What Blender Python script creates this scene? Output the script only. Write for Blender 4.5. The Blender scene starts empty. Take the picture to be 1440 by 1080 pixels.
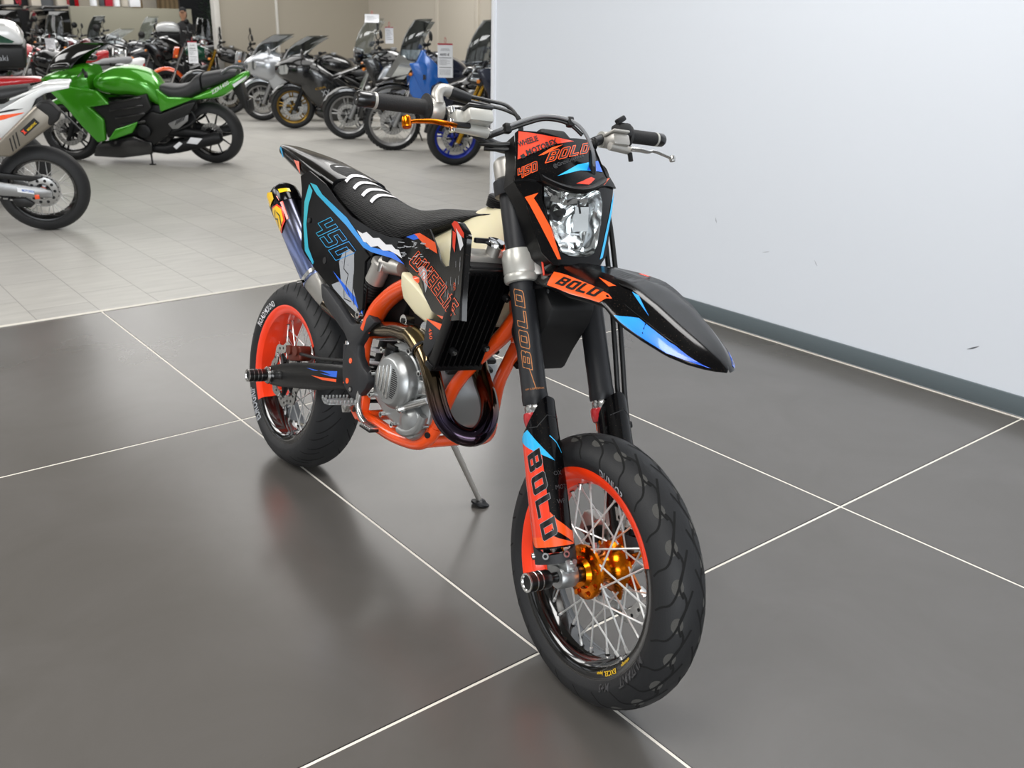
import bpy, bmesh, math, random
from mathutils import Vector, Matrix
V = Vector
PI = math.pi
R_ = math.radians
rnd = random.Random(7)
SC = bpy.context.scene
COL = SC.collection


# ---------------------------------------------------------------- materials
def hexc(h, a=1.0):
    h = h.lstrip('#')
    o = []
    for i in (0, 2, 4):
        c = int(h[i:i + 2], 16) / 255
        o.append(c / 12.92 if c <= .04045 else ((c + .055) / 1.055) ** 2.4)
    return (*o, a)


MATS = {}


def mat(name, col, rough=.5, metal=0., coat=0., noise=0., nscale=40., bump=0., bscale=200., spec=.5,
        trans=0., sss=0., emit=None, flake=None, aniso=0.):
    m = bpy.data.materials.new(name)
    m.use_nodes = True
    nt = m.node_tree
    b = nt.nodes['Principled BSDF']
    c = hexc(col)
    b.inputs['Base Color'].default_value = c
    b.inputs['Roughness'].default_value = rough
    b.inputs['Metallic'].default_value = metal
    b.inputs['Coat Weight'].default_value = coat
    b.inputs['Coat Roughness'].default_value = .06
    b.inputs['Specular IOR Level'].default_value = spec
    b.inputs['Transmission Weight'].default_value = trans
    if sss:
        b.inputs['Subsurface Weight'].default_value = sss
        b.inputs['Subsurface Radius'].default_value = (.02, .015, .008)
    if emit:
        b.inputs['Emission Color'].default_value = c
        b.inputs['Emission Strength'].default_value = emit
    tc = nt.nodes.new('ShaderNodeTexCoord')
    if noise:
        n = nt.nodes.new('ShaderNodeTexNoise')
        n.inputs['Scale'].default_value = nscale
        n.inputs['Detail'].default_value = 4
        nt.links.new(tc.outputs['Object'], n.inputs['Vector'])
        mr = nt.nodes.new('ShaderNodeMapRange')
        mr.inputs['To Min'].default_value = max(0., rough - noise)
        mr.inputs['To Max'].default_value = min(1., rough + noise)
        nt.links.new(n.outputs['Fac'], mr.inputs['Value'])
        nt.links.new(mr.outputs['Result'], b.inputs['Roughness'])
    if bump:
        n = nt.nodes.new('ShaderNodeTexNoise')
        n.inputs['Scale'].default_value = bscale
        n.inputs['Detail'].default_value = 2
        nt.links.new(tc.outputs['Object'], n.inputs['Vector'])
        bp = nt.nodes.new('ShaderNodeBump')
        bp.inputs['Strength'].default_value = bump
        bp.inputs['Distance'].default_value = .002
        nt.links.new(n.outputs['Fac'], bp.inputs['Height'])
        nt.links.new(bp.outputs['Normal'], b.inputs['Normal'])
    if flake:
        n = nt.nodes.new('ShaderNodeTexVoronoi')
        n.inputs['Scale'].default_value = 260
        nt.links.new(tc.outputs['Object'], n.inputs['Vector'])
        r = nt.nodes.new('ShaderNodeValToRGB')
        r.color_ramp.elements[0].position = .05
        r.color_ramp.elements[0].color = hexc(flake)
        r.color_ramp.elements[1].position = .13
        r.color_ramp.elements[1].color = c
        nt.links.new(n.outputs['Distance'], r.inputs['Fac'])
        nt.links.new(r.outputs['Color'], b.inputs['Base Color'])
    MATS[name] = m
    return m


def ramp_mat(name, stops, axis, lo, hi, rough=.2, metal=1., coat=0., noise=0.):
    """colour bands along a local axis (heat tint of titanium, printed colour fades)"""
    m = mat(name, '#888888', rough, metal, coat)
    nt = m.node_tree
    b = nt.nodes['Principled BSDF']
    tc = nt.nodes.new('ShaderNodeTexCoord')
    sp = nt.nodes.new('ShaderNodeSeparateXYZ')
    nt.links.new(tc.outputs['Object'], sp.inputs[0])
    mr = nt.nodes.new('ShaderNodeMapRange')
    mr.inputs['From Min'].default_value = lo
    mr.inputs['From Max'].default_value = hi
    nt.links.new(sp.outputs['XYZ'.index(axis)], mr.inputs['Value'])
    src = mr.outputs['Result']
    if noise:
        n = nt.nodes.new('ShaderNodeTexNoise')
        n.inputs['Scale'].default_value = 9
        nt.links.new(tc.outputs['Object'], n.inputs['Vector'])
        ma = nt.nodes.new('ShaderNodeMath')
        ma.operation = 'MULTIPLY_ADD'
        ma.inputs[1].default_value = noise
        nt.links.new(n.outputs['Fac'], ma.inputs[0])
        nt.links.new(src, ma.inputs[2])
        src = ma.outputs[0]
    r = nt.nodes.new('ShaderNodeValToRGB')
    el = r.color_ramp.elements
    while len(el) < len(stops):
        el.new(.5)
    for e, (p, c) in zip(el, stops):
        e.position = p
        e.color = hexc(c)
    nt.links.new(src, r.inputs['Fac'])
    nt.links.new(r.outputs['Color'], b.inputs['Base Color'])
    return m


def glass_mat(name, tint='#ffffff', alpha=.12, rough=.03):
    """thin sheet: clear with a grey tint and a fresnel shine"""
    m = bpy.data.materials.new(name)
    m.use_nodes = True
    nt = m.node_tree
    nt.nodes.remove(nt.nodes['Principled BSDF'])
    out = nt.nodes['Material Output']
    tr = nt.nodes.new('ShaderNodeBsdfTransparent')
    tr.inputs['Color'].default_value = hexc(tint)
    gl = nt.nodes.new('ShaderNodeBsdfGlossy')
    gl.inputs['Roughness'].default_value = rough
    lw = nt.nodes.new('ShaderNodeLayerWeight')
    lw.inputs['Blend'].default_value = .5
    pw = nt.nodes.new('ShaderNodeMath')
    pw.operation = 'POWER'
    pw.inputs[1].default_value = 4.
    ma = nt.nodes.new('ShaderNodeMath')
    ma.operation = 'MULTIPLY_ADD'
    ma.inputs[1].default_value = .6
    ma.inputs[2].default_value = alpha
    ma.use_clamp = True
    nt.links.new(lw.outputs['Facing'], pw.inputs[0])
    mx = nt.nodes.new('ShaderNodeMixShader')
    nt.links.new(pw.outputs[0], ma.inputs[0])
    nt.links.new(ma.outputs[0], mx.inputs[0])
    nt.links.new(tr.outputs[0], mx.inputs[1])
    nt.links.new(gl.outputs[0], mx.inputs[2])
    nt.links.new(mx.outputs[0], out.inputs['Surface'])
    MATS[name] = m
    return m


# ---------------------------------------------------------------- geometry helpers
def spl(pts, n=6, closed=False):
    """Catmull-Rom through the points"""
    P = [V(p) for p in pts]
    o = []
    N = len(P)
    for i in range(N if closed else N - 1):
        if closed:
            a, b, c, d = P[i - 1], P[i], P[(i + 1) % N], P[(i + 2) % N]
        else:
            a, b, c, d = P[max(i - 1, 0)], P[i], P[i + 1], P[min(i + 2, N - 1)]
        for k in range(n):
            t = k / n
            o.append(.5 * ((2 * b) + (c - a) * t + (2 * a - 5 * b + 4 * c - d) * t * t
                           + (3 * b - a - 3 * c + d) * t ** 3))
    if not closed:
        o.append(P[-1])
    return o


def interp(tab, x):
    """piecewise linear lookup in a table of rows (x, a, b, ...)"""
    if x <= tab[0][0]:
        return tab[0][1:]
    for r, s in zip(tab, tab[1:]):
        if x <= s[0]:
            t = (x - r[0]) / (s[0] - r[0])
            return tuple(a + (b - a) * t for a, b in zip(r[1:], s[1:]))
    return tab[-1][1:]


def frame_from(d):
    d = V(d).normalized()
    a = V((0, 0, 1)) if abs(d.z) < .9 else V((1, 0, 0))
    u = a.cross(d).normalized()
    return u, d.cross(u).normalized(), d


class Surf:
    """a two-parameter surface; stickers, letters and panels are laid on it"""

    def __init__(s, fn, out):
        if fn is not None:
            s.fn = fn
        s.out = V(out)

    def __call__(s, a, b, off=0.):
        p = V(s.fn(a, b))
        if not off:
            return p
        e = .002
        n = (V(s.fn(a + e, b)) - p).cross(V(s.fn(a, b + e)) - p)
        if n.length < 1e-12:
            n = s.out.copy()
        n.normalize()
        if n.dot(s.out) < 0:
            n = -n
        return p + n * off


class MB:
    """collects shapes into ONE mesh object"""

    def __init__(s, xf=None):
        s.v, s.f, s.m, s.mats, s.xf = [], [], [], [], xf

    def mi(s, m):
        if isinstance(m, str):
            m = MATS[m]
        if m not in s.mats:
            s.mats.append(m)
        return s.mats.index(m)

    def add(s, vs, fs, m):
        o = len(s.v)
        k = s.mi(m)
        s.v += [V(p) for p in vs]
        for f in fs:
            s.f.append([i + o for i in f])
            s.m.append(k)

    def loft(s, rings, m, caps=True, closed=True, loop=False, mfn=None):
        n = len(rings[0])
        vs = [p for r in rings for p in r]
        fs = []
        R = len(rings)
        for i in range(R if loop else R - 1):
            j = (i + 1) % R
            for k in range(n if closed else n - 1):
                l = (k + 1) % n
                fs.append((i * n + k, i * n + l, j * n + l, j * n + k))
        o = len(s.v)
        s.add(vs, fs, m)
        if mfn:
            for q in range(len(fs)):
                i, k = q // (n if closed else n - 1), q % (n if closed else n - 1)
                s.m[len(s.m) - len(fs) + q] = s.mi(mfn(i, k))
        if caps and not loop and closed:
            k = s.mi(m if not mfn else mfn(0, 0))
            s.f.append([o + q for q in range(n)][::-1])
            s.m.append(k)
            s.f.append([o + (R - 1) * n + q for q in range(n)])
            s.m.append(s.mi(m if not mfn else mfn(R - 2, 0)))

    def tube(s, path, r, m, n=10, caps=True, mfn=None, flat=1.):
        P = [V(p) for p in path]
        N = len(P)
        rs = r if isinstance(r, (list, tuple)) else [r] * N
        u = None
        rings = []
        for i in range(N):
            d = (P[min(i + 1, N - 1)] - P[max(i - 1, 0)])
            if d.length < 1e-9:
                d = V((0, 0, 1))
            d.normalize()
            if u is None:
                u = frame_from(d)[0]
            else:
                u = (u - d * u.dot(d))
                u = u.normalized() if u.length > 1e-6 else frame_from(d)[0]
            w = d.cross(u)
            rings.append([P[i] + (u * math.cos(2 * PI * k / n) + w * math.sin(2 * PI * k / n) * flat) * rs[i]
                          for k in range(n)])
        s.loft(rings, m, caps, mfn=mfn)

    def lathe(s, prof, o, ax, m, n=32, loop=False, a0=0., a1=None, caps=False, mfn=None, ref=None):
        u, w, d = frame_from(ax)
        if ref is not None:
            u = V(ref)
            u = (u - d * u.dot(d)).normalized()
            w = d.cross(u)
        o = V(o)
        full = a1 is None
        cnt = n if full else n + 1
        span = 2 * PI if full else a1 - a0
        rings = []
        for k in range(cnt):
            t = a0 + span * k / n
            e = u * math.cos(t) + w * math.sin(t)
            rings.append([o + e * r + d * h for r, h in prof])
        s.loft(rings, m, caps=False, closed=loop, loop=full, mfn=mfn)
        if caps and full:
            k = s.mi(m)
            N = len(prof)
            base = len(s.v) - N * cnt
            for q in (0, N - 1):
                if prof[q][0] > 1e-6:
                    s.f.append([base + i * N + q for i in range(cnt)])
                    s.m.append(k)

    def cyl(s, a, b, r, m, n=16, r2=None):
        s.tube([a, b], [r, r if r2 is None else r2], m, n)

    def bm(s, b, m, fn=None):
        b.verts.index_update()
        s.add([fn(v.co) if fn else v.co for v in b.verts], [[v.index for v in f.verts] for f in b.faces], m)
        b.free()

    def box(s, c, size, m, bev=0., rot=None, seg=2):
        b = bmesh.new()
        bmesh.ops.create_cube(b, size=1)
        for v in b.verts:
            v.co = V((v.co.x * size[0], v.co.y * size[1], v.co.z * size[2]))
        if bev:
            bmesh.ops.bevel(b, geom=b.edges[:], offset=bev, segments=seg, profile=.5, affect='EDGES')
        c = V(c)
        M = rot if rot is not None else Matrix.Identity(3)
        s.bm(b, m, lambda p: M @ p + c)

    def plate(s, poly, fn, h0, h1, m, bev=0., seg=2):
        """closed outline (a,b) given a thickness h0..h1; fn(a,b,h) places it"""
        b = bmesh.new()
        lo = [b.verts.new((p[0], p[1], h0)) for p in poly]
        f = b.faces.new(lo)
        r = bmesh.ops.extrude_face_region(b, geom=[f])
        for v in [g for g in r['geom'] if isinstance(g, bmesh.types.BMVert)]:
            v.co.z = h1
        if bev:
            bmesh.ops.bevel(b, geom=b.edges[:], offset=bev, segments=seg, profile=.5, affect='EDGES',
                            clamp_overlap=True)
        s.bm(b, m, lambda p: V(fn(p.x, p.y, p.z)))

    def patch(s, poly, F, m, off=0., thick=0., cell=.02, back=None):
        """outline on a surface, diced so it follows the curve, with an optional thickness"""
        b = bmesh.new()
        try:
            b.faces.new([b.verts.new((p[0], p[1], 0)) for p in poly])
        except ValueError:
            b.free()
            return
        xs = [p[0] for p in poly]
        ys = [p[1] for p in poly]
        for ax, lo, hi in ((0, min(xs), max(xs)), (1, min(ys), max(ys))):
            c = math.ceil(lo / cell + 1e-4) * cell
            while c < hi - 1e-5:
                co = V((c, 0, 0)) if ax == 0 else V((0, c, 0))
                no = V((1, 0, 0)) if ax == 0 else V((0, 1, 0))
                bmesh.ops.bisect_plane(b, geom=b.verts[:] + b.edges[:] + b.faces[:], dist=1e-6,
                                       plane_co=co, plane_no=no)
                c += cell
        b.verts.index_update()
        top = [F(v.co.x, v.co.y, off) for v in b.verts]
        fs = [[v.index for v in f.verts] for f in b.faces]
        s.add(top, fs, m)
        if thick:
            n = len(top)
            bot = [F(v.co.x, v.co.y, off - thick) for v in b.verts]
            s.add(bot, [f[::-1] for f in fs], back or m)
            ed = [[v.index for v in e.verts] for e in b.edges if len(e.link_faces) == 1]
            s.add(top + bot, [(i, j, j + n, i + n) for i, j in ed], back or m)
        b.free()

    def ribbon(s, pts, w, F, m, off, step=.012):
        """a thin line drawn on a surface"""
        fine = []
        for (a, b) in zip(pts, pts[1:]):
            q = max(1, math.ceil(math.hypot(b[0] - a[0], b[1] - a[1]) / step))
            fine += [(a[0] + (b[0] - a[0]) * i / q, a[1] + (b[1] - a[1]) * i / q) for i in range(q)]
        fine.append(pts[-1])
        for (a, b) in zip(fine, fine[1:]):
            d = V((b[0] - a[0], b[1] - a[1]))
            if d.length < 1e-7:
                continue
            d.normalize()
            n = V((-d.y, d.x)) * w * .5
            e = d * w * .35
            q = [(a[0] - e.x + n.x, a[1] - e.y + n.y), (b[0] + e.x + n.x, b[1] + e.y + n.y),
                 (b[0] + e.x - n.x, b[1] + e.y - n.y), (a[0] - e.x - n.x, a[1] - e.y - n.y)]
            s.add([F(x, y, off) for x, y in q], [(0, 1, 2, 3)], m)

    def block(s, text, o, e1, e2, F, m, off=.0009, line=0., shear=0., gap=.9, fill=True, step=.012):
        """angular block lettering; e1 = one unit of width, e2 = one unit of height (letters are 4 x 6 units)"""
        x0 = 0.
        for ch in text:
            if ch == ' ':
                x0 += 2.5
                continue
            polys = GL[ch]
            w = max(p[0] for p in polys[0])

            def mp(p):
                a, b = p[0] + x0 + shear * p[1], p[1]
                return (o[0] + e1[0] * a + e2[0] * b, o[1] + e1[1] * a + e2[1] * b)
            if fill:
                bb = bmesh.new()
                es = []
                for pl in polys:
                    vs = [bb.verts.new((*p, 0)) for p in pl]
                    es += [bb.edges.new((vs[i], vs[(i + 1) % len(vs)])) for i in range(len(vs))]
                bmesh.ops.triangle_fill(bb, use_beauty=True, edges=es)
                for c in (1, 2, 3, 4, 5):
                    for co, no in (((c, 0, 0), (1, 0, 0)), ((0, c, 0), (0, 1, 0))):
                        bmesh.ops.bisect_plane(bb, geom=bb.verts[:] + bb.edges[:] + bb.faces[:], dist=1e-6, plane_co=co, plane_no=no)
                s.bm(bb, m, lambda p: F(*mp(p), off))
            if line:
                for pl in polys:
                    q = [mp(p) for p in pl]
                    s.ribbon(q + q[:1], line, F, m if not isinstance(fill, str) else fill, off + (.0004 if fill else 0), step)
            x0 += w + gap

    def font(s, text, o, e1, e2, F, m, off=.0009, thick=0., centre=False):
        """plain lettering; e1/e2 = direction of one letter height along / up"""
        vs, fs, w = font_mesh(text, thick)
        sh = -w / 2 if centre else 0
        s.add([F(o[0] + e1[0] * (p[0] + sh) + e2[0] * p[1], o[1] + e1[1] * (p[0] + sh) + e2[1] * p[1], off) for p in vs], fs, m)

    def build(s, name, parent=None, angle=38, label=None, stuff=False):
        me = bpy.data.meshes.new(name)
        vs = [s.xf @ p for p in s.v] if s.xf is not None else s.v
        me.from_pydata([tuple(p) for p in vs], [], s.f)
        for m in s.mats:
            me.materials.append(m)
        me.polygons.foreach_set('material_index', s.m)
        b = bmesh.new()
        b.from_mesh(me)
        bmesh.ops.recalc_face_normals(b, faces=b.faces[:])
        b.to_mesh(me)
        b.free()
        me.shade_smooth()
        me.set_sharp_from_angle(angle=R_(angle))
        me.update()
        o = bpy.data.objects.new(name, me)
        COL.objects.link(o)
        if parent is not None:
            o.parent = parent
        if label:
            o['label'] = label
        if stuff:
            o['kind'] = 'stuff'
        return o


FCACHE = {}


def font_mesh(text, thick=0.):
    k = (text, thick)
    if k not in FCACHE:
        cu = bpy.data.curves.new('lettering', 'FONT')
        cu.body = text
        cu.size = 1.35
        cu.offset = thick
        cu.resolution_u = 2
        ob = bpy.data.objects.new('lettering', cu)
        COL.objects.link(ob)
        dg = bpy.context.evaluated_depsgraph_get()
        me = ob.evaluated_get(dg).to_mesh()
        vs = [(v.co.x, v.co.y) for v in me.vertices]
        fs = [list(p.vertices) for p in me.polygons]
        ob.evaluated_get(dg).to_mesh_clear()
        bpy.data.objects.remove(ob)
        bpy.data.curves.remove(cu)
        FCACHE[k] = (vs, fs, max([v[0] for v in vs] or [0]))
    return FCACHE[k]


GL = {
    'B': [[(0, 0), (3.4, 0), (4, .6), (4, 2.6), (3.6, 3), (4, 3.4), (4, 5.4), (3.4, 6), (0, 6)],
          [(1.3, 1.2), (2.7, 1.2), (2.7, 2.4), (1.3, 2.4)], [(1.3, 3.6), (2.7, 3.6), (2.7, 4.8), (1.3, 4.8)]],
    'O': [[(.6, 0), (3.4, 0), (4, .6), (4, 5.4), (3.4, 6), (.6, 6), (0, 5.4), (0, .6)],
          [(1.3, 1.3), (2.7, 1.3), (2.7, 4.7), (1.3, 4.7)]],
    '0': [[(0, 0), (4, 0), (4, 5.4), (3.4, 6), (0, 6)], [(1.3, 1.3), (2.7, 1.3), (2.7, 4.7), (1.3, 4.7)]],
    'D': [[(0, 0), (3.4, 0), (4, .6), (4, 5.4), (3.4, 6), (0, 6)], [(1.3, 1.3), (2.7, 1.3), (2.7, 4.7), (1.3, 4.7)]],
    'L': [[(0, 0), (4, 0), (4, 1.3), (1.3, 1.3), (1.3, 6), (0, 6)]],
    '4': [[(2.7, 0), (4, 0), (4, 6), (2.7, 6), (2.7, 3.4), (1.3, 3.4), (1.3, 6), (0, 6), (0, 2.1), (2.7, 2.1)]],
    '5': [[(0, 0), (3.4, 0), (4, .6), (4, 3), (3.4, 3.6), (1.3, 3.6), (1.3, 4.7), (4, 4.7), (4, 6), (0, 6), (0, 2.4),
           (2.7, 2.4), (2.7, 1.3), (0, 1.3)]],
    'W': [[(0, 6), (0, .6), (.6, 0), (5.4, 0), (6, .6), (6, 6), (4.7, 6), (4.7, 1.3), (3.65, 1.3), (3.65, 4.5),
           (2.35, 4.5), (2.35, 1.3), (1.3, 1.3), (1.3, 6)]],
    'H': [[(0, 0), (1.3, 0), (1.3, 2.4), (2.7, 2.4), (2.7, 0), (4, 0), (4, 6), (2.7, 6), (2.7, 3.6), (1.3, 3.6), (1.3, 6),
           (0, 6)]],
    'E': [[(0, 0), (3.6, 0), (3.6, 1.2), (1.3, 1.2), (1.3, 2.4), (3.2, 2.4), (3.2, 3.6), (1.3, 3.6), (1.3, 4.8), (3.6, 4.8),
           (3.6, 6), (0, 6)]],
    'I': [[(0, 0), (1.3, 0), (1.3, 6), (0, 6)]],
    'X': [[(0, 0), (1.4, 0), (2, 2), (2.6, 0), (4, 0), (2.8, 3), (4, 6), (2.6, 6), (2, 4), (1.4, 6), (0, 6), (1.2, 3)]],
}


def se_ring(x, zc, hw, hh, n=20, p=2.6, y0=0., hb=None):
    """super-ellipse section across the bike at station x"""
    o = []
    for k in range(n):
        t = 2 * PI * k / n
        c, q = math.cos(t), math.sin(t)
        y = hw * math.copysign(abs(c) ** (2 / p), c)
        h = hh if q >= 0 or hb is None else hb
        o.append(V((x, y0 + y, zc + h * math.copysign(abs(q) ** (2 / p), q))))
    return o


def body_loft(mb, rows, m, n=20, p=2.6, mfn=None, sub=3):
    """rows of (x, zlow, ztop, half width) -> rounded closed body"""
    P = spl([V((r[0], r[1], r[2])) for r in rows], sub)
    W = spl([V((r[3], 0, 0)) for r in rows], sub)
    mb.loft([se_ring(a.x, (a.y + a.z) / 2, max(w.x, .002), max((a.z - a.y) / 2, .002), n, p) for a, w in zip(P, W)], m, mfn=mfn)


def thing(name, label, cat, loc=(0, 0, 0), rot=(0, 0, 0), group=None):
    o = bpy.data.objects.new(name, None)
    COL.objects.link(o)
    o.location = loc
    o.rotation_euler = rot
    o.empty_display_size = .1
    tag(o, label, cat, group)
    return o


def tag(o, label, cat, group=None, kind=None):
    o['label'] = label
    o['category'] = cat
    if group:
        o['group'] = group
    if kind:
        o['kind'] = kind
    return o


def struct(o):
    o['kind'] = 'structure'
    return o

# ================================================================ the setting
def floor_tile_material():
    m = mat('dark_porcelain', '#5f5c58', .22, spec=.8)
    nt = m.node_tree
    b = nt.nodes['Principled BSDF']
    tc = nt.nodes.new('ShaderNodeTexCoord')
    n = nt.nodes.new('ShaderNodeTexNoise')
    n.inputs['Scale'].default_value = 2.2
    n.inputs['Detail'].default_value = 8
    n.inputs['Roughness'].default_value = .6
    n.inputs['Distortion'].default_value = .6
    nt.links.new(tc.outputs['Object'], n.inputs['Vector'])
    r = nt.nodes.new('ShaderNodeValToRGB')
    r.color_ramp.elements[0].position = .3
    r.color_ramp.elements[0].color = hexc('#56534f')
    r.color_ramp.elements[1].position = .7
    r.color_ramp.elements[1].color = hexc('#5d5a57')
    nt.links.new(n.outputs['Fac'], r.inputs['Fac'])
    nt.links.new(r.outputs['Color'], b.inputs['Base Color'])
    n2 = nt.nodes.new('ShaderNodeTexNoise')
    n2.inputs['Scale'].default_value = 7
    n2.inputs['Detail'].default_value = 6
    nt.links.new(tc.outputs['Object'], n2.inputs['Vector'])
    mr = nt.nodes.new('ShaderNodeMapRange')
    mr.inputs['To Min'].default_value = .225
    mr.inputs['To Max'].default_value = .25
    nt.links.new(n2.outputs['Fac'], mr.inputs['Value'])
    nt.links.new(mr.outputs['Result'], b.inputs['Roughness'])


def light_tile_material():
    m = mat('light_stoneware', '#b9b5ab', .4, spec=.4)
    nt = m.node_tree
    b = nt.nodes['Principled BSDF']
    tc = nt.nodes.new('ShaderNodeTexCoord')
    mp = nt.nodes.new('ShaderNodeMapping')
    mp.inputs['Rotation'].default_value = (0, 0, PI / 2)
    mp.inputs['Location'].default_value = (.15, .0, 0)
    br = nt.nodes.new('ShaderNodeTexBrick')
    br.offset = .35
    br.inputs['Scale'].default_value = 1.
    br.inputs['Brick Width'].default_value = .6
    br.inputs['Row Height'].default_value = .302
    br.inputs['Mortar Size'].default_value = .0028
    br.inputs['Mortar Smooth'].default_value = .3
    br.inputs['Bias'].default_value = 0
    br.inputs['Color1'].default_value = hexc('#b6b4ae')
    br.inputs['Color2'].default_value = hexc('#b0aea9')
    br.inputs['Mortar'].default_value = hexc('#8b8985')
    nt.links.new(tc.outputs['Object'], mp.inputs[0])
    nt.links.new(mp.outputs[0], br.inputs['Vector'])
    n = nt.nodes.new('ShaderNodeTexNoise')
    n.inputs['Scale'].default_value = 4
    n.inputs['Detail'].default_value = 8
    mp2 = nt.nodes.new('ShaderNodeMapping')
    mp2.inputs['Scale'].default_value = (1, 5, 1)
    nt.links.new(tc.outputs['Object'], mp2.inputs[0])
    nt.links.new(mp2.outputs[0], n.inputs['Vector'])
    mx = nt.nodes.new('ShaderNodeMix')
    mx.data_type = 'RGBA'
    mx.blend_type = 'OVERLAY'
    mx.inputs['Factor'].default_value = .18
    nt.links.new(br.outputs['Color'], mx.inputs['A'])
    nt.links.new(n.outputs['Fac'], mx.inputs['B'])
    nt.links.new(mx.outputs['Result'], b.inputs['Base Color'])


floor_tile_material()
light_tile_material()
mat('joint_white', '#e2ddd2', .5)
mat('joint_shadow', '#161412', .9)
mat('partition_white', '#d7dce3', .55, bump=.05, bscale=600)
mat('partition_edge', '#e6e9ee', .4)
mat('skirting_grey', '#5a6468', .45)
mat('wall_beige', '#a9a294', .7)
mat('wall_beige_pale_lit', '#bcb5a8', .7)  # wall beige made paler: stronger light on the side wall put into colour
mat('post_white', '#d6d4ce', .5)
mat('door_beige', '#b9b2a5', .6)
mat('half_wall_grey', '#8b8878', .6)
mat('scuff_grey', '#8d9097', .7)
mat('dark_gap', '#1a1817', .9)


def wood_wall():
    m = mat('timber_cladding', '#a98f68', .6)
    nt = m.node_tree
    b = nt.nodes['Principled BSDF']
    tc = nt.nodes.new('ShaderNodeTexCoord')
    w = nt.nodes.new('ShaderNodeTexWave')
    w.inputs['Scale'].default_value = 2.2
    w.inputs['Distortion'].default_value = 2
    r = nt.nodes.new('ShaderNodeValToRGB')
    r.color_ramp.elements[0].color = hexc('#7d6a4e')
    r.color_ramp.elements[1].color = hexc('#a28a66')
    nt.links.new(tc.outputs['Object'], w.inputs['Vector'])
    nt.links.new(w.outputs['Fac'], r.inputs['Fac'])
    nt.links.new(r.outputs['Color'], b.inputs['Base Color'])


wood_wall()

TX, TY = 1.2408, 1.76794
XE, YE = 2.4768, 3.5359
b = MB()
xs = [TX * k for k in range(-6, 2)] + [XE]
ys = [TY * k for k in range(-4, 2)] + [YE]
jw = .0035
for i in range(len(xs) - 1):
    for j in range(len(ys) - 1):
        x0, x1 = xs[i] + jw, xs[i + 1] - jw
        y0, y1 = ys[j] + jw, ys[j + 1] - jw
        g = .0035
        b.add([(x0, y0, 0), (x1, y0, 0), (x1, y1, 0), (x0, y1, 0)], [(0, 1, 2, 3)], 'dark_porcelain')
        b.add([(x0, y0, .00015), (x1, y0, .00015), (x1, y0 + g, .00015), (x0, y0 + g, .00015)], [(0, 1, 2, 3)], 'joint_shadow')
        b.add([(x0, y0, .00015), (x0 + .002, y0, .00015), (x0 + .002, y1, .00015), (x0, y1, .00015)], [(0, 1, 2, 3)], 'joint_shadow')
for x in xs[1:-1]:
    b.add([(x - jw, ys[0], 0), (x + jw, ys[0], 0), (x + jw, YE, 0), (x - jw, YE, 0)], [(0, 1, 2, 3)], 'joint_white')
for y in ys[1:-1]:
    b.add([(xs[0], y - jw, .0001), (XE, y - jw, .0001), (XE, y + jw, .0001), (xs[0], y + jw, .0001)], [(0, 1, 2, 3)], 'joint_white')
b.box(((xs[0] + XE + .5) / 2, (ys[0] + YE) / 2, -.06), (XE + .5 - xs[0], YE - ys[0], .1), 'dark_gap')
fl = b.build('floor_1')
struct(fl)['label'] = 'floor of large dark grey tiles with white joints'
b = MB()
b.box((2, 16.8 + YE - 3.5, -.05), (36, 26.6, .1), 'light_stoneware')
struct(b.build('floor_2'))['label'] = 'floor of pale stoneware tiles'
b = MB()
b.box(((xs[0] + XE) / 2, YE, .0015), (XE - xs[0], .022, .005), 'joint_white', .001)
struct(b.build('trim_1'))['label'] = 'white metal strip between dark and pale floor'
b = MB()
b.box((XE - .008, (ys[0] + YE) / 2, .001), (.014, YE - ys[0], .004), 'joint_white', .001)
struct(b.build('trim_2'))['label'] = 'white strip along the foot of the partition'
WX = 2.4768
WEND = 3.49
b = MB()
b.box((WX + .05, (WEND - 6.5) / 2, 1.9), (.1, WEND + 6.5, 3.8), 'partition_white')
F = Surf(lambda a, z: (WX, a, z), (-1, 0, 0))


def scuff(y, z, l, ang, w):
    pts = [(y - l * (t / 8 - .5) * math.cos(ang), z + l * (t / 8 - .5) * math.sin(ang) + .1 * l * (t / 8 - .5) ** 2) for t in range(9)]
    for q, (p0, p1) in enumerate(zip(pts, pts[1:])):
        b.ribbon([p0, p1], w * (1 - abs(q - 3.5) / 5), F, 'scuff_grey', .0006)


scuff(.245, .225, .05, .5, .007)
scuff(1.62, .52, .03, -1.2, .004)
scuff(1.02, .42, .03, -.9, .003)
scuff(1.30, .42, .04, .3, .003)
wl = struct(b.build('wall_right'))
wl['label'] = 'white display partition'
b = MB()
b.box((WX - .006, (WEND - 6.5) / 2 - .02, .048), (.012, WEND + 6.5, .078), 'skirting_grey', .002)
struct(b.build('baseboard_right'))
b = MB()
b.box((WX - .004, WEND - .012, 1.9), (.012, .03, 3.8), 'partition_edge', .003)
b.box((WX - .003, WEND - .035, 1.9), (.008, .004, 3.8), 'partition_edge')
struct(b.build('trim_3'))['label'] = 'pale edge profile of the partition'

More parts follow.
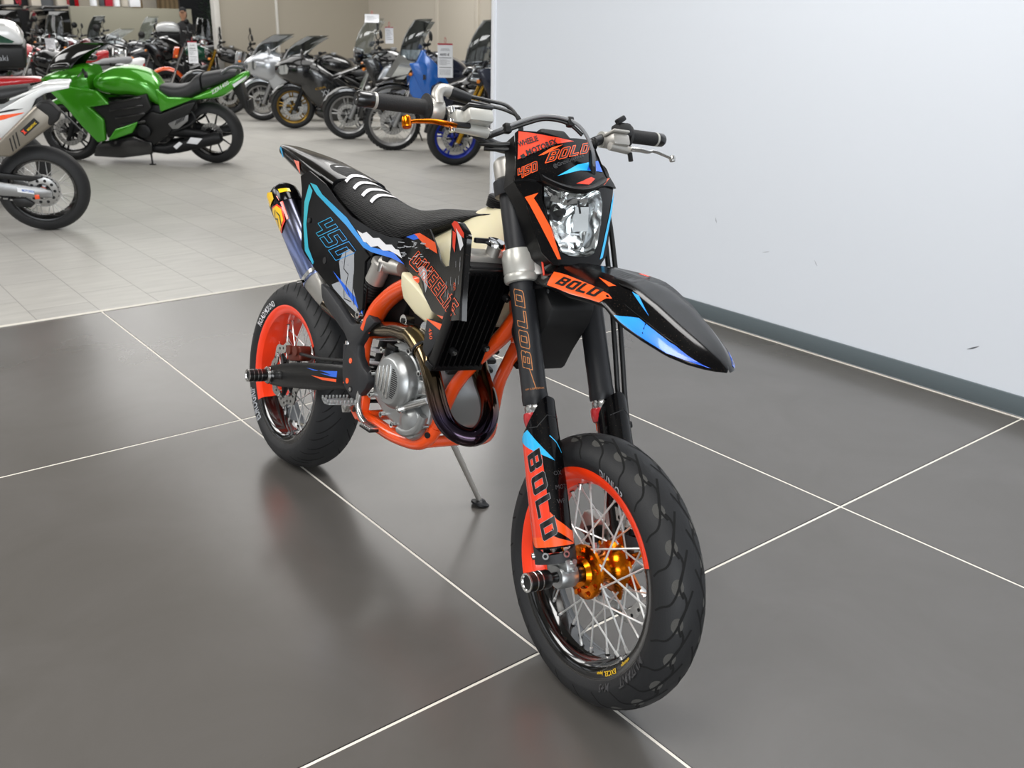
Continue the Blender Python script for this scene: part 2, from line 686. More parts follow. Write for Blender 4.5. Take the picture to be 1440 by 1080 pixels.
# ================================================================ the supermoto
mat('gloss_black_plastic', '#050506', .15, coat=.0, spec=.32, flake='#6b5648', noise=.05)
mat('plain_black_plastic', '#09090a', .34, noise=.08, spec=.3)
mat('textured_black_plastic', '#232427', .55, bump=.35, bscale=500)
mat('matte_black', '#0d0d0e', .6)
mat('fork_black', '#1b1c1f', .42, noise=.06)
mat('tyre_rubber', '#1b1c1e', .62, noise=.1, nscale=25, bump=.15, bscale=300)
mat('tyre_groove', '#050505', .9)
mat('tyre_worn', '#4b4a47', .85, bump=.4, bscale=400)
mat('orange_frame', '#ee4f12', .28, coat=.6)
mat('orange_rim', '#ff3d12', .3, coat=.5)
mat('black_rim', '#070707', .12, coat=1.)
mat('orange_anodised', '#e07812', .2, metal=1.)
mat('orange_print', '#fb5a1e', .25, coat=.6)
mat('red_print', '#ee3f22', .25, coat=.6)
mat('white_print', '#e9e9ec', .3, coat=.5)
mat('grey_print', '#a3a6ab', .3, coat=.6, noise=.1)
mat('blue_print', '#2467e0', .25, coat=.6)
mat('copper_print', '#d08a55', .3, metal=.4)
mat('yellow_print', '#f3c415', .3, coat=.4)
mat('black_print', '#0a0a0a', .3, coat=.5)
mat('dark_grey_print', '#3b3b3d', .4)
ramp_mat('cyan_blue_print', [(0, '#35b7c4'), (.45, '#2f9fe8'), (1, '#2a5fe6')], 'X', .1, .72, .25, 0., .6)
ramp_mat('sky_blue_print', [(0, '#2fb4ee'), (.5, '#2b93f0'), (1, '#2a62e0')], 'X', 1.42, 1.66, .25, 0., .6)
ramp_mat('heat_tinted_titanium', [(0, '#4a3626'), (.2, '#4d3a2c'), (.38, '#3a3038'), (.52, '#3d3648'), (.66, '#5e4a42'), (.8, '#4f4538'), (1, '#7a6a52')],
         'Z', .40, .66, .13, 1., 0., .22)
ramp_mat('blued_titanium', [(0, '#aebbe0'), (.35, '#8f9fd6'), (.65, '#77798c'), (1, '#3a3a40')], 'Z', .66, .90, .22, 1., 0., .1)
mat('gold_titanium', '#8f7d5c', .16, metal=1.)
mat('cast_aluminium', '#a9abab', .38, metal=.85, noise=.08)
mat('machined_aluminium', '#cfcfcd', .24, metal=1., noise=.06)
mat('raw_aluminium', '#b3b0aa', .42, metal=.7, noise=.1)
mat('chrome', '#e6e6e6', .07, metal=1.)
mat('spoke_steel', '#e6e6e4', .3, metal=.55)
mat('silver_paint', '#b6b5ae', .35, metal=.35)
mat('dark_metal', '#2b2b2c', .4, metal=.7)
mat('tank_plastic', '#d8cfae', .32, sss=.15, noise=.05)
mat('red_seal', '#b8262b', .3, coat=.5)
mat('calliper_brown', '#6b2f22', .4, metal=.4)
mat('cable_black', '#0e0e0f', .4)
mat('hose_grey', '#77787a', .35)
mat('grip_rubber', '#141415', .7, bump=.4, bscale=350)
mat('reflector_silver', '#f4f5f5', .1, metal=1.)
mat('lamp_frost', '#b9bbb9', .3)
glass_mat('clear_lens', '#f4f6f6', .03, .02)


def seat_material():
    m = mat('seat_vinyl', '#0a0a0b', .42, spec=.25)
    nt = m.node_tree
    b = nt.nodes['Principled BSDF']
    tc = nt.nodes.new('ShaderNodeTexCoord')
    vo = nt.nodes.new('ShaderNodeTexVoronoi')
    vo.inputs['Scale'].default_value = 240
    vo.inputs['Randomness'].default_value = .1
    bp = nt.nodes.new('ShaderNodeBump')
    bp.inputs['Strength'].default_value = 1.
    bp.inputs['Distance'].default_value = .005
    nt.links.new(tc.outputs['Object'], vo.inputs['Vector'])
    nt.links.new(vo.outputs['Distance'], bp.inputs['Height'])
    nt.links.new(bp.outputs['Normal'], b.inputs['Normal'])


seat_material()

WB, RAKE, RF, RR = 1.47, .44549, .29948, .31099
STEER, LEAN, PSI = -.10376, .18267, -1.58443
AX = V((-math.sin(RAKE), 0, math.cos(RAKE)))
UF = V((math.cos(RAKE), 0, math.sin(RAKE)))
FAX = V((WB, 0, RF))
PIV = FAX - UF * .045
_M = Matrix(((UF.x, 0, AX.x, FAX.x), (0, 1, 0, 0), (UF.z, 0, AX.z, FAX.z), (0, 0, 0, 1)))
MFR = Matrix.Translation(PIV) @ Matrix.Rotation(STEER, 4, AX) @ Matrix.Translation(-PIV) @ _M
MRR = Matrix.Translation((0, 0, RR))
MIRY = Matrix.Scale(-1, 4, (0, 1, 0))

moto = thing('supermoto_motorcycle',
             'black supermoto with orange frame, half orange wheels and blue graphics on the dark tiles',
             'motorcycle', (.00015, 1.32031, .001), (-LEAN, 0, PSI))


def sm_wheel(name, M, R, tw, hr, rw, tilt, discside, disc_r, hubmat, letters, tread):
    rim = MB(M)
    q = rw
    prof = [(.231, q), (.233, q - .004), (.222, q - .010), (.214, q - .014), (.206, q * .45), (.202, 0), (.206, -q * .45),
            (.214, -q + .014), (.222, -q + .010), (.233, -q + .004), (.231, -q), (.224, -q), (.210, -q + .004), (.203, -q + .010),
            (.200, -q * .5), (.190, -.014), (.190, .014), (.200, q * .5), (.203, q - .010), (.210, q - .004), (.224, q)]
    n = 120

    def mf(i, k):
        th = -2 * PI * (i + .5) / n
        return 'orange_rim' if math.sin(th - R_(tilt)) > 0 else 'black_rim'
    rim.lathe(prof, (0, 0, 0), (0, 1, 0), 'orange_rim', n, loop=True, ref=(1, 0, 0), mfn=mf)
    for t, s, th0, m in letters.get('rim', []):
        F = Surf(lambda a, b: (b * math.cos(a / .2), -(rw - (.224 - b) * .28), b * math.sin(a / .2)), (0, -1, 0))
        rim.font(t, (R_(th0) * .2, .2115), (-s, 0), (0, s), F, m, .0012, .02)
    rim = rim.build(name, moto)

    ty = MB(M)

    def tp(fi):
        return (R - hr + hr * math.cos(fi), tw / 2 * math.sin(fi))
    prof = [(.221, -rw + .004), (.232, -rw - .001)] + [tp(R_(f)) for f in range(-96, 97, 6)] + [(.232, rw + .001), (.221, rw - .004)]
    ty.lathe(prof, (0, 0, 0), (0, 1, 0), 'tyre_rubber', 120, ref=(1, 0, 0))
    ra = (hr + tw / 2) / 2

    def tf(a, b):
        r, y = tp(b / ra)
        return (r * math.cos(a / R), y, r * math.sin(a / R))
    FT = Surf(tf, (0, 0, 0))

    class Tread(Surf):
        def __call__(s, a, b, off=0.):
            p = V(s.fn(a, b))
            c = V((math.cos(a / R), 0, math.sin(a / R))) * (R - hr)
            return p + (p - c).normalized() * off
    FT = Tread(tf, (0, 0, 0))
    if tread == 'front':
        N = 24
        for k in range(N):
            for sg in (-1, 1):
                a0 = (k + (.5 if sg > 0 else 0)) * 2 * PI * R / N
                pts = []
                for j in range(19):
                    t = j / 18
                    fi = R_(86 - 80 * t) * ra * sg
                    pts.append((a0 + .12 * t * t + .006 * math.sin(t * 3 * PI), fi))
                ty.ribbon(pts, .0046, FT, 'tyre_groove', .0004)
                pts = [(a0 + .03 + .09 * (j / 8), sg * ra * R_(26 + 7 * math.sin(j / 8 * 2 * PI))) for j in range(9)]
                ty.ribbon(pts, .0042, FT, 'tyre_groove', .0005)
                blob = [(a0 + .052 + .017 * math.cos(t), sg * ra * R_(36) + .012 * math.sin(t)) for t in [j * PI / 6 for j in range(12)]]
                ty.patch(blob, FT, 'tyre_worn', .0003, cell=.01)
    else:
        N = 22
        for k in range(N):
            for sg in (-1, 1):
                a0 = (k + (.5 if sg > 0 else 0)) * 2 * PI * R / N
                for f0, f1, sw, of in ((72, 30, .055, 0), (60, 12, .08, .045)):
                    pts = [(a0 + of + sw * (j / 10) ** 1.4, sg * ra * R_(f0 + (f1 - f0) * j / 10)) for j in range(11)]
                    for w, (i0, i1) in ((.0046, (2, 9)), (.0028, (0, 11))):
                        ty.ribbon(pts[i0:i1], w, FT, 'tyre_groove', .0005)
    for t, s, th0, m in letters.get('tyre', []):
        def sf(a, b):
            f = (b - .232) / .0125
            return (b * math.cos(a / .25), -(rw + .001 + (tw / 2 - rw - .001) * min(1, max(0, f))), b * math.sin(a / .25))
        ty.font(t, (R_(th0) * .25, .236), (-s, 0), (0, s), Surf(sf, (0, -1, 0)), m, .0024, .03)
    ty.build('tyre', rim, 60)

    hub = MB(M)
    q = .045
    hub.lathe([(.016, -q - .012), (.03, -q - .012), (.036, -q - .002), (.052, -q), (.060, -q + .004), (.060, -q + .011), (.050, -q + .014),
               (.036, -q + .018), (.031, -.01), (.031, .012), (.040, q - .018), (.05, q - .010), (.058, q - .006), (.058, q),
               (.045, q + .003), (.045, q + .012), (.02, q + .014)], (0, 0, 0), (0, 1, 0), hubmat, 48)
    for k in range(9):
        t = 2 * PI * k / 9
        hub.cyl((.049 * math.cos(t), -q - .006, .049 * math.sin(t)), (.049 * math.cos(t), -q, .049 * math.sin(t)), .006, hubmat, 8)
    for k in range(6):
        t = 2 * PI * k / 6 + .3
        c, s_ = math.cos(t), math.sin(t)
        y = discside * .058
        hub.tube([(.04 * c, y, .04 * s_), (.066 * c, y, .066 * s_), (.078 * c, y, .078 * s_)], [.014, .009, .007], hubmat, 8)
    hub.lathe([(.008, -.08), (.017, -.08), (.02, -.074), (.02, -q - .01), (.026, -q - .011)], (0, 0, 0), (0, 1, 0), 'black_print', 24)
    hub.lathe([(.009, -.0805), (.009, .09), (.017, .09), (.017, q)], (0, 0, 0), (0, 1, 0), 'dark_metal', 16)
    hub.build('hub', rim)

    # spokes: four shapes, each copied round the wheel
    protos = []
    for sd in (-1, 1):
        for dr in (-1, 1):
            b = MB(M)
            ht = dr * R_(62)
            a = V((.05 * math.cos(ht), sd * (q - .002), .05 * math.sin(ht)))
            e = V((.192, sd * .010, 0))
            b.cyl(a, e, .0022, 'spoke_steel', 6)
            d = (e - a).normalized()
            b.cyl(e - d * .016, e + d * .002, .0034, 'spoke_steel', 8)
            b.cyl(e - d * .003, e + d * .003, .0062, 'dark_metal', 8)
            protos.append(b)
    Mi = M.inverted()
    first = [None] * 4
    for k in range(36):
        j = k % 4
        if first[j] is None:
            o = first[j] = protos[j].build('spoke', rim)
        else:
            o = first[j].copy()
            COL.objects.link(o)
        o.matrix_local = M @ Matrix.Rotation(-2 * PI * (k + .4) / 36, 4, 'Y') @ Mi

    dk = MB(M)
    y = discside * .066
    n = 96
    ring = []
    for yy in (y - .002, y + .002):
        for inner in (0, 1):
            pts = []
            for k in range(n):
                t = 2 * PI * k / n
                r = disc_r - .007 + .007 * math.cos(t * 8) if not inner else disc_r - .036 + .005 * math.cos(t * 8)
                pts.append(V((r * math.cos(t), yy, r * math.sin(t))))
            ring.append(pts)
    dk.loft([ring[0], ring[1], ring[3], ring[2]], 'machined_aluminium', loop=True)
    for k in range(24):
        t = 2 * PI * (k + .5) / 24
        r = disc_r - .018 - .006 * (k % 2)
        dk.cyl((r * math.cos(t), y - .0024, r * math.sin(t)), (r * math.cos(t), y + .0024, r * math.sin(t)), .0045, 'dark_metal', 8)
    for k in range(6):
        t = 2 * PI * k / 6 + .3
        c, s_ = math.cos(t), math.sin(t)
        dk.tube([(.07 * c, y, .07 * s_), ((disc_r - .03) * c, y, (disc_r - .03) * s_)], [.008, .012], 'machined_aluminium', 6, flat=.25)
    dk.build('brake_disc', rim)
    return rim


sm_wheel('front_wheel', MFR, RF, .120, .050, .050, 2.5, 1, .130, 'orange_anodised',
         {'tyre': [('DUNLOP', .016, 60, 'grey_print'), ('MUTANT', .019, 318, 'dark_grey_print'), ('M+S', .015, 285, 'dark_grey_print')],
          'rim': [('EXCEL', .0105, 292, 'yellow_print'), ('takasago', .007, 307, 'yellow_print'), ('Japan', .007, 279, 'yellow_print')]},
         'front')
rw_ = sm_wheel('rear_wheel', MRR, RR, .158, .060, .070, 38, -1, .112, 'dark_metal',
               {'tyre': [('ROADHOUND', .017, 152, 'white_print'), ('EUROGRIP', .02, 236, 'grey_print')]}, 'rear')
b = MB(MRR)
b.lathe([(.05, .075), (.095, .075), (.1, .078), (.1, .082), (.095, .085), (.05, .085)], (0, 0, 0), (0, 1, 0), 'dark_metal', 48, loop=True)
b.build('sprocket', rw_)

# ---------------------------------------------------------------- front end (frame: u forward, v left, w up the steering axis)
FU = -.03
FV = .0934


def fork(sd):
    x, y = FU, sd * FV
    f = MB(MFR)
    f.lathe([(.024, .376), (.0285, .374), (.0295, .380), (.0295, .395), (.0285, .40), (.0285, .62), (.0275, .68), (.0265, .89), (.02, .892)],
            (x, y, 0), (0, 0, 1), 'fork_black', 36, caps=True)
    F = Surf(lambda a, b: (x + .0286 * math.cos(a / .0286), y + .0286 * math.sin(a / .0286), b), (0, 0, 0))

    class Cy(Surf):
        def __call__(s, a, b, off=0.):
            t = a / .0286
            return V((x + (.0286 + off) * math.cos(t), y + (.0286 + off) * math.sin(t), b))
    F = Cy(None, (0, 0, 1))
    if sd < 0:
        a0 = R_(-52) * .0286
        # copper outline lettering reading upwards
        f.block('BOLD', (a0 + .0105, .448), (0, .0094), (-.0036, .0016), F, 'copper_print', .0004, line=.0016, fill=False)
        f.ribbon([(a0 + .013, .408), (a0 + .004, .452)], .0015, F, 'copper_print', .0005)
        f.font('WP SUSPENSION', (a0 - .012, .405), (.0045, 0), (0, .0045), F, 'copper_print', .0005)
    fo = f.build('fork_leg', moto)

    c = MB(MFR)
    c.lathe([(.0, .938), (.012, .938), (.024, .936), (.030, .930), (.032, .924), (.032, .888), (.0285, .884)], (x, y, 0), (0, 0, 1), 'raw_aluminium', 32)
    c.cyl((x + .01, y, .936), (x + .01, y, .944), .005, 'red_seal', 8)
    c.build('fork_cap', fo, label='bare aluminium fork cap')
    t = MB(MFR)
    t.lathe([(.0235, .05), (.0235, .378)], (x, y, 0), (0, 0, 1), 'chrome', 24)
    t.lathe([(.0255, .37), (.0265, .366), (.0265, .358), (.0255, .354)], (x, y, 0), (0, 0, 1), 'machined_aluminium', 24)
    t.build('slider_tube', fo)
    s = MB(MFR)
    s.lathe([(.0245, .357), (.029, .356), (.031, .350), (.031, .338), (.028, .325), (.024, .322)], (x, y, 0), (0, 0, 1), 'red_seal', 28)
    s.build('dust_seal', fo, label='red rubber dust seal')

    # plastic guard round the front and outside of the lower leg
    gx, gy, gr = FU + .016, sd * .1, .044
    g = MB(MFR)

    class Gd(Surf):
        def __call__(s_, a, b, off=0.):
            # a: angle in degrees seen from above, 0 = forward, negative = outwards
            ph = a / .044
            r = gr * (1 - .10 * max(0, (b - .2) / .18)) + off
            if ph > .6:
                r *= 1 - .16 * min(1, (ph - .6) / .9)
            return V((gx + r * math.cos(ph) * 1.02, gy + sd * -1 * r * math.sin(ph), b))
    G = Gd(None, (0, 0, 1))

    DG = .044 * PI / 180

    def top(a):
        a = a / DG
        return interp([(-150, .285), (-120, .300), (-85, .322), (-50, .354), (-25, .378), (0, .387), (30, .380), (65, .36), (110, .33), (150, .31)], a)[0]
    cols = [DG * q for q in range(-150, 71 if sd < 0 else 151, 5)]
    for r0, r1, th in ((0, 0, 0),):
        out, inn = [], []
        for a in cols:
            z0, z1 = .062, top(a)
            out.append([G(a, z0 + (z1 - z0) * k / 24) for k in range(25)])
            inn.append([G(a, z0 + (z1 - z0) * k / 24, -.0028) for k in range(25)])
        rings = [o + i[::-1] for o, i in zip(out, inn)]
        g.loft(rings, 'gloss_black_plastic')
    # pressed line across the guard
    g.ribbon([(-70 * DG, .322), (-45 * DG, .322), (-10 * DG, .345), (40 * DG, .335)], .0022, G, 'matte_black', .0006)
    gd = None
    if sd < 0:
        dg = lambda pts: [(x_ * DG, y_) for x_, y_ in pts]
        g.patch(dg([(-128, .305), (-40, .262), (-37, .10), (-60, .088), (-128, .088)]), G, 'red_print', .0008, cell=.006)
        g.patch(dg([(-37, .105), (-10, .090), (30, .068), (60, .062), (60, .086), (20, .097), (-20, .122), (-37, .140)]), G, 'orange_print', .0009, cell=.006)
        g.patch(dg([(-128, .098), (-60, .100), (-20, .082), (40, .066), (-128, .066)]), G, 'orange_print', .0007, cell=.006)
        # black letters reading down the leg
        g.block('BOLD', (-88 * DG, .262), (.0009, -.0094), (.0056, .0026), G, 'black_print', .0013, .0006, gap=1.2, fill='grey_print', step=.006)
        g.patch(dg([(-122, .297), (-96, .312), (-76, .318), (-34, .275), (-4, .246)]), G, 'sky_blue_print', .0012, cell=.006)
        g.ribbon(dg([(-10, .30), (10, .285), (28, .262)]), .0022, G, 'sky_blue_print', .0008)
        g.patch(dg([(-96, .308), (-82, .318), (-80, .30), (-86, .275)]), G, 'white_print', .0007, cell=.006)
        for tx, zz in (('OX', .215), ('MOTO', .185), ('WP', .155)):
            g.font(tx, (-14 * DG, zz), (.010, 0), (0, .010), G, 'dark_grey_print', .0009)
    gd = g.build('fork_guard', fo)
    k = MB(MFR)

    class Lo(Gd):
        pass
    cols = [DG * q for q in range(-150, 67, 6)]
    rings = []
    for a in cols:
        z1 = interp([(-150, .085), (-110, .07), (-60, .048), (-20, .05), (20, .058), (65, .075)], a / DG)[0]
        o = [G(a, zz, .002) for zz in (.03, .04, z1 - .008, z1)]
        i = [G(a, zz, -.006) for zz in (z1, .03)]
        rings.append(o + i)
    k.loft(rings, 'textured_black_plastic')
    for a in (-118, -60, -8):
        a *= DG
        p0, p1 = G(a, .048, .001), G(a, .048, .007)
        k.cyl(p0, p1, .0075, 'machined_aluminium', 14)
        k.cyl(p1, p1 + (p1 - p0) * .2, .004, 'dark_metal', 6)
    k.build('guard_bracket', fo)
    a = MB(MFR)
    a.box((x + .018, y, .02), (.06, .04, .055), 'cast_aluminium', .014, seg=3)
    a.lathe([(.012, -.022), (.024, -.022), (.027, -.017), (.027, .017), (.024, .022), (.012, .022)], (0, y - sd * 0, 0), (0, 1, 0), 'cast_aluminium', 28)
    a.box((.02, y - .003, .022), (.034, .03, .03), 'cast_aluminium', .008, seg=2)
    for zz in (.014, .03):
        a.cyl((.03, y, zz), (.044, y, zz), .006, 'machined_aluminium', 10)
    a.build('axle_clamp', fo)
    if sd < 0:
        s = MB(MFR)
        s.cyl((0, -.10, 0), (0, -.145, 0), .011, 'black_print', 20)
        s.lathe([(.011, -.135), (.0195, -.137), (.0205, -.14), (.0205, -.158)], (0, 0, 0), (0, 1, 0), 'black_print', 28)
        s.lathe([(.0205, -.158), (.0212, -.1585), (.0212, -.1605), (.0205, -.161)], (0, 0, 0), (0, 1, 0), 'machined_aluminium', 28)
        s.lathe([(.0205, -.161), (.0205, -.172)], (0, 0, 0), (0, 1, 0), 'black_print', 28)
        s.lathe([(.0205, -.172), (.0212, -.1725), (.0212, -.1745), (.0205, -.175)], (0, 0, 0), (0, 1, 0), 'machined_aluminium', 28)
        s.lathe([(.0205, -.175), (.0205, -.189)], (0, 0, 0), (0, 1, 0), 'black_print', 28)
        s.lathe([(.0205, -.189), (.0205, -.192), (.0165, -.192), (.015, -.189)], (0, 0, 0), (0, 1, 0), 'machined_aluminium', 28)
        s.lathe([(.015, -.189), (.0, -.187)], (0, 0, 0), (0, 1, 0), 'matte_black', 28)
        s.build('axle_slider', moto, label='black axle slider with silver rings')
    return fo


fork(-1)
fork(1)

b = MB(MFR)
for sd in (-1, 1):
    b.lathe([(.029, .648), (.036, .650), (.038, .655), (.038, .664), (.036, .668), (.0375, .672), (.0375, .708), (.035, .714), (.034, .722), (.029, .724)],
            (FU, sd * FV, 0), (0, 0, 1), 'silver_paint', 40)
b.plate([(-.06, -.075), (.0, -.085), (.012, -.04), (.012, .04), (.0, .085), (-.06, .075), (-.085, .03), (-.085, -.03)],
        lambda p, q, h: (p, q, h), .66, .705, 'raw_aluminium', .006)
b.build('lower_triple_clamp', moto, label='silver lower triple clamp')
b = MB(MFR)
for sd in (-1, 1):
    b.lathe([(.027, .848), (.036, .849), (.037, .853), (.037, .882), (.034, .885), (.027, .886)], (FU, sd * FV, 0), (0, 0, 1), 'fork_black', 32)
    b.box((FU + .038, sd * FV, .867), (.02, .03, .032), 'fork_black', .004)
b.plate([(-.05, -.08), (-.005, -.08), (-.005, .08), (-.05, .08), (-.085, .035), (-.085, -.035)], lambda p, q, h: (p, q, h), .852, .882, 'fork_black', .004)
for sd in (-1, 1):
    b.cyl((-.048, sd * .04, .88), (-.05, sd * .04, .955), .016, 'fork_black', 16)
    b.box((-.05, sd * .04, .968), (.042, .03, .04), 'fork_black', .008)
b.build('upper_triple_clamp', moto)

# handlebar
hb = [(-.06, -.425, 1.048), (-.06, -.26, 1.046), (-.058, -.20, 1.030), (-.052, -.14, .992), (-.05, -.10, .972), (-.05, 0, .967), (-.05, .10, .972),
      (-.052, .14, .988), (-.058, .20, 1.018), (-.06, .26, 1.034), (-.06, .415, 1.044)]
b = MB(MFR)
b.tube(spl(hb, 6), .0125, 'fork_black', 14)
bar = b.build('handlebar', moto)


def grip(name, v0, v1, w, sd):
    g = MB(MFR)
    n = 34
    prof = [(.0125, abs(v0) - .004), (.03 if sd < 0 else .027, abs(v0) - .003), (.03 if sd < 0 else .027, abs(v0)), (.0185, abs(v0) + .003)]
    for k in range(n + 1):
        t = k / n
        prof.append((.0168 + (.0007 if k % 2 else 0), abs(v0) + .006 + (abs(v1) - abs(v0) - .006) * t))
    prof.append((.012, abs(v1) + .0005))
    g.lathe(prof, (-.06, 0, w), (0, sd, 0), 'grip_rubber', 28)
    go = g.build(name, bar, 60)
    c = MB(MFR)
    c.lathe([(.0125, abs(v1)), (.0178, abs(v1)), (.0178, abs(v1) + .006), (.0125, abs(v1) + .006)], (-.06, 0, w), (0, sd, 0), 'silver_paint', 24)
    c.build('grip_ring', bar, label='pale ring at the grip end')
    c = MB(MFR)
    l = .044 if sd < 0 else .03
    c.lathe([(.0165, abs(v1) + .006), (.0172, abs(v1) + .008), (.0172, abs(v1) + l - .006), (.014, abs(v1) + l), (.006, abs(v1) + l), (0., abs(v1) + l - .002)],
            (-.06, 0, w), (0, sd, 0), 'black_print', 24)
    c.build('bar_end_plug', bar)


grip('right_grip', -.272, -.392, 1.049, -1)
grip('left_grip', .305, .395, 1.043, 1)

b = MB(MFR)   # throttle housing with its elbow
b.lathe([(.014, .235), (.026, .235), (.029, .239), (.029, .262), (.026, .266), (.014, .266)], (-.06, 0, 1.046), (0, -1, 0), 'raw_aluminium', 32)
b.tube(spl([(-.04, -.25, 1.05), (-.04, -.25, 1.07), (-.04, -.242, 1.083), (-.042, -.225, 1.087), (-.045, -.208, 1.084)], 5), .0135, 'raw_aluminium', 14)
b.build('throttle_housing', bar, label='grey throttle housing')
b = MB(MFR)
b.tube([(-.045, -.215, 1.0845), (-.045, -.165, 1.075)], [.015, .0125], 'cable_black', 14)
for dz, dy in ((.006, 0), (-.006, .004)):
    b.tube(spl([(-.045, -.17, 1.076 + dz), (-.04, -.115, 1.069 + dz), (-.03, -.075, 1.058 + dz), (-.02, -.055 + dy, 1.03), (-.03, -.05 + dy, .98), (-.07, -.045 + dy, .90)], 6),
           .0045, 'cable_black', 8)
b.build('throttle_cable', bar)

b = MB(MFR)  # front brake master cylinder
b.box((-.005, -.178, 1.012), (.05, .062, .03), 'silver_paint', .006, seg=2)
b.box((-.005, -.178, 1.031), (.053, .066, .008), 'black_print', .003)
b.tube([(-.012, -.235, .990), (-.012, -.15, .985)], [.011, .013], 'silver_paint', 14)
b.cyl((-.012, -.15, .985), (-.012, -.138, .984), .010, 'machined_aluminium', 12)
b.box((-.03, -.212, 1.012), (.045, .028, .036), 'silver_paint', .005)
b.lathe([(.013, .196), (.019, .196), (.019, .226), (.013, .226)], (-.058, 0, 1.032), (0, -1, 0), 'raw_aluminium', 24)
b.cyl((-.03, -.222, 1.03), (-.03, -.222, 1.042), .006, 'chrome', 10)
b.cyl((-.005, -.243, 1.002), (-.005, -.243, .975), .007, 'chrome', 10)
b.box((-.008, -.225, .99), (.028, .05, .012), 'dark_metal', .003)
b.build('brake_master_cylinder', bar, label='silver brake fluid reservoir')
b = MB(MFR)
lv = spl([(-.004, -.238, .988), (.004, -.262, .987), (.0, -.29, .991), (-.006, -.325, .990), (-.006, -.345, .986)], 5)
b.tube(lv, [.011 - .004 * k / (len(lv) - 1) for k in range(len(lv))], 'orange_anodised', 12, flat=.55)
b.lathe([(0, -.0115), (.0095, -.0115), (.0108, -.009), (.0108, .009), (.0095, .0115), (0, .0115)], (-.006, -.352, .985), (0, 0, 1), 'orange_anodised', 18)
b.build('brake_lever', bar, label='orange anodised brake lever')

b = MB(MFR)  # clutch perch, switches
b.box((-.015, .228, 1.003), (.042, .052, .030), 'raw_aluminium', .007)
b.tube([(-.012, .200, .988), (-.012, .262, .982)], [.010, .010], 'raw_aluminium', 14)
for q in range(5):
    b.lathe([(.013, .150 + .008 * q), (.018, .153 + .008 * q), (.013, .156 + .008 * q)], (-.054, 0, .990 + .004 * q), (0, 1, 0), 'cable_black', 16)
b.lathe([(.013, .215), (.02, .215), (.02, .245), (.013, .245)], (-.059, 0, 1.024), (0, 1, 0), 'silver_paint', 24)
b.box((-.01, .225, 1.021), (.045, .05, .006), 'raw_aluminium', .002)
b.cyl((-.01, .26, .975), (-.01, .26, .955), .006, 'dark_metal', 8)
b.build('clutch_master_cylinder', bar, label='silver clutch cylinder')
b = MB(MFR)
lv = spl([(-.004, .258, .984), (.004, .285, .980), (.002, .31, .979), (.004, .33, .981), (.0, .385, .970)], 5)
b.tube(lv, [.010 - .005 * k / (len(lv) - 1) for k in range(len(lv))], 'machined_aluminium', 12, flat=.6)
b.lathe([(0, -.009), (.007, -.007), (.009, 0), (.007, .007), (0, .009)], (0, .39, .969), (0, 0, 1), 'machined_aluminium', 18)
b.build('clutch_lever', bar, label='polished silver clutch lever')
b = MB(MFR)
b.box((-.045, .275, 1.046), (.036, .045, .036), 'matte_black', .008)
b.box((-.03, .262, 1.068), (.015, .03, .014), 'dark_metal', .004, rot=Matrix.Rotation(.5, 3, 'X'))
b.lathe([(.013, .292), (.03, .294), (.032, .298), (.03, .303), (.014, .305)], (-.06, 0, 1.042), (0, 1, 0), 'matte_black', 28)
b.build('switch_block', bar)
b = MB(MFR)
b.lathe([(0, -.012), (.036, -.01), (.042, 0), (.036, .012), (0, .014)], (-.06, .175, .93), (.5, -.2, .3), 'matte_black', 28)
b.tube([(-.06, .17, .95), (-.058, .17, 1.0)], .006, 'matte_black', 8)
b.build('folded_mirror', bar)

# brake / clutch hoses across the front
b = MB(MFR)
b.tube(spl([(-.012, -.142, .984), (.02, -.125, .986), (.05, -.085, .998), (.075, -.045, 1.002), (.095, .0, .99), (.105, .03, .962), (.10, .052, .915), (.07, .068, .88)], 8), .0042, 'hose_grey', 10)
b.tube([(.10, .050, .925), (.07, .068, .88)], [.007, .0085], 'cable_black', 10)
b.build('brake_hose', moto, label='grey hose arching over the number plate')
b = MB(MFR)
b.tube(spl([(-.02, -.15, .975), (.02, -.125, .978), (.045, -.085, .99), (.07, -.045, .996), (.09, .0, .983), (.10, .028, .955)], 8), .0042, 'cable_black', 10)
for p in ((.025, -.12, .984), (.092, .004, .986)):
    b.box(p, (.016, .016, .022), 'cable_black', .003)
b.tube(spl([(-.03, -.16, .965), (.0, -.13, .955), (.02, -.09, .955), (.03, -.05, .96)], 6), .005, 'cable_black', 10)
b.tube(spl([(-.03, -.15, .955), (.0, -.12, .945), (.02, -.08, .945), (.03, -.04, .95)], 6), .005, 'cable_black', 10)
b.build('cable_bundle', moto)
b = MB(MFR)
for dv, du in ((0, 0), (.014, .008)):
    b.tube(spl([(.0 + du, .10 + dv, .90), (.012 + du, .125 + dv, .82), (.008 + du, .13 + dv, .66), (-.004 + du, .13 + dv, .50), (-.016 + du, .13 + dv, .38),
                (-.022 + du, .13 + dv, .28), (-.03 + du, .12 + dv, .18)], 6), .006, 'cable_black', 10)
b.box((-.02, .135, .31), (.05, .024, .018), 'matte_black', .005)
for du in (-.016, .016):
    b.cyl((-.014 + du, .12, .31), (-.008 + du, .105, .31), .006, 'machined_aluminium', 10)
b.build('fork_leg_hoses', moto)

# front brake calliper on the left leg
b = MB(MFR)
b.box((-.105, .085, .085), (.07, .045, .06), 'silver_paint', .012, rot=Matrix.Rotation(.6, 3, 'Y'), seg=3)
b.box((-.085, .062, .07), (.05, .02, .04), 'dark_metal', .005)
b.tube([(-.11, .10, .10), (-.06, .095, .04)], [.012, .012], 'raw_aluminium', 12)
b.build('front_brake_calliper', moto)

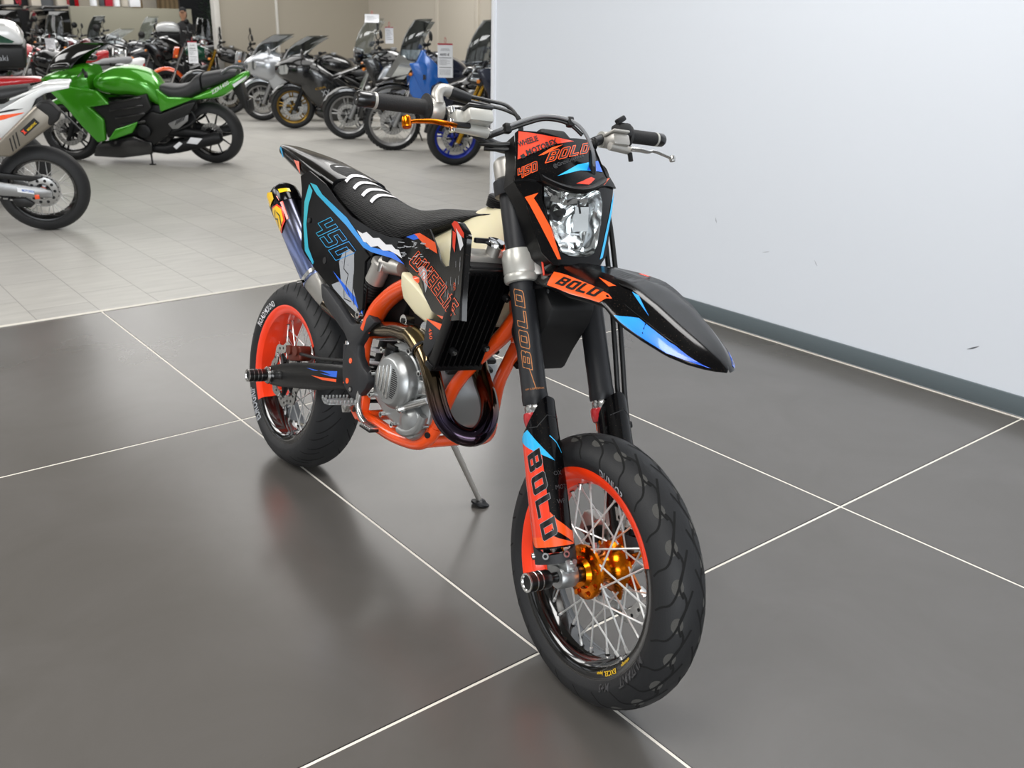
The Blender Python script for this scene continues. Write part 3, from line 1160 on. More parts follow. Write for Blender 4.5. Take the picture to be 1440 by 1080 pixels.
# ---------------------------------------------------------------- front mudguard
FEN = [(-.13, .625, .055, .555), (-.09, .665, .070, .60), (-.04, .686, .080, .640), (.05, .676, .088, .622), (.10, .662, .091, .600),
       (.14, .647, .094, .580), (.20, .622, .097, .557), (.257, .594, .100, .533), (.275, .583, .102, .512), (.30, .563, .101, .487),
       (.345, .520, .093, .450), (.39, .470, .078, .413), (.42, .436, .060, .392), (.440, .410, .044, .379), (.452, .390, .028, .371), (.460, .376, .014, .366), (.463, .370, .004, .364)]


def fen_sec(u):
    wt, hw, we = interp(FEN, u)
    return wt, hw, we


class FenS(Surf):
    """b: 0 = right lower edge, 1 = right crest, 2 = left crest, 3 = left lower edge"""

    def __init__(s):
        s.out = V((0, 0, 1))

    def fn(s, a, b):
        wt, hw, we = fen_sec(a)
        cr = hw * .52
        sg = -1
        if b > 1.5:
            sg, b = 1, 3 - b
        if b <= 1:
            t = b
            v = hw + (cr - hw) * (t ** 1.15)
            w = we + (wt - .004 - we) * (t ** .85)
        else:
            t = (b - 1) / .5
            v = cr * (1 - t)
            w = wt - .004 + .004 * math.sin(t * PI / 2) - .010 * math.sin(t * PI) * max(0, 1 - abs(a - .2) / .25)
        return (a, sg * v, w)

    def __call__(s, a, b, off=0.):
        p = V(s.fn(a, b))
        if off:
            e = .004
            n = (V(s.fn(a + e, b)) - p).cross(V(s.fn(a, b + e * 4)) - p)
            n.normalize()
            if n.z < 0 and b > .3 and b < 2.7:
                n = -n
            if b <= .3 and n.y > 0 or b >= 2.7 and n.y < 0:
                n = -n
            p = p + n * off
        return p


FS = FenS()
b = MB(MFR)
us = [x[0] for x in FEN]
us = sorted(set([-.13 + (.593) * k / 60 for k in range(61)]))
bs = [k / 8 for k in range(9)] + [1.25, 1.5, 1.75] + [2 + k / 8 for k in range(9)]
rings = []
for u in us:
    o = [FS(u, t) for t in bs]
    i = [FS(u, t) - V((0, 0, .004 * min(1, fen_sec(u)[1] / .06))) for t in bs]
    rings.append(o + i[::-1])
b.loft(rings, 'gloss_black_plastic')
b.patch([(.058, .62), (.058, .05), (.240, .04), (.268, .34), (.20, .46), (.14, .54)], FS, 'orange_print', .0008, cell=.03)
b.block('BOLD', (.083, .17), (.0076, -.0016), (.0032, .052), FS, 'black_print', .0014, gap=.8)
b.patch([(.282, .04), (.33, .40), (.40, .36), (.45, .10), (.39, .02), (.33, .02)], FS, 'sky_blue_print', .0008, cell=.03)
b.patch([(.282, 2.96), (.33, 2.7), (.40, 2.64), (.452, 2.6), (.452, 2.9), (.39, 2.98), (.33, 2.98)], FS, 'sky_blue_print', .0008, cell=.03)
b.patch([(.205, .78), (.262, .72), (.246, .60)], FS, 'orange_print', .0008, cell=.03)
b.patch([(.298, .86), (.312, .90), (.345, .62)], FS, 'sky_blue_print', .0008, cell=.03)
b.patch([(.20, 1.9), (.23, 1.95), (.26, 2.3), (.235, 2.3)], FS, 'red_print', .0008, cell=.03)
for q in ((.27, .30, .82, .94), (.30, .40, .45, .40)):
    b.ribbon([(q[0], q[2]), ((q[0] + q[1]) / 2, (q[2] + q[3]) / 2), (q[1], q[3])], .012, FS, 'plain_black_plastic', .003)
b.build('front_mudguard', moto, 50)
b = MB(MFR)
b.plate([(.03, .58), (.0, .655), (-.09, .655), (-.15, .56), (-.12, .46), (-.07, .50), (.0, .545)], lambda p, q, h: (p, h, q), -.062, .062, 'matte_black', .01)
b.box((-.055, -.045, .56), (.02, .02, .03), 'matte_black', .004)
b.cyl((-.06, -.06, .545), (-.06, -.085, .548), .008, 'matte_black', 12)
b.build('mudguard_rear_section', moto)

# ---------------------------------------------------------------- headlight mask
class Mask(Surf):
    def fn(s, v, w):
        return (.080 - 1.4 * v * v - .22 * max(0, w - .86) - .12 * max(0, .80 - w), v, w)


MK = Mask(None, (1, 0, 0))
half = [(0, .958), (.045, .968), (.104, .972), (.112, .966), (.125, .90), (.138, .853), (.120, .812), (.100, .73), (.090, .695), (.064, .674), (.03, .670), (0, .670)]
halfl = [(0, .958), (.04, .963), (.078, .966), (.086, .960), (.098, .90), (.108, .870), (.124, .880), (.140, .855)]
lens = [(0, .824), (.028, .826), (.062, .838), (.076, .838), (.080, .806), (.071, .764), (.060, .726), (.044, .695), (.027, .687), (0, .685)]
mirr = lambda h: [(-x, y) for x, y in h] + [(x, y) for x, y in h[::-1][1:-1]]
b = MB(MFR)
# upper number board and the surround as one shell with an opening for the lamp
ol = mirr(half)
il = mirr([(x * 1.03, .755 + (y - .755) * 1.03) for x, y in lens])
up = [(-x, y) for x, y in half[:6]] + [(-.11, .855), (-.075, .848), (-.03, .834), (0, .830), (.03, .834), (.075, .848), (.11, .855)] + halfl[::-1][:-1]
b.patch(up, MK, 'gloss_black_plastic', .006, .005, .012, 'plain_black_plastic')
for sg in (-1, 1):
    side = [(sg * x, y) for x, y in [(.138, .857), (.120, .812), (.100, .73), (.090, .695), (.064, .668), (.03, .664), (0, .664), (0, .686), (.027, .688), (.045, .696),
                                     (.062, .726), (.073, .764), (.082, .808), (.078, .844), (.11, .860)]]
    b.patch(side, MK, 'gloss_black_plastic', 0., .005, .012, 'plain_black_plastic')
# brow over the lamp
for sg in (-1, 1):
    pass
rows = []
for k in range(21):
    v = -.084 + .182 * k / 20
    w = .832 + 3.6 * v * v
    p = MK(v, w)
    rows.append([p + V((.004, 0, .010)), p + V((.014, 0, .004)), p + V((.018, 0, -.002)), p + V((.012, 0, -.007)), p + V((.0, 0, -.004))])
b.loft(rows, 'plain_black_plastic')
# pods behind the mask towards the forks
for sg in (-1, 1):
    pr = [(sg * x, y) for x, y in half[3:10]]
    ring = [[MK(v, w, -.003) for v, w in pr], [MK(v, w, -.004) + V((-.05, -.006 * sg, 0)) for v, w in pr]]
    b.loft(ring, 'plain_black_plastic', caps=False, closed=False)
    b.patch([(sg * x, y) for x, y in ([(.120, .816), (.089, .825), (.101, .813), (.067, .75), (.046, .680), (.054, .680), (.079, .731)] if sg < 0 else
                                      [(.138, .850), (.118, .815), (.086, .738), (.064, .683), (.074, .688), (.100, .753)])], MK,
            'orange_print' if sg < 0 else 'sky_blue_print', .0012, cell=.01)
b.patch([(-.104, .969), (-.041, .960), (.030, .953), (-.029, .939), (-.122, .900)], MK, 'red_print', .007, cell=.012)
b.patch([(-.036, .931), (-.004, .941), (-.060, .912), (-.074, .909)], MK, 'orange_print', .0069, cell=.012)
b.patch([(-.042, .860), (.021, .893), (.093, .914), (.098, .886), (.024, .879)], MK, 'sky_blue_print', .007, cell=.012)
b.patch([(.045, .882), (.060, .904), (.093, .914), (.098, .886)], MK, 'blue_print', .0073, cell=.012)
b.patch([(.004, .847), (.053, .866), (.064, .863), (.041, .848)], MK, 'red_print', .007, cell=.012)
b.patch([(.060, .852), (.122, .876), (.092, .854)], MK, 'orange_print', .007, cell=.012)
b.font('WHEELIE', (-.112, .930), (.0088, .0030), (-.0012, .0135), MK, 'black_print', .0078, .05)
b.font('MOTOREX', (-.100, .908), (.0122, .0050), (-.001, .0140), MK, 'black_print', .0078, .06)
b.patch([(-.116, .908), (-.106, .914), (-.103, .905), (-.112, .901)], MK, 'black_print', .0078, cell=.02)
b.block('BOLD', (-.064, .890), (.0066, .0020), (.0034, .0050), MK, 'black_print', .0076, .0014, 0., 1., fill='orange_print')
b.block('450', (-.132, .853), (.0034, .0014), (.0005, .0038), MK, 'black_print', .0076, .0010, .1, .7, fill='orange_print')
b.font('@GrazieOneWheel', (-.046, .879), (.0085, .0034), (-.002, .0085), MK, 'dark_grey_print', .0076)
mk = b.build('headlight_mask', moto)

b = MB(MFR)
lo = [V((x, y, 0)) for x, y in mirr(lens)]
lo = [(p.x, p.y) for i in range(len(lo)) for p in (lo[i], lo[i].lerp(lo[(i + 1) % len(lo)], .5))]
cen = (0, .762)
rings = []
for q, (t, dpt) in enumerate(((1., .004), (.97, -.010), (.90, -.034), (.74, -.048), (.55, -.060), (.34, -.066), (.15, -.068))):
    rings.append([MK(v * t, cen[1] + .012 * (1 - t) + (w - cen[1]) * t) + V((dpt + (.003 if (j // 4) % 2 and 0 < q < 3 else 0), 0, 0)) for j, (v, w) in enumerate(lo)])
b.loft(rings, 'reflector_silver', caps=False)
b.f.append([len(b.v) - len(lo) + q for q in range(len(lo))])
b.m.append(b.mi('reflector_silver'))
for v_, w_, dv, dw, tx, ty in ((.034, .778, .018, .026, .25, .3), (.022, .816, .030, .006, .1, .9), (-.02, .818, .030, .006, -.2, .9), (.0, .735, .03, .012, .0, -.5)):
    c_ = MK(v_, w_) + V((-.026, 0, 0))
    b.add([c_ + V((tx * s_ * dv + ty * q_ * dw, s_ * dv, q_ * dw)) for s_, q_ in ((-1, -1), (1, -1), (1, 1), (-1, 1))], [(0, 1, 2, 3)], 'reflector_silver')
hl = b.build('headlight', mk, 40)
b = MB(MFR)
b.lathe([(.013, -.004), (.019, -.002), (.019, .002), (.013, .004)], MK(-.036, .788) + V((-.022, 0, 0)), (1, .15, 0), 'dark_metal', 28, loop=True)
b.lathe([(0, .014), (.007, .013), (.009, .009), (.009, -.03)], MK(-.028, .787) + V((-.02, 0, 0)), (1, .15, 0), 'dark_metal', 24)
b.box(MK(.02, .80) + V((-.012, 0, 0)), (.004, .003, .03), 'dark_metal')
b.build('bulb', hl)
b = MB(MFR)
rings = []
for t, dpt in ((1., .003), (.93, .011), (.75, .018), (.5, .022), (.2, .024)):
    rings.append([MK(v * t, cen[1] + (w - cen[1]) * t) + V((dpt, 0, 0)) for v, w in lo])
b.loft(rings, 'clear_lens', caps=False)
k = b.mi('clear_lens')
n = len(lo)
b.f.append([len(b.v) - n + q for q in range(n)])
b.m.append(k)
b.build('lens', hl, 60)
b = MB(MFR)
b.plate([(-.055, .93), (-.045, .985), (.02, .985), (.05, .955), (.05, .93)], lambda p, q, h: (h, p, q), -.01, .05, 'matte_black', .006)
b.build('instrument', moto)
b = MB(MFR)
b.tube(spl([(.0, -.06, .76), (.015, -.065, .72), (.01, -.06, .68), (.015, -.055, .63), (-.005, -.055, .58), (-.03, -.06, .555), (-.06, -.06, .55)], 6), .0035, 'cable_black', 8)
b.tube(spl([(.01, -.068, .75), (.025, -.07, .70), (.02, -.065, .65)], 6), .0025, 'red_print', 8)
b.box((-.002, -.066, .74), (.016, .014, .03), 'red_seal', .003)
b.box((-.005, -.05, .70), (.02, .03, .08), 'orange_frame', .004)
b.build('wiring', moto)

# ---------------------------------------------------------------- bodywork of the supermoto
def fp(x, z):
    return -.11 - .05 * max(0, .95 - z) + .1 * max(0, .05 - x)


def fs(x, z):
    return -.12 - .095 * min(1, max(0, (x - .72) / .38)) ** 1.3


SP = Surf(lambda x, z: (x, fp(x, z), z), (0, -1, 0))
SS = Surf(lambda x, z: (x, fs(x, z), z), (0, -1, 0))

PANEL = [(.045, .962), (.10, .985), (.21, .960), (.29, .925), (.392, .893), (.526, .875), (.605, .873), (.677, .880), (.711, .816), (.639, .822),
         (.541, .818), (.534, .807), (.546, .665), (.548, .642), (.524, .62), (.243, .705), (.15, .738), (.121, .756), (.091, .843), (.065, .926)]
SHR = [(.66, .862), (.70, .89), (.749, .905), (.827, .93), (.905, .89), (.933, .868), (.965, .862), (.993, .87), (.985, .91), (.971, .962), (.985, .971), (1.008, .972),
       (1.065, .955), (1.072, .93), (1.092, .85), (1.109, .769), (1.016, .744), (.917, .746), (.86, .766), (.804, .787), (.713, .814)]


def side_panel(xf):
    b = MB(xf)
    b.patch(PANEL, SP, 'gloss_black_plastic', 0., .004, .02, 'plain_black_plastic')
    return b


b = side_panel(None)
b.patch([(.11, .946), (.138, .93), (.126, .883), (.132, .828), (.167, .764), (.216, .728), (.213, .719), (.149, .749), (.113, .824), (.097, .89)], SP,
        'cyan_blue_print', .0008)
b.patch([(.115, .951), (.159, .949), (.203, .928), (.369, .886), (.472, .842), (.527, .831), (.643, .838), (.705, .818), (.639, .822), (.531, .818), (.487, .822),
         (.374, .864), (.167, .924)], SP, 'cyan_blue_print', .0010)
b.patch([(.341, .726), (.413, .705), (.486, .683), (.532, .664), (.544, .645), (.436, .682)], SP, 'blue_print', .0012)
b.patch([(.436, .862), (.47, .858), (.49, .866), (.53, .856), (.56, .862), (.60, .851), (.628, .856), (.65, .848), (.686, .851), (.701, .829), (.66, .836), (.623, .839), (.59, .833),
         (.56, .84), (.526, .831), (.50, .838), (.482, .838)], SP, 'white_print', .0012)
b.patch([(.379, .787), (.412, .804), (.442, .799), (.474, .704), (.519, .640), (.448, .655), (.361, .679), (.345, .687), (.395, .709), (.367, .758)], SP,
        'grey_print', .0011)
for q in (((.395, .80), (.40, .745), (.43, .735), (.428, .70), (.455, .68)), ((.46, .74), (.47, .69), (.49, .66)), ((.42, .69), (.43, .665), (.47, .665))):
    b.ribbon(q, .0028, SP, 'black_print', .0016)
b.patch([(.449, .805), (.497, .818), (.530, .805), (.512, .787), (.540, .662), (.528, .648), (.474, .704)], SP, 'plain_black_plastic', .004, .004)
b.block('450', (.335, .762), (-.0072 * -1, .0062 * -1 + .0), (-.0160 * 1, .0102), SP, 'cyan_blue_print', .0014, .0019, 0., .9, False) if 0 else None
b.block('450', (.168, .826), (.0132, -.0050), (.0180, .0076), SP, 'cyan_blue_print', .0014, .0022, 0., .8, False)
b.cyl(SP(.149, .842, -.002), SP(.149, .842, .004), .008, 'matte_black', 12)
b.cyl(SP(.28, .745, -.002), SP(.28, .745, .0015), .010, 'matte_black', 12)
b.cyl(SP(.522, .640, -.002), SP(.522, .640, .006), .0115, 'machined_aluminium', 16)
b.cyl(SP(.522, .640, .006), SP(.522, .640, .0075), .005, 'dark_metal', 6)
b.build('side_panel', moto)
side_panel(MIRY).build('side_panel', moto)


def shroud(xf, art):
    b = MB(xf)
    b.patch(SHR, SS, 'gloss_black_plastic', 0., .004, .018, 'plain_black_plastic')
    # front lip folding inwards
    ed = spl([(1.008, .973, 0), (1.065, .955, 0), (1.074, .93, 0), (1.093, .85, 0), (1.110, .769, 0)], 5)
    rr = []
    for p in ed:
        q = V((p.x, fs(p.x, p.y), p.y))
        rr.append([q, q + V((.005, .002, 0)), q + V((.010, .012, 0)), q + V((.006, .013, 0)), q + V((.002, .006, 0)), q + V((-.004, .005, 0))])
    b.loft(rr, 'gloss_black_plastic')
    # crease
    if art:
        b.patch([(.971, .963), (.985, .972), (1.008, .973), (1.060, .956), (1.066, .945), (1.03, .948), (1.003, .95)], SS, 'red_print', .0009)
        b.patch([(1.005, .958), (1.05, .945), (1.07, .93), (1.055, .915), (1.035, .93)], SS, 'white_print', .0012)
        b.patch([(.985, .95), (1.01, .948), (1.02, .905), (1.0, .915)], SS, 'red_print', .0011)
        b.patch([(.739, .903), (.770, .911), (.88, .905), (.905, .882), (.825, .885)], SS, 'orange_print', .0009)
        b.patch([(.70, .889), (.739, .903), (.775, .898), (.74, .888)], SS, 'blue_print', .0009)
        b.block('WHEELIE', (.729, .827), (.0104, -.0021), (.0082, .0066), SS, 'orange_print', .0012, .0022, 0., .8, False)
        for k in range(26):
            x = .66 + .2 * rnd.random()
            z = .83 + .06 * rnd.random()
            b.ribbon([(x, z), (x + .012 + .02 * rnd.random(), z + .006 * rnd.random())], .0022, SS, 'grey_print', .001)
        for k in range(14):
            x = .98 + .09 * rnd.random()
            z = .80 + .13 * rnd.random()
            b.ribbon([(x, z), (x + .006, z - .012 - .01 * rnd.random())], .0018, SS, 'grey_print', .001)
        b.patch([(.79, .825), (.82, .838), (.85, .83), (.87, .80), (.862, .778), (.84, .80), (.81, .81)], SS, 'grey_print', .0008)
        b.patch([(.82, .830), (.84, .828), (.852, .80), (.835, .808)], SS, 'white_print', .001)
        b.font('450', (1.04, .838), (.006, -.008), (.012, .008), SS, 'orange_print', .0012)
        b.ribbon([(1.02, .81), (1.06, .795), (1.055, .785), (1.085, .775)], .0022, SS, 'orange_print', .0012)
        b.patch([(.96, .746), (1.016, .7445), (1.06, .757), (1.0, .752)], SS, 'orange_print', .001)
    return b.build('tank_shroud', moto)


shroud(None, True)
shroud(MIRY, False)


def scoop(xf, art):
    b = MB(xf)
    b.plate([(.955, .735), (1.025, .738), (1.018, .700), (.977, .645), (.955, .66)], lambda p, q, h: (p, h, q), -.198, -.178, 'textured_black_plastic', .004)
    if art:
        F = Surf(lambda x, z: (x, -.199, z), (0, -1, 0))
        b.font('450', (.972, .715), (.006, -.012), (.012, .005), F, 'orange_print', .0008)
        b.patch([(.955, .7355), (1.025, .7385), (1.022, .722)], F, 'orange_print', .0006)
    return b.build('radiator_scoop', moto)


scoop(None, True)
scoop(MIRY, False)

# tail / rear mudguard
b = MB()
rows = [(-.315, 1.012, 1.022, .016), (-.30, 1.000, 1.034, .028), (-.24, .988, 1.036, .040), (-.12, .965, 1.030, .062), (0, .940, 1.020, .080), (.12, .930, 1.002, .088),
        (.22, .92, .985, .092)]
body_loft(b, rows, 'gloss_black_plastic', 24, 3.5, mfn=lambda i, k: 'blue_print' if i < 3 else 'gloss_black_plastic')
TL = Surf(lambda x, z: (x, -interp([(-.30, .030), (-.24, .041), (-.12, .063), (0, .0815), (.12, .0895)], x)[0], z), (0, -1, 0))
b.patch([(-.285, 1.022), (-.268, 1.028), (-.225, .998), (-.232, .994)], TL, 'sky_blue_print', .002)
b.patch([(-.10, 1.000), (-.045, 1.000), (-.02, .965), (-.055, .978)], TL, 'orange_print', .002)
b.build('rear_mudguard', moto)
b = MB()
b.plate([(-.06, .93), (.09, .925), (.02, .87), (-.03, .84)], lambda p, q, h: (p, h, q), -.045, .045, 'matte_black', .008)
b.build('tail_light_bracket', moto)

# seat
SEAT = [(.045, .980, 1.000, .060), (.07, .966, 1.012, .074), (.14, .958, 1.008, .080), (.238, .930, .985, .090), (.337, .902, .966, .100), (.431, .880, .951, .106),
        (.499, .864, .946, .106), (.572, .856, .948, .100), (.645, .872, .959, .094), (.705, .894, .972, .088), (.77, .920, .980, .080), (.846, .952, .988, .066),
        (.921, .976, .993, .05), (.945, .982, .990, .03)]


def seat_ring(x, zl, zt, hw):
    o = []
    n = 28
    for k in range(n):
        t = -PI / 2 + 2 * PI * k / n
        c, s = math.cos(t), math.sin(t)
        if s >= 0:
            y = hw * math.copysign(abs(c) ** .75, c) * (1 - .34 * s ** 1.5)
            z = zl + .012 + (zt - zl - .012) * (s ** .9)
        else:
            y = hw * math.copysign(abs(c) ** .4, c)
            z = zl + .012 + .012 * s
        o.append(V((x, y, z)))
    return o


P = spl([V((r[0], r[1], r[2])) for r in SEAT], 4)
W = spl([V((r[3], 0, 0)) for r in SEAT], 4)
b = MB()
b.loft([seat_ring(a.x, a.y, a.z, w.x) for a, w in zip(P, W)], 'seat_vinyl')


def seat_top(x, t):
    r = interp(SEAT, x)
    zl, zt, hw = r
    s = max(0., 1 - abs(t))
    c = math.copysign(math.sqrt(max(0, 1 - s * s)), t)
    return (x, hw * math.copysign(abs(c) ** .75, c) * (1 - .34 * s ** 1.5), zl + .012 + (zt - zl - .012) * (s ** .9))


ST = Surf(seat_top, (0, 0, 1))
for x in (.19, .25, .31, .365):
    b.patch([(x, .02), (x + .035, -.30), (x + .052, -.30), (x + .02, .02), (x + .03, .30), (x + .01, .30)], ST, 'white_print', .0016, cell=.012)
b.patch([(.10, -.12), (.12, -.12), (.12, .0), (.135, .10), (.11, .10), (.105, .0)], ST, 'white_print', .0016, cell=.012)
b.build('seat', moto, 60)

# fuel tank
b = MB()
TK = [(.715, .80, .925, .090), (.76, .74, .945, .112), (.82, .712, .972, .128), (.87, .702, 1.000, .136), (.91, .705, 1.010, .140), (.96, .72, 1.002, .138),
      (1.0, .76, .98, .115), (1.03, .81, .955, .08)]


def tank_ring(x, zl, zt, hw):
    o = []
    n = 28
    for k in range(n):
        t = 2 * PI * k / n
        c, s = math.cos(t), math.sin(t)
        zc = (zl + zt) / 2 - .03
        y = hw * math.copysign(abs(c) ** .6, c)
        if s > 0:
            y *= 1 - .62 * s ** 1.3
            z = zc + (zt - zc) * s ** .8
        else:
            z = zc - (zc - zl) * abs(s) ** .7
        o.append(V((x, y, z)))
    return o


P = spl([V((r[0], r[1], r[2])) for r in TK], 4)
W = spl([V((r[3], 0, 0)) for r in TK], 4)
b.loft([tank_ring(a.x, a.y, a.z, w.x) for a, w in zip(P, W)], 'tank_plastic')
LOBE = [(.732, .806), (.740, .768), (.760, .738), (.82, .714), (.878, .704), (.895, .715), (.905, .748), (.86, .768), (.804, .789), (.75, .804)]
for sg in (1, -1):
    b.plate(LOBE, lambda p, q, h: (p, -sg * (h - .010 * max(0, (.80 - p)) / .06 * 0), q), .10, .1455, 'tank_plastic', .012, 3)
tk = b.build('fuel_tank', moto, 50, label='translucent cream fuel tank')
b = MB()
prof = [(0, .032), (.026, .031), (.030, .027)] + [(.031 if k % 2 else .029, .024 - .002 * k) for k in range(12)]
b.lathe(prof, (.905, 0, 1.004), (.15, 0, 1), 'matte_black', 28)
b.tube(spl([(.905, 0, 1.035), (.92, .0, 1.06), (.97, .01, 1.06), (1.03, .01, 1.04)], 5), .005, 'cable_black', 8)
b.build('filler_cap', tk, label='black filler cap')

# radiators
for sd in (1, -1):
    xf = MIRY if sd < 0 else None
    b = MB(xf)
    R = Matrix.Rotation(R_(18), 3, 'Y')
    b.box((1.03, -.125, .765), (.035, .13, .27), 'matte_black', .004, rot=R)
    b.box((1.045, -.125, .895), (.045, .135, .045), 'raw_aluminium', .01, rot=R)
    b.cyl((1.058, -.115, .91), (1.065, -.115, .935), .016, 'raw_aluminium', 16)
    b.lathe([(0, .012), (.02, .011), (.023, .006), (.023, 0), (.017, -.002)], (1.065, -.115, .935), (.28, 0, 1), 'chrome', 24)
    b.box((1.06, -.145, .942), (.012, .05, .012), 'dark_metal', .003)
    ra = b.build('radiator', moto)
    b = MB(xf)
    for k in range(9):
        b.box((1.055, -.072 - .0155 * k, .755), (.014, .003, .25), 'plain_black_plastic', rot=R)
    b.box((1.085, -.13, .876), (.02, .14, .016), 'plain_black_plastic', .003, rot=R)
    b.box((1.0, -.13, .633), (.03, .15, .016), 'plain_black_plastic', .003, rot=R)
    b.box((1.045, -.198, .755), (.03, .008, .26), 'plain_black_plastic', .003, rot=R)
    for y_, z_ in ((-.075, .82), (-.08, .69), (-.17, .68)):
        c = V((1.058 + (z_ - .755) * .32, y_, z_))
        b.cyl(c, c + V((.014, 0, -.004)), .009, 'dark_metal', 14)
        b.cyl(c + V((.014, 0, -.004)), c + V((.018, 0, -.005)), .0045, 'machined_aluminium', 10)
    b.build('radiator_grille', ra)

# ---------------------------------------------------------------- frame
b = MB()
# steering head and top tubes
HT = V((1.155, 0, .852))
HB = V((1.070, 0, 1.030))
b.cyl(HT, HB, .036, 'orange_frame', 24)
main = spl([(1.13, 0, .87), (1.085, -.012, .80), (1.045, -.03, .72), (.985, -.052, .640), (.938, -.068, .565), (.918, -.080, .494), (.906, -.088, .44)], 6)
for sg in (1, -1):
    mm = [V((p.x, p.y * sg, p.z)) for p in main]
    b.tube(mm, [.026 - .009 * min(1, k / 18) for k in range(len(mm))], 'orange_frame', 16)
    low = spl([(.906, -.088, .44), (.893, -.095, .408), (.865, -.10, .385), (.82, -.102, .372), (.74, -.104, .362), (.66, -.106, .362), (.60, -.108, .362), (.565, -.110, .372),
               (.560, -.112, .40), (.545, -.106, .47), (.538, -.106, .55), (.552, -.106, .62)], 5)
    lw = [V((p.x, p.y * sg, p.z)) for p in low]
    b.tube(lw, .0195, 'orange_frame', 14)
    up = spl([(1.10, -.02, .96), (1.02, -.055, .90), (.90, -.095, .835), (.78, -.105, .79), (.70, -.104, .757), (.64, -.104, .72), (.59, -.107, .67), (.565, -.11, .61)], 5)
    uu = [V((p.x, p.y * sg, p.z)) for p in up]
    b.tube(uu, .031, 'orange_frame', 16, flat=.75)
    rail = spl([(.64, -.07, .80), (.45, -.075, .84), (.2, -.07, .90), (.0, -.05, .93)], 4)
    b.tube([V((p.x, p.y * sg, p.z)) for p in rail], .012, 'matte_black', 10)
    strut = spl([(.56, -.085, .60), (.40, -.085, .70), (.20, -.075, .86)], 4)
    b.tube([V((p.x, p.y * sg, p.z)) for p in strut], .011, 'matte_black', 10)
b.plate([(1.12, .93), (1.15, .85), (1.06, .70), (1.02, .82)], lambda p, q, h: (p, h, q), -.02, .02, 'orange_frame', .006)
b.plate([(.54, .40), (.60, .43), (.60, .37), (.575, .35), (.545, .365)], lambda p, q, h: (p, h, q), -.128, -.10, 'orange_frame', .004)
b.cyl((.567, -.12, .385), (.567, -.134, .385), .013, 'dark_metal', 14)
b.cyl((.60, .1, .37), (.60, -.1, .37), .015, 'orange_frame', 12)
b.cyl((.88, .1, .39), (.88, -.1, .39), .015, 'orange_frame', 12)
for p in ((.995, -.075, .66), (.90, -.095, .42)):
    b.cyl(V(p), V(p) + V((.008, -.018, 0)), .008, 'dark_metal', 12)
b.build('frame', moto, label='glossy orange tubular frame')

YG = [(.300, .682), (.318, .640), (.345, .622), (.472, .575), (.502, .553), (.479, .513), (.486, .47), (.494, .447), (.508, .428), (.545, .413), (.567, .408), (.593, .424),
      (.622, .455), (.636, .48), (.625, .502), (.592, .512), (.565, .532), (.555, .561), (.585, .605), (.630, .645), (.594, .660), (.55, .622), (.52, .612), (.50, .61), (.42, .645), (.34, .675)]
for sg in (1, -1):
    b = MB(MIRY if sg < 0 else None)
    b.plate(YG, lambda p, q, h: (p, h - .02 * max(0, (.5 - p)) * 0, q), -.138, -.112, 'textured_black_plastic', .006)
    for x, z, r, m in ((.53, .51, .008, 'orange_print'), (.525, .45, .008, 'orange_print'), (.548, .432, .009, 'matte_black'), (.548, .432, .006, 'machined_aluminium')):
        b.cyl((x, -.136, z), (x, -.1395 - .001 * (m == 'machined_aluminium'), z), r, m, 12)
    b.cyl((.49, -.125, .50), (.485, -.125, .545), .014, 'textured_black_plastic', 12)
    b.cyl((.485, -.125, .545), (.484, -.125, .555), .010, 'chrome', 12)
    b.build('frame_guard', moto, label='dark grey textured frame guard')

# ---------------------------------------------------------------- engine
b = MB()
case = [(.70, .405), (.76, .395), (.86, .400), (.905, .44), (.91, .52), (.885, .60), (.83, .635), (.74, .63), (.66, .58), (.62, .50), (.63, .44)]
b.plate(case, lambda p, q, h: (p, h, q), -.118, .10, 'cast_aluminium', .012, 3)
for x, z in case:
    b.cyl((x * .97 + .023, -.112, z * .97 + .0156), (x * .97 + .023, -.128, z * .97 + .0156), .008, 'machined_aluminium', 10)
    b.cyl((x * .97 + .023, -.128, z * .97 + .0156), (x * .97 + .023, -.1285, z * .97 + .0156), .004, 'dark_metal', 6)
# water pump cover and ribs in front of the clutch
b.lathe([(0, -.142), (.02, -.142), (.026, -.138), (.044, -.132), (.05, -.122), (.05, -.11)], (.845, 0, .437), (0, 1, 0), 'cast_aluminium', 32)
b.tube(spl([(.80, -.125, .40), (.84, -.13, .405), (.885, -.128, .43), (.90, -.125, .47)], 5), .012, 'cast_aluminium', 10)
for dz in (0, .022, .044):
    b.box((.885, -.12, .50 + dz), (.06, .02, .007), 'cast_aluminium', .002, rot=Matrix.Rotation(-.4, 3, 'Y'))
b.cyl((.832, -.145, .472), (.925, -.135, .52), .0105, 'machined_aluminium', 14)
b.cyl((.828, -.15, .470), (.836, -.15, .474), .015, 'machined_aluminium', 14)
b.box((.90, -.125, .545), (.05, .03, .035), 'machined_aluminium', .004, rot=Matrix.Rotation(-.2, 3, 'Y'))
eng = b.build('engine', moto)
b = MB()
cc = V((.788, 0, .530))
b.lathe([(0, -.176), (.056, -.176), (.060, -.174), (.071, -.160), (.073, -.155), (.073, -.13), (.078, -.128), (.078, -.110)], cc, (0, 1, 0), 'cast_aluminium', 56)
FC = Surf(lambda x, z: (x, -.1762, z), (0, -1, 0))
for k in range(4):
    x = cc.x - .050 + .017 * k
    b.plate([(x, cc.z - .022 - .006 * k), (x + .011, cc.z - .030 - .005 * k), (x + .011, cc.z + .030 + .006 * k), (x, cc.z + .024 + .006 * k)], lambda p, q, h: (p, h, q), -.1790, -.175, 'machined_aluminium', .001)
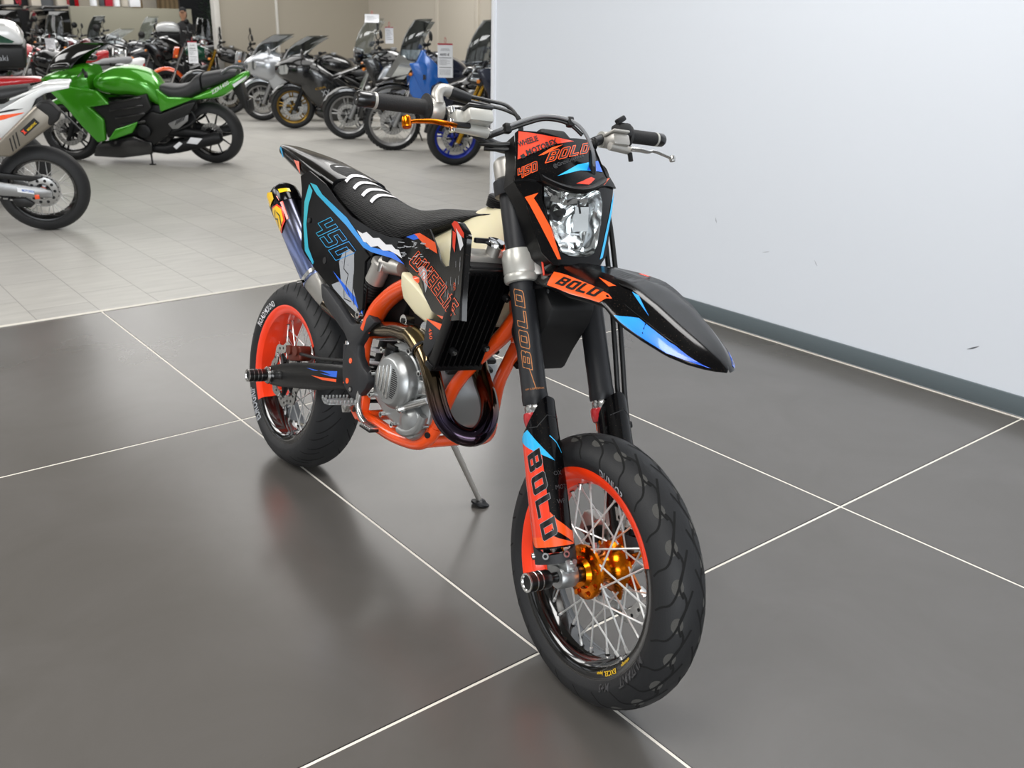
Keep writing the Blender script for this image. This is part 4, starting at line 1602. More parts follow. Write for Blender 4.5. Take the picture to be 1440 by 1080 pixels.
for i in range(9):
    for j in range(15):
        x = cc.x + .020 + .0038 * i
        z = cc.z - .036 + .0052 * j
        if (x - cc.x) ** 2 + (z - cc.z) ** 2 < .048 ** 2:
            b.box((x, -.1762, z), (.0022, .0012, .003), 'dark_metal')
b.font('KTM', (cc.x - .012, cc.z - .052), (.009, .003), (0, .012), FC, 'machined_aluminium', .0012, .02)
for k in range(7):
    t = 2 * PI * k / 7 + .5
    p = cc + V((.083 * math.cos(t), -.112, .083 * math.sin(t)))
    b.cyl(p, p + V((0, -.022, 0)), .0085, 'machined_aluminium', 12)
    b.cyl(p + V((0, -.022, 0)), p + V((0, -.0225, 0)), .0045, 'dark_metal', 6)
b.build('clutch_cover', eng, label='silver clutch cover')
b = MB()
b.cyl((.752, -.15, .585), (.752, -.15, .604), .019, 'plain_black_plastic', 20)
b.box((.752, -.15, .609), (.042, .012, .014), 'plain_black_plastic', .003)
b.cyl((.757, -.135, .565), (.752, -.148, .588), .021, 'cast_aluminium', 20)
b.build('oil_filler_cap', eng)
b = MB()
cy = [V((.83, 0, .60)), V((.86, 0, .72)), V((.885, 0, .82))]
for k in range(9):
    p = cy[0].lerp(cy[2], k / 8)
    b.box(p, (.15, .15, .016), 'cast_aluminium' if k > 4 else 'dark_metal', .008, rot=Matrix.Rotation(.24, 3, 'Y'))
b.box((.855, 0, .71), (.125, .125, .23), 'dark_metal', .01, rot=Matrix.Rotation(.24, 3, 'Y'))
b.box((.775, 0, .735), (.21, .13, .15), 'matte_black', .01)  # black filler box, its colour standing for shade inside the frame
b.cyl((.746, -.10, .679), (.746, -.125, .679), .016, 'machined_aluminium', 16)
b.cyl((.746, -.125, .679), (.746, -.128, .679), .008, 'dark_metal', 6)
b.tube(spl([(.90, -.085, .66), (.86, -.10, .69), (.87, -.11, .72)], 4), .012, 'machined_aluminium', 12)
b.cyl((.868, -.125, .690), (.872, -.14, .692), .016, 'machined_aluminium', 16)
b.cyl((.845, -.115, .735), (.848, -.13, .737), .011, 'machined_aluminium', 14)
b.tube(spl([(.90, -.12, .68), (.93, -.13, .66), (.945, -.14, .62)], 4), .004, 'machined_aluminium', 8)
b.tube(spl([(.92, -.10, .70), (.945, -.13, .68), (.95, -.14, .64)], 4), .009, 'cable_black', 8)
b.build('cylinder', eng)
b = MB()  # reservoir of the shock, throttle body, airbox behind the panels
b.plate([(.06, .965), (.16, .965), (.30, .915), (.45, .885), (.62, .87), (.70, .80), (.66, .66), (.54, .60), (.42, .68), (.25, .84), (.10, .92)], lambda p, q, h: (p, h, q), -.075, .075, 'matte_black', .01)
b.build('airbox_filler', moto)  # black block filling in the darkness behind the panels
b = MB()
d = V((.10, 0, -.16)).normalized()
a0 = V((.565, -.095, .80))
b.lathe([(0, 0), (.026, 0), (.031, .004), (.031, .014), (.027, .016), (.027, .068), (.024, .07)], a0, (-.42, -.05, -.9), 'raw_aluminium', 28)
for k in range(6):
    b.lathe([(.021, .072 + .009 * k), (.025, .0745 + .009 * k), (.025, .077 + .009 * k), (.021, .079 + .009 * k)], a0, (-.42, -.05, -.9), 'matte_black', 24)
b.lathe([(.02, .07), (.02, .13), (0, .13)], a0, (-.42, -.05, -.9), 'matte_black', 20)
b.tube([(.57, -.09, .795), (.66, -.09, .80)], [.026, .022], 'raw_aluminium', 18)
b.cyl((.585, -.115, .80), (.59, -.12, .775), .006, 'chrome', 10)
b.box((.60, -.105, .815), (.03, .02, .02), 'dark_metal', .003)
b.build('shock_reservoir', moto, label='silver shock absorber reservoir')
b = MB()
for k in range(12):
    pass
b.tube([(.47, 0, .42), (.55, 0, .80)], .03, 'dark_metal', 16)
hp = [V((.47 + .08 * t / 80 + .045 * math.cos(t * .6), .045 * math.sin(t * .6), .46 + .30 * t / 80)) for t in range(81)]
b.tube(hp, .006, 'white_print', 8)
b.build('shock_absorber', moto)

# exhaust
hpipe = spl([(.90, -.0, .66), (.928, -.0, .61), (.962, -.005, .575), (1.005, -.015, .548), (1.045, -.035, .522), (1.068, -.060, .493), (1.070, -.090, .472), (1.050, -.122, .474), (1.022, -.145, .495),
             (.998, -.158, .535), (.975, -.165, .582), (.945, -.166, .622), (.905, -.162, .648)], 7)
b = MB()
b.tube(hpipe, .0235, 'heat_tinted_titanium', 24)
hd = b.build('exhaust_header', moto, label='heat tinted titanium header pipe')
b = MB()
g = spl([(.915, -.163, .643), (.87, -.157, .660), (.835, -.150, .664)], 5)
b.tube(g, .0262, 'gold_titanium', 24)
b.lathe([(.0268, -.004), (.0285, -.003), (.0285, .003), (.0268, .004)], (.908, -.1625, .646), (.83, -.12, -.45), 'dark_metal', 24)
b.tube(spl([(.838, -.15, .664), (.80, -.143, .658), (.72, -.125, .645), (.62, -.105, .62), (.52, -.09, .60), (.40, -.08, .592), (.23, -.063, .60)], 5), .025, 'heat_tinted_titanium', 20)
b.build('mid_pipe', hd, label='gold titanium link pipe')
b = MB()
A, B_ = V((.215, -.060, .606)), V((-.126, -.092, .899))
ax = (B_ - A)
L = ax.length
u, w, dd = frame_from(ax)


def sec(t, r, fl=.86, n=28):
    c = A + ax * t
    o = []
    for k in range(n):
        q = 2 * PI * k / n
        cc_, s_ = math.cos(q), math.sin(q)
        o.append(c + u * r * fl * math.copysign(abs(cc_) ** .8, cc_) + w * r * math.copysign(abs(s_) ** .8, s_))
    return o


b.loft([sec(0, .026), sec(.06, .034), sec(.17, .046), sec(.185, .047)], 'raw_aluminium', caps=True)
mu = b.build('silencer_cone', moto)
b = MB()
b.loft([sec(.185, .049), sec(.19, .0505), sec(.82, .0525)], 'blued_titanium')
for t in (.20,):
    b.loft([sec(t, .0515), sec(t + .002, .053), sec(t + .028, .053), sec(t + .03, .0515)], 'machined_aluminium')
c = A + ax * .21 - u * 0
b.cyl(c + V((-.02, -.052, -.02)), c + V((.02, -.056, -.01)), .005, 'chrome', 8)
b.build('silencer', moto, label='blued titanium silencer')
b = MB()
b.loft([sec(.815, .0535), sec(.82, .0545), sec(.90, .0545), sec(.95, .051), sec(.985, .041), sec(1., .028), sec(.99, .02)], 'gloss_black_plastic', caps=True)


def muf(a, h):
    # a: angle from the outward side, h: metres along the axis
    c = A + dd * h
    q = a / .052
    out = V((0, -1, 0))
    out = (out - dd * out.dot(dd)).normalized()
    upv = dd.cross(out)
    if upv.z < 0:
        upv = -upv
    return c + (out * math.cos(q) * (.86 if abs(u.y) > .7 else 1.) + upv * math.sin(q)) * .0535


MF = Surf(muf, (0, -1, 0))
for pl, m, of in (([(-.035, .375), (-.01, .382), (.018, .372), (.03, .345), (.022, .30), (-.02, .285), (-.045, .31)], 'red_print', .003),
                  ([(-.030, .372), (-.01, .377), (.014, .368), (.024, .345), (.017, .308), (-.018, .294), (-.038, .315)], 'yellow_print', .0036),
                  ([(-.03, .425), (.0, .435), (.018, .42), (.014, .396), (-.02, .392)], 'yellow_print', .0045),
                  ([(.04, .415), (.075, .405), (.075, .392), (.04, .40)], 'yellow_print', .0045),
                  ([(.025, .40), (.04, .375), (.035, .30), (.028, .30), (.030, .37)], 'red_print', .003)):
    b.patch(pl, MF, m, of, cell=.012)
for q in (((-.02, .31), (-.005, .33), (-.02, .345), (.0, .36)), ((.0, .30), (.01, .33), (.004, .35))):
    b.ribbon(q, .004, MF, 'black_print', .0042)
b.font('FMF', (-.012, .402), (0, .012), (-.012, .0), MF, 'white_print', .005, .02)
b.build('silencer_end_cap', moto)

# ---------------------------------------------------------------- swingarm, rear brake, pegs, levers
b = MB()
for sg in (1, -1):
    rows = []
    for x, zc, hh, y, hw in ((-.035, .305, .026, .104, .016), (.0, .311, .032, .106, .018), (.06, .328, .038, .108, .018), (.18, .363, .042, .108, .018), (.32, .400, .042, .106, .018),
                             (.46, .440, .036, .10, .02), (.53, .455, .036, .09, .02)):
        rows.append([V((x, sg * -(y + dy), zc + dz)) for dy, dz in ((hw, hh * .7), (hw, -hh * .7), (hw * .6, -hh), (-hw * .6, -hh), (-hw, -hh * .7), (-hw, hh * .7), (-hw * .6, hh), (hw * .6, hh))])
    b.loft(rows, 'plain_black_plastic')
b.box((.46, 0, .44), (.10, .19, .06), 'plain_black_plastic', .01, rot=Matrix.Rotation(-.25, 3, 'Y'))
SW = Surf(lambda x, z: (x, -(.1262 - .008 * max(0, x - .32) / .14), z), (0, -1, 0))
b.patch([(.255, .410), (.30, .414), (.492, .467), (.500, .446), (.40, .425), (.34, .418), (.40, .430), (.36, .428)], SW, 'blue_print', .001, cell=.03)
b.patch([(.29, .396), (.36, .410), (.495, .440), (.498, .432), (.36, .402)], SW, 'orange_print', .001, cell=.03)
b.patch([(.02, .335), (.09, .35), (.10, .325), (.03, .312)], SW, 'black_print', .001, cell=.03)
b.build('swingarm', moto)
b = MB()
b.lathe([(.012, -.122), (.026, -.122), (.029, -.126), (.029, -.132), (.024, -.138), (.012, -.138)], (0, 0, RR), (0, 1, 0), 'machined_aluminium', 10)
b.cyl((0, -.13, RR), (0, -.15, RR), .012, 'black_print', 16)
for r0, r1, m in ((.142, .155, 'black_print'), (.155, .157, 'machined_aluminium'), (.157, .168, 'black_print'), (.168, .17, 'machined_aluminium'), (.17, .182, 'black_print'),
                  (.182, .184, 'machined_aluminium'), (.184, .196, 'black_print')):
    rr = .0215 if m == 'machined_aluminium' else .0207
    b.lathe([(.012, -r0), (rr, -r0), (rr, -r1), (.012, -r1)], (0, 0, RR), (0, 1, 0), m, 24)
b.lathe([(.0207, -.196), (.0207, -.199), (.0165, -.199), (.015, -.196)], (0, 0, RR), (0, 1, 0), 'machined_aluminium', 24)
b.lathe([(.015, -.196), (0, -.194)], (0, 0, RR), (0, 1, 0), 'matte_black', 24)
b.build('axle_slider', moto, label='black rear axle slider with silver rings')
b = MB()
b.box((.115, -.083, .415), (.085, .045, .048), 'calliper_brown', .008, rot=Matrix.Rotation(-.25, 3, 'Y'), seg=2)
b.cyl((.09, -.10, .42), (.09, -.112, .42), .016, 'calliper_brown', 14)
b.cyl((.135, -.10, .43), (.135, -.112, .43), .016, 'calliper_brown', 14)
b.box((.06, -.07, .385), (.05, .02, .06), 'machined_aluminium', .005)
b.tube(spl([(.155, -.10, .425), (.2, -.11, .435), (.3, -.112, .452), (.45, -.112, .487)], 5), .0055, 'dark_metal', 8)
b.build('rear_brake_calliper', moto, label='brown rear brake calliper')

for sg in (1, -1):
    b = MB(MIRY if sg < 0 else None)
    b.tube([(.572, -.115, .394), (.568, -.145, .402)], .012, 'cast_aluminium', 12)
    b.plate([(.542, -.14), (.600, -.14), (.590, -.222), (.575, -.230), (.548, -.222)], lambda p, q, h: (p, q, h), .402, .407, 'cast_aluminium', .002)
    for k in range(8):
        for x in (.547, .594):
            b.box((x - .0006 * k, -.145 - .0105 * k, .411), (.005, .005, .010), 'cast_aluminium', .001)
    for k in range(4):
        b.box((.556 + .009 * k, -.224, .411), (.005, .005, .010), 'cast_aluminium', .001)
    b.plate([(.556, .402), (.592, .402), (.585, .380), (.572, .372)], lambda p, q, h: (p, h, q), -.17, -.145, 'machined_aluminium', .003)
    b.build('footpeg', moto)
b = MB()
b.tube(spl([(.585, -.125, .455), (.592, -.135, .42), (.605, -.14, .395), (.635, -.142, .375), (.68, -.142, .365)], 5), .0085, 'machined_aluminium', 10)
b.box((.69, -.150, .367), (.055, .030, .008), 'dark_metal', .002)
for k in range(6):
    b.box((.668 + .009 * k, -.150, .373), (.005, .03, .008), 'machined_aluminium', .001)
b.build('rear_brake_pedal', moto)
b = MB()
a_, e_ = V((.565, .13, .40)), V((.626, .325, .075))
b.tube([a_, e_], [.011, .008], 'raw_aluminium', 14)
d_ = (e_ - a_).normalized()
nrm = V((0, math.sin(LEAN), math.cos(LEAN)))
f0 = V((.626, .330, .0615))
b.lathe([(0, .018), (.012, .017), (.018, .010), (.030, .006), (.030, .0), (0, 0)], f0, nrm, 'dark_metal', 20)
b.build('side_stand', moto)
b = MB()
ch = []
for t in range(0, 13):
    q = PI / 2 + PI * t / 12
    ch.append(V((.1 * math.cos(q), .08, RR + .1 * math.sin(q))))
for t in range(0, 9):
    q = -PI / 2 + PI * t / 8
    ch.append(V((.66 + .035 * math.cos(q), .08, .46 + .035 * math.sin(q))))
ch.append(ch[0])
b.tube(ch, .007, 'dark_metal', 6)
b.build('drive_chain', moto)

# ================================================================ the other motorcycles
for n_, c_, r_, m_ in (('paint_green', '#43a01e', .18, .3), ('paint_white', '#e4e6e6', .25, 0), ('paint_red', '#b3161f', .25, 0), ('paint_black', '#0b0c0e', .2, 0),
                       ('paint_silver', '#b4b8bd', .22, .6), ('paint_blue', '#1566c4', .2, .1), ('paint_grey', '#55585c', .3, .2), ('paint_orange', '#ee5a14', .25, 0),
                       ('paint_dark_green', '#0d4a36', .2, .2), ('paint_dark_blue', '#141c33', .22, .2), ('paint_wine', '#5d1016', .22, .1)):
    mat(n_, c_, r_, m_, coat=.8)
mat('bike_plastic', '#0c0d0e', .45)
mat('seat_grey', '#2e2f31', .5, bump=.2)
mat('seat_light_grey', '#77787a', .5, bump=.2)
mat('engine_dark', '#1d1e20', .45, metal=.5)
mat('engine_silver', '#9a9b9c', .4, metal=.8)
mat('rim_silver', '#b2b2b2', .3, metal=.8)
mat('rim_gold', '#9a7a35', .3, metal=.8)
mat('rim_blue', '#1a2fa0', .3, metal=.2)
mat('rim_black', '#0c0c0d', .25)
mat('fork_gold', '#b58a2c', .25, metal=.9)
mat('brake_steel', '#a9a9a8', .3, metal=.9)
mat('lamp_glass', '#dfe3e4', .08, metal=.9)
mat('amber_lamp', '#f08a1c', .2, coat=.8)
mat('red_lamp', '#b5121c', .2, coat=.8)
mat('card_white', '#eceef2', .5)
mat('card_red', '#b01830', .5)
mat('card_print', '#44464c', .6)
glass_mat('screen_smoke', '#c0c4c6', .06, .04)
glass_mat('screen_clear', '#eef1f2', .06, .04)
mat('screen_black', '#0a0b0c', .08, coat=1.)
mat('titanium_grey', '#8a847a', .35, metal=.8)
mat('badge_yellow', '#e8c31c', .4)


def arc_fender(b, cx, cz, r, a0, a1, hw, m, n=16):
    rings = []
    for k in range(n + 1):
        t = R_(a0 + (a1 - a0) * k / n)
        q = 1 - .35 * abs(2 * k / n - 1) ** 3
        o, i = [], []
        for y, d in ((-1, -.035), (-.92, -.008), (-.5, .008), (0, .012), (.5, .008), (.92, -.008), (1, -.035)):
            rr = r + d
            o.append(V((cx + rr * math.cos(t), y * hw * q, cz + rr * math.sin(t))))
            i.append(V((cx + (rr - .006) * math.cos(t), y * hw * q * .96, cz + (rr - .006) * math.sin(t))))
        rings.append(o + i[::-1])
    b.loft(rings, m)


def windscreen(b, base, top, w0, w1, m, curve=.12, bulge=.03):
    rings = []
    N = 10
    for k in range(9):
        s = k / 8
        o = []
        w = w0 + (w1 - w0) * s
        wq = w * (1 - .55 * max(0, s - .75) ** 2 * 4)
        for j in range(N + 1):
            t = -1 + 2 * j / N
            x = base[0] + (top[0] - base[0]) * s - curve * t * t + bulge * math.sin(PI * s)
            z = base[1] + (top[1] - base[1]) * s + bulge * .5 * math.sin(PI * s)
            o.append(V((x, wq * t, z)))
        rings.append(o + [p + V((-.004, 0, -.003)) for p in o[::-1]])
    b.loft(rings, m)


WCACHE = {}


def bg_wheel(root, name, x, R, tw, rim, style, disc, xf=None):
    key = (name, x, R, tw, rim, style, disc, str(xf))
    if key in WCACHE:
        src = WCACHE[key]
        o = src.copy()
        COL.objects.link(o)
        o.parent = root
        for c in src.children:
            d = c.copy()
            COL.objects.link(d)
            d.parent = o
        return o
    M = Matrix.Translation((x, 0, R))
    if xf is not None:
        M = xf @ M
    b = MB(M)
    rb = R - .085 if style != 'big' else R - .06
    q = tw * .36
    b.lathe([(rb + .012, q), (rb + .012, q - .006), (rb - .004, q * .6), (rb - .012, 0), (rb - .004, -q * .6), (rb + .012, -q + .006), (rb + .012, -q), (rb - .004, -q + .004),
             (rb - .022, -q * .4), (rb - .022, q * .4), (rb - .004, q - .004)], (0, 0, 0), (0, 1, 0), rim, 48, loop=True)
    if style == 'cast':
        for k in range(5):
            for da in (-.13, .13):
                t = 2 * PI * k / 5 + .2
                b.tube([(.04 * math.cos(t), 0, .04 * math.sin(t)), ((rb - .015) * math.cos(t + da), 0, (rb - .015) * math.sin(t + da))], [.014, .009], rim, 6)
        b.lathe([(.02, -.05), (.045, -.05), (.05, -.02), (.05, .02), (.045, .05), (.02, .05)], (0, 0, 0), (0, 1, 0), rim, 20)
    elif style == 'ten':
        for k in range(10):
            t = 2 * PI * k / 10
            b.tube([(.04 * math.cos(t), 0, .04 * math.sin(t)), ((rb - .015) * math.cos(t), 0, (rb - .015) * math.sin(t))], [.012, .007], rim, 6)
        b.lathe([(.02, -.05), (.045, -.05), (.05, -.02), (.05, .02), (.045, .05), (.02, .05)], (0, 0, 0), (0, 1, 0), rim, 20)
    o = b.build(name, root)
    if style in ('spoke', 'big'):
        h = MB(M)
        h.lathe([(.015, -.055), (.03, -.055), (.045, -.045), (.045, -.038), (.025, -.02), (.025, .02), (.045, .038), (.045, .045), (.03, .055), (.015, .055)], (0, 0, 0), (0, 1, 0),
                'engine_silver', 24)
        h.build('hub', o)
        Mi = M.inverted()
        src = []
        for k in range(32):
            if k < 4:
                s = MB(M)
                sd = (-1, 1)[k % 2]
                ht = (-1, 1)[k // 2] * 1.05
                s.cyl((.043 * math.cos(ht), sd * .04, .043 * math.sin(ht)), (rb - .018, sd * .008, 0), .0024, 'spoke_steel', 5)
                e = s.build('spoke', o)
                src.append(e)
            else:
                e = src[k % 4].copy()
                COL.objects.link(e)
                e.parent = o
            e.matrix_local = M @ Matrix.Rotation(2 * PI * k / 32, 4, 'Y') @ Mi
    t = MB(M)
    h = tw * .46
    prof = [(rb + .004, -q + .002)] + [(R - h + h * math.cos(R_(f)), tw / 2 * math.sin(R_(f))) for f in range(-95, 96, 10)] + [(rb + .004, q - .002)]
    t.lathe(prof, (0, 0, 0), (0, 1, 0), 'tyre_rubber', 56)
    if style == 'big':
        for k in range(44):
            a = 2 * PI * k / 44
            for y in (-.034, 0, .034):
                aa = a + (0 if y == 0 else PI / 44)
                t.box(((R + (-.002 if y == 0 else -.010)) * math.cos(aa), y, (R + (-.002 if y == 0 else -.010)) * math.sin(aa)), (.02, .022, .022), 'tyre_rubber', .002,
                      rot=Matrix.Rotation(-aa, 3, 'Y'), seg=1)
    t.build('tyre', o, 60)
    if disc:
        for sd in ((-1, 1) if disc == 2 else (1,)):
            d = MB(M)
            r = .14 if disc == 2 else .115
            d.lathe([(r - .045, sd * .062), (r, sd * .062), (r, sd * .067), (r - .045, sd * .067)], (0, 0, 0), (0, 1, 0), 'brake_steel', 40, loop=True)
            for k in range(20):
                a = 2 * PI * k / 20
                for rr in (r - .013, r - .03):
                    d.cyl((rr * math.cos(a + rr * 4), sd * .0615, rr * math.sin(a + rr * 4)), (rr * math.cos(a + rr * 4), sd * .0675, rr * math.sin(a + rr * 4)), .005, 'engine_dark', 6)
            for k in range(5):
                a = 2 * PI * k / 5
                d.tube([(.03 * math.cos(a), sd * .062, .03 * math.sin(a)), ((r - .04) * math.cos(a), sd * .064, (r - .04) * math.sin(a))], .010, 'engine_dark', 5)
            d.build('brake_disc', o)
    WCACHE[key] = o
    return o


def loft_part(root, name, m, rows, p=2.8, n=20, **k):
    b = MB()
    body_loft(b, rows, m, n, p)
    return b.build(name, root, 45, **k)


def side_plates(root, name, m, poly, y0, y1, bev=.012, bow=.0, both=True):
    b = MB()
    for sg in ((1, -1) if both else (1,)):
        b.plate(poly, lambda p, q, h: (p, sg * h, q), y0, y1, m, bev, 2)
    return b.build(name, root, 45)


def tag_card(loc, w, h, yaw, label, red=True, text=None, group='price tags hung on the motorcycles', tilt=0.):
    t = thing('price_tag', label, 'price tag', loc, (tilt, 0, yaw), group)
    b = MB()
    rings = []
    for k in range(9):
        z = -h * k / 8
        d = .012 * math.sin(k / 8 * PI * 1.3)
        rings.append([V((-w / 2, d, z)), V((w / 2, d, z)), V((w / 2, d + .0015, z)), V((-w / 2, d + .0015, z))])
    b.loft(rings, 'card_white')
    F = Surf(lambda x, z: (x, .012 * math.sin(-z / h * PI * 1.3), z), (0, -1, 0))
    if red:
        b.patch([(-w / 2, 0), (w / 2, 0), (w / 2, -h * .045), (-w / 2, -h * .045)], F, 'card_red', .0015, cell=.02)
    if text:
        b.font(text, (-w * .36, -h * .36), (h * .075, 0), (0, h * .075), F, 'card_print', .002, .03)
        for zz, ww in ((.42, .8), (.70, .8), (.16, .5), (.20, .6)):
            b.ribbon([(-w * ww / 2, -h * zz), (w * ww / 2, -h * zz)], h * (.018 if ww > .7 else .01), F, 'card_print', .002)
        for k in range(5):
            b.ribbon([(-w * .4, -h * (.48 + .035 * k)), (w * (.1 + .2 * (k % 2)), -h * (.48 + .035 * k))], h * .008, F, 'card_print', .002)
            b.ribbon([(-w * .4, -h * (.77 + .035 * k)), (w * .35, -h * (.77 + .035 * k))], h * .007, F, 'card_print', .002)
    else:
        for k in range(6):
            b.ribbon([(-w * .38, -h * (.2 + .11 * k)), (w * (.1 + .12 * (k % 3)), -h * (.2 + .11 * k))], h * .02, F, 'card_print', .002)
    b.build('card', t)
    b = MB()
    b.tube(spl([(0, .002, 0), (.01, .01, .03), (0, .02, .06), (-.01, .01, .03), (0, .002, 0)], 4), .002, 'card_red', 5)
    b.build('string', t)
    return t


# shapes per kind, in metres: x forward from the middle of the wheelbase
def bike(label, front, rear, lean=8., kind='naked', col='paint_black', acc=None, seat='seat_grey', rim='rim_black', wheel='cast', R=.305, fork='engine_dark', screen=None, steer=0.,
         topcase=None, pannier=None, group='used motorcycles parked in the showroom', lamp='round', exhaust='engine_silver', tank=True, engine='engine_dark', bare_tail=False, tank_col=None, far=False, guards=False):
    f, r = V((*front, 0)), V((*rear, 0))
    d = f - r
    psi = math.atan2(d.y, d.x)
    mid = (f + r) / 2
    root = thing('motorcycle', label, 'motorcycle', (mid.x, mid.y, .001), (-R_(lean), 0, psi), group)
    acc = acc or col
    x0 = d.length / 2
    up = .06 if kind in ('adventure', 'enduro') else 0.
    rake = .42
    axd = V((-math.sin(rake), 0, math.cos(rake)))
    A = V((x0, 0, R))
    piv = A + V((-.05, 0, 0))
    ST = Matrix.Translation(piv) @ Matrix.Rotation(R_(steer), 4, axd) @ Matrix.Translation(-piv)
    bg_wheel(root, 'front_wheel', x0, R, .115, rim, wheel, 2 if kind != 'enduro' else 1, ST)
    bg_wheel(root, 'rear_wheel', -x0, .305, .16, rim, 'spoke' if wheel == 'big' else wheel, 1)
    for sg in (1, -1):
        b = MB(ST)
        o = V((-.035, sg * .095, 0))
        b.tube([A + o - axd * .04, A + o + axd * .30], [.026, .028], fork if kind == 'naked' or fork == 'fork_gold' else fork, 12)
        b.tube([A + o + axd * .30, A + o + axd * (.72 + up)], [.021, .021], 'chrome' if fork not in ('fork_gold',) else 'fork_gold', 12)
        b.box(A + V((-.09, sg * .085, .06)), (.06, .04, .08), 'engine_dark', .01)
        b.build('fork_leg', root)
    b = MB(ST)
    if kind in ('adventure', 'enduro') and wheel == 'big' or kind == 'enduro':
        arc_fender(b, x0 - .03, R + .02, R + .09, 5, 130, .065, acc)
    else:
        arc_fender(b, x0, R, R + .025, 10, 165, .075, acc)
    b.build('front_mudguard', root)
    b = MB()
    hx = x0 - .05 - .28
    # engine, frame
    b.plate([(-.32, .25), (.22, .22), (.30, .42), (.22, .62), (.02, .68), (-.25, .60), (-.36, .42)], lambda p, q, h: (p, h, q), -.15, .15, engine, .03)
    b.lathe([(0, .205), (.08, .205), (.10, .195), (.105, .15)], (-.1, 0, .40), (0, 1, 0), 'engine_silver' if engine != 'engine_dark' else engine, 28)
    b.lathe([(0, -.205), (.08, -.205), (.10, -.195), (.105, -.15)], (-.1, 0, .40), (0, 1, 0), engine, 28)
    for k in range(6):
        b.box((.16 + .015 * k, 0, .50 + .03 * k), (.20, .25, .010), engine, .004, rot=Matrix.Rotation(.35, 3, 'Y'))
    b.build('engine', root)
    b = MB()
    for sg in (1, -1):
        b.tube(spl([(hx - .02, sg * .03, .93 + up), (.15, sg * .13, .80 + up * .5), (-.2, sg * .14, .62), (-.32, sg * .12, .40)], 4), .024, 'bike_plastic', 8)
        b.tube(spl([(hx, sg * .03, .86 + up), (hx - .03, sg * .12, .6), (.2, sg * .14, .28)], 4), .018, 'bike_plastic', 8)
        b.tube([(-.25, sg * .10, .66), (-x0 - .1, sg * .07, .84 + up)], .014, 'bike_plastic', 8)
        b.tube([(-.32, sg * .11, .40), (-x0, sg * .115, .305)], [.034, .026], 'engine_dark' if rim != 'rim_silver' else 'engine_silver', 10, flat=1.3)
    b.box((hx + .02, 0, .55), (.03, .30, .30), 'bike_plastic', .01)
    b.build('frame', root)
    b = MB()
    b.tube(spl([(.22, -.06, .50), (.34, -.09, .38), (.25, -.12, .22), (-.1, -.14, .2), (-.35, -.16, .26)], 5), .024, 'engine_silver' if exhaust != 'engine_dark' else 'engine_dark', 10)
    up_ = .42 if kind in ('adventure', 'enduro') else .22
    for sg in ((1, -1) if kind == 'sport' else (1, -1)):
        b.tube([(-.32, sg * .16, .27), (-.48, sg * .18, .30 + up_ * .2)], [.024, .03], exhaust, 12)
        b.tube([(-.46, sg * .18, .30 + up_ * .15), (-.52, sg * .19, .31 + up_ * .25), (-x0 - .14, sg * .20, .36 + up_ * .75), (-x0 - .16, sg * .20, .365 + up_ * .77)], [.04, .055, .055, .04], exhaust, 16)
    b.build('exhaust', root)
    # tank, seat, tail
    tz = up
    if tank:
        tr = [(-.16, .74 + tz, .86 + tz, .09), (-.10, .73 + tz, .93 + tz, .13), (.05, .74 + tz, 1.0 + tz, .175), (.2, .76 + tz, 1.03 + tz, .185), (.32, .80 + tz, 1.0 + tz, .15), (.38, .86 + tz, .94 + tz, .07)]
        if kind == 'adventure':
            tr = [(-.16, .74 + tz, .88 + tz, .10), (-.08, .72 + tz, .97 + tz, .16), (.08, .66 + tz, 1.05 + tz, .22), (.22, .64 + tz, 1.08 + tz, .23), (.36, .72 + tz, 1.02 + tz, .18), (.44, .84 + tz, .95 + tz, .08)]
        tk = loft_part(root, 'fuel_tank', tank_col or col, tr, 2.5)
        b = MB()
        b.lathe([(0, .012), (.035, .011), (.042, .0), (.042, -.01)], (.14, 0, tr[3][2]), (0, 0, 1), 'engine_silver', 20)
        b.build('filler_cap', tk)
    loft_part(root, 'seat', seat, [(-.86, .88 + tz, .93 + tz, .07), (-.78, .83 + tz, .94 + tz, .11), (-.5, .78 + tz, .91 + tz, .13), (-.4, .74 + tz, .87 + tz, .14), (-.2, .73 + tz, .82 + tz, .12), (-.05, .76 + tz, .84 + tz, .09)], 3.2)
    if not bare_tail:
        loft_part(root, 'tail_fairing', acc, [(-1.02, .87 + tz, .92 + tz, .03), (-.95, .80 + tz, .93 + tz, .08), (-.75, .73 + tz, .88 + tz, .11), (-.45, .68 + tz, .80 + tz, .135), (-.2, .66 + tz, .76 + tz, .12), (-.12, .68 + tz, .74 + tz, .08)], 3.)
    b = MB()
    b.box((-1.0, 0, .84 + tz), (.03, .10, .05), 'red_lamp', .01)
    b.build('tail_light', root)
    b = MB()
    b.plate([(-.95, .80 + tz), (-.85, .78 + tz), (-1.0, .50), (-1.04, .50)], lambda p, q, h: (p, h, q), -.05, .05, 'bike_plastic', .006)
    b.box((-1.045, 0, .56), (.006, .18, .12), 'bike_plastic', .002)
    b.build('plate_holder', root)
    # bars and mirrors
    bz = 1.02 + up + (.06 if kind == 'adventure' else 0) - (.06 if kind == 'sport' else 0)
    bx = hx - .05
    b = MB(ST)
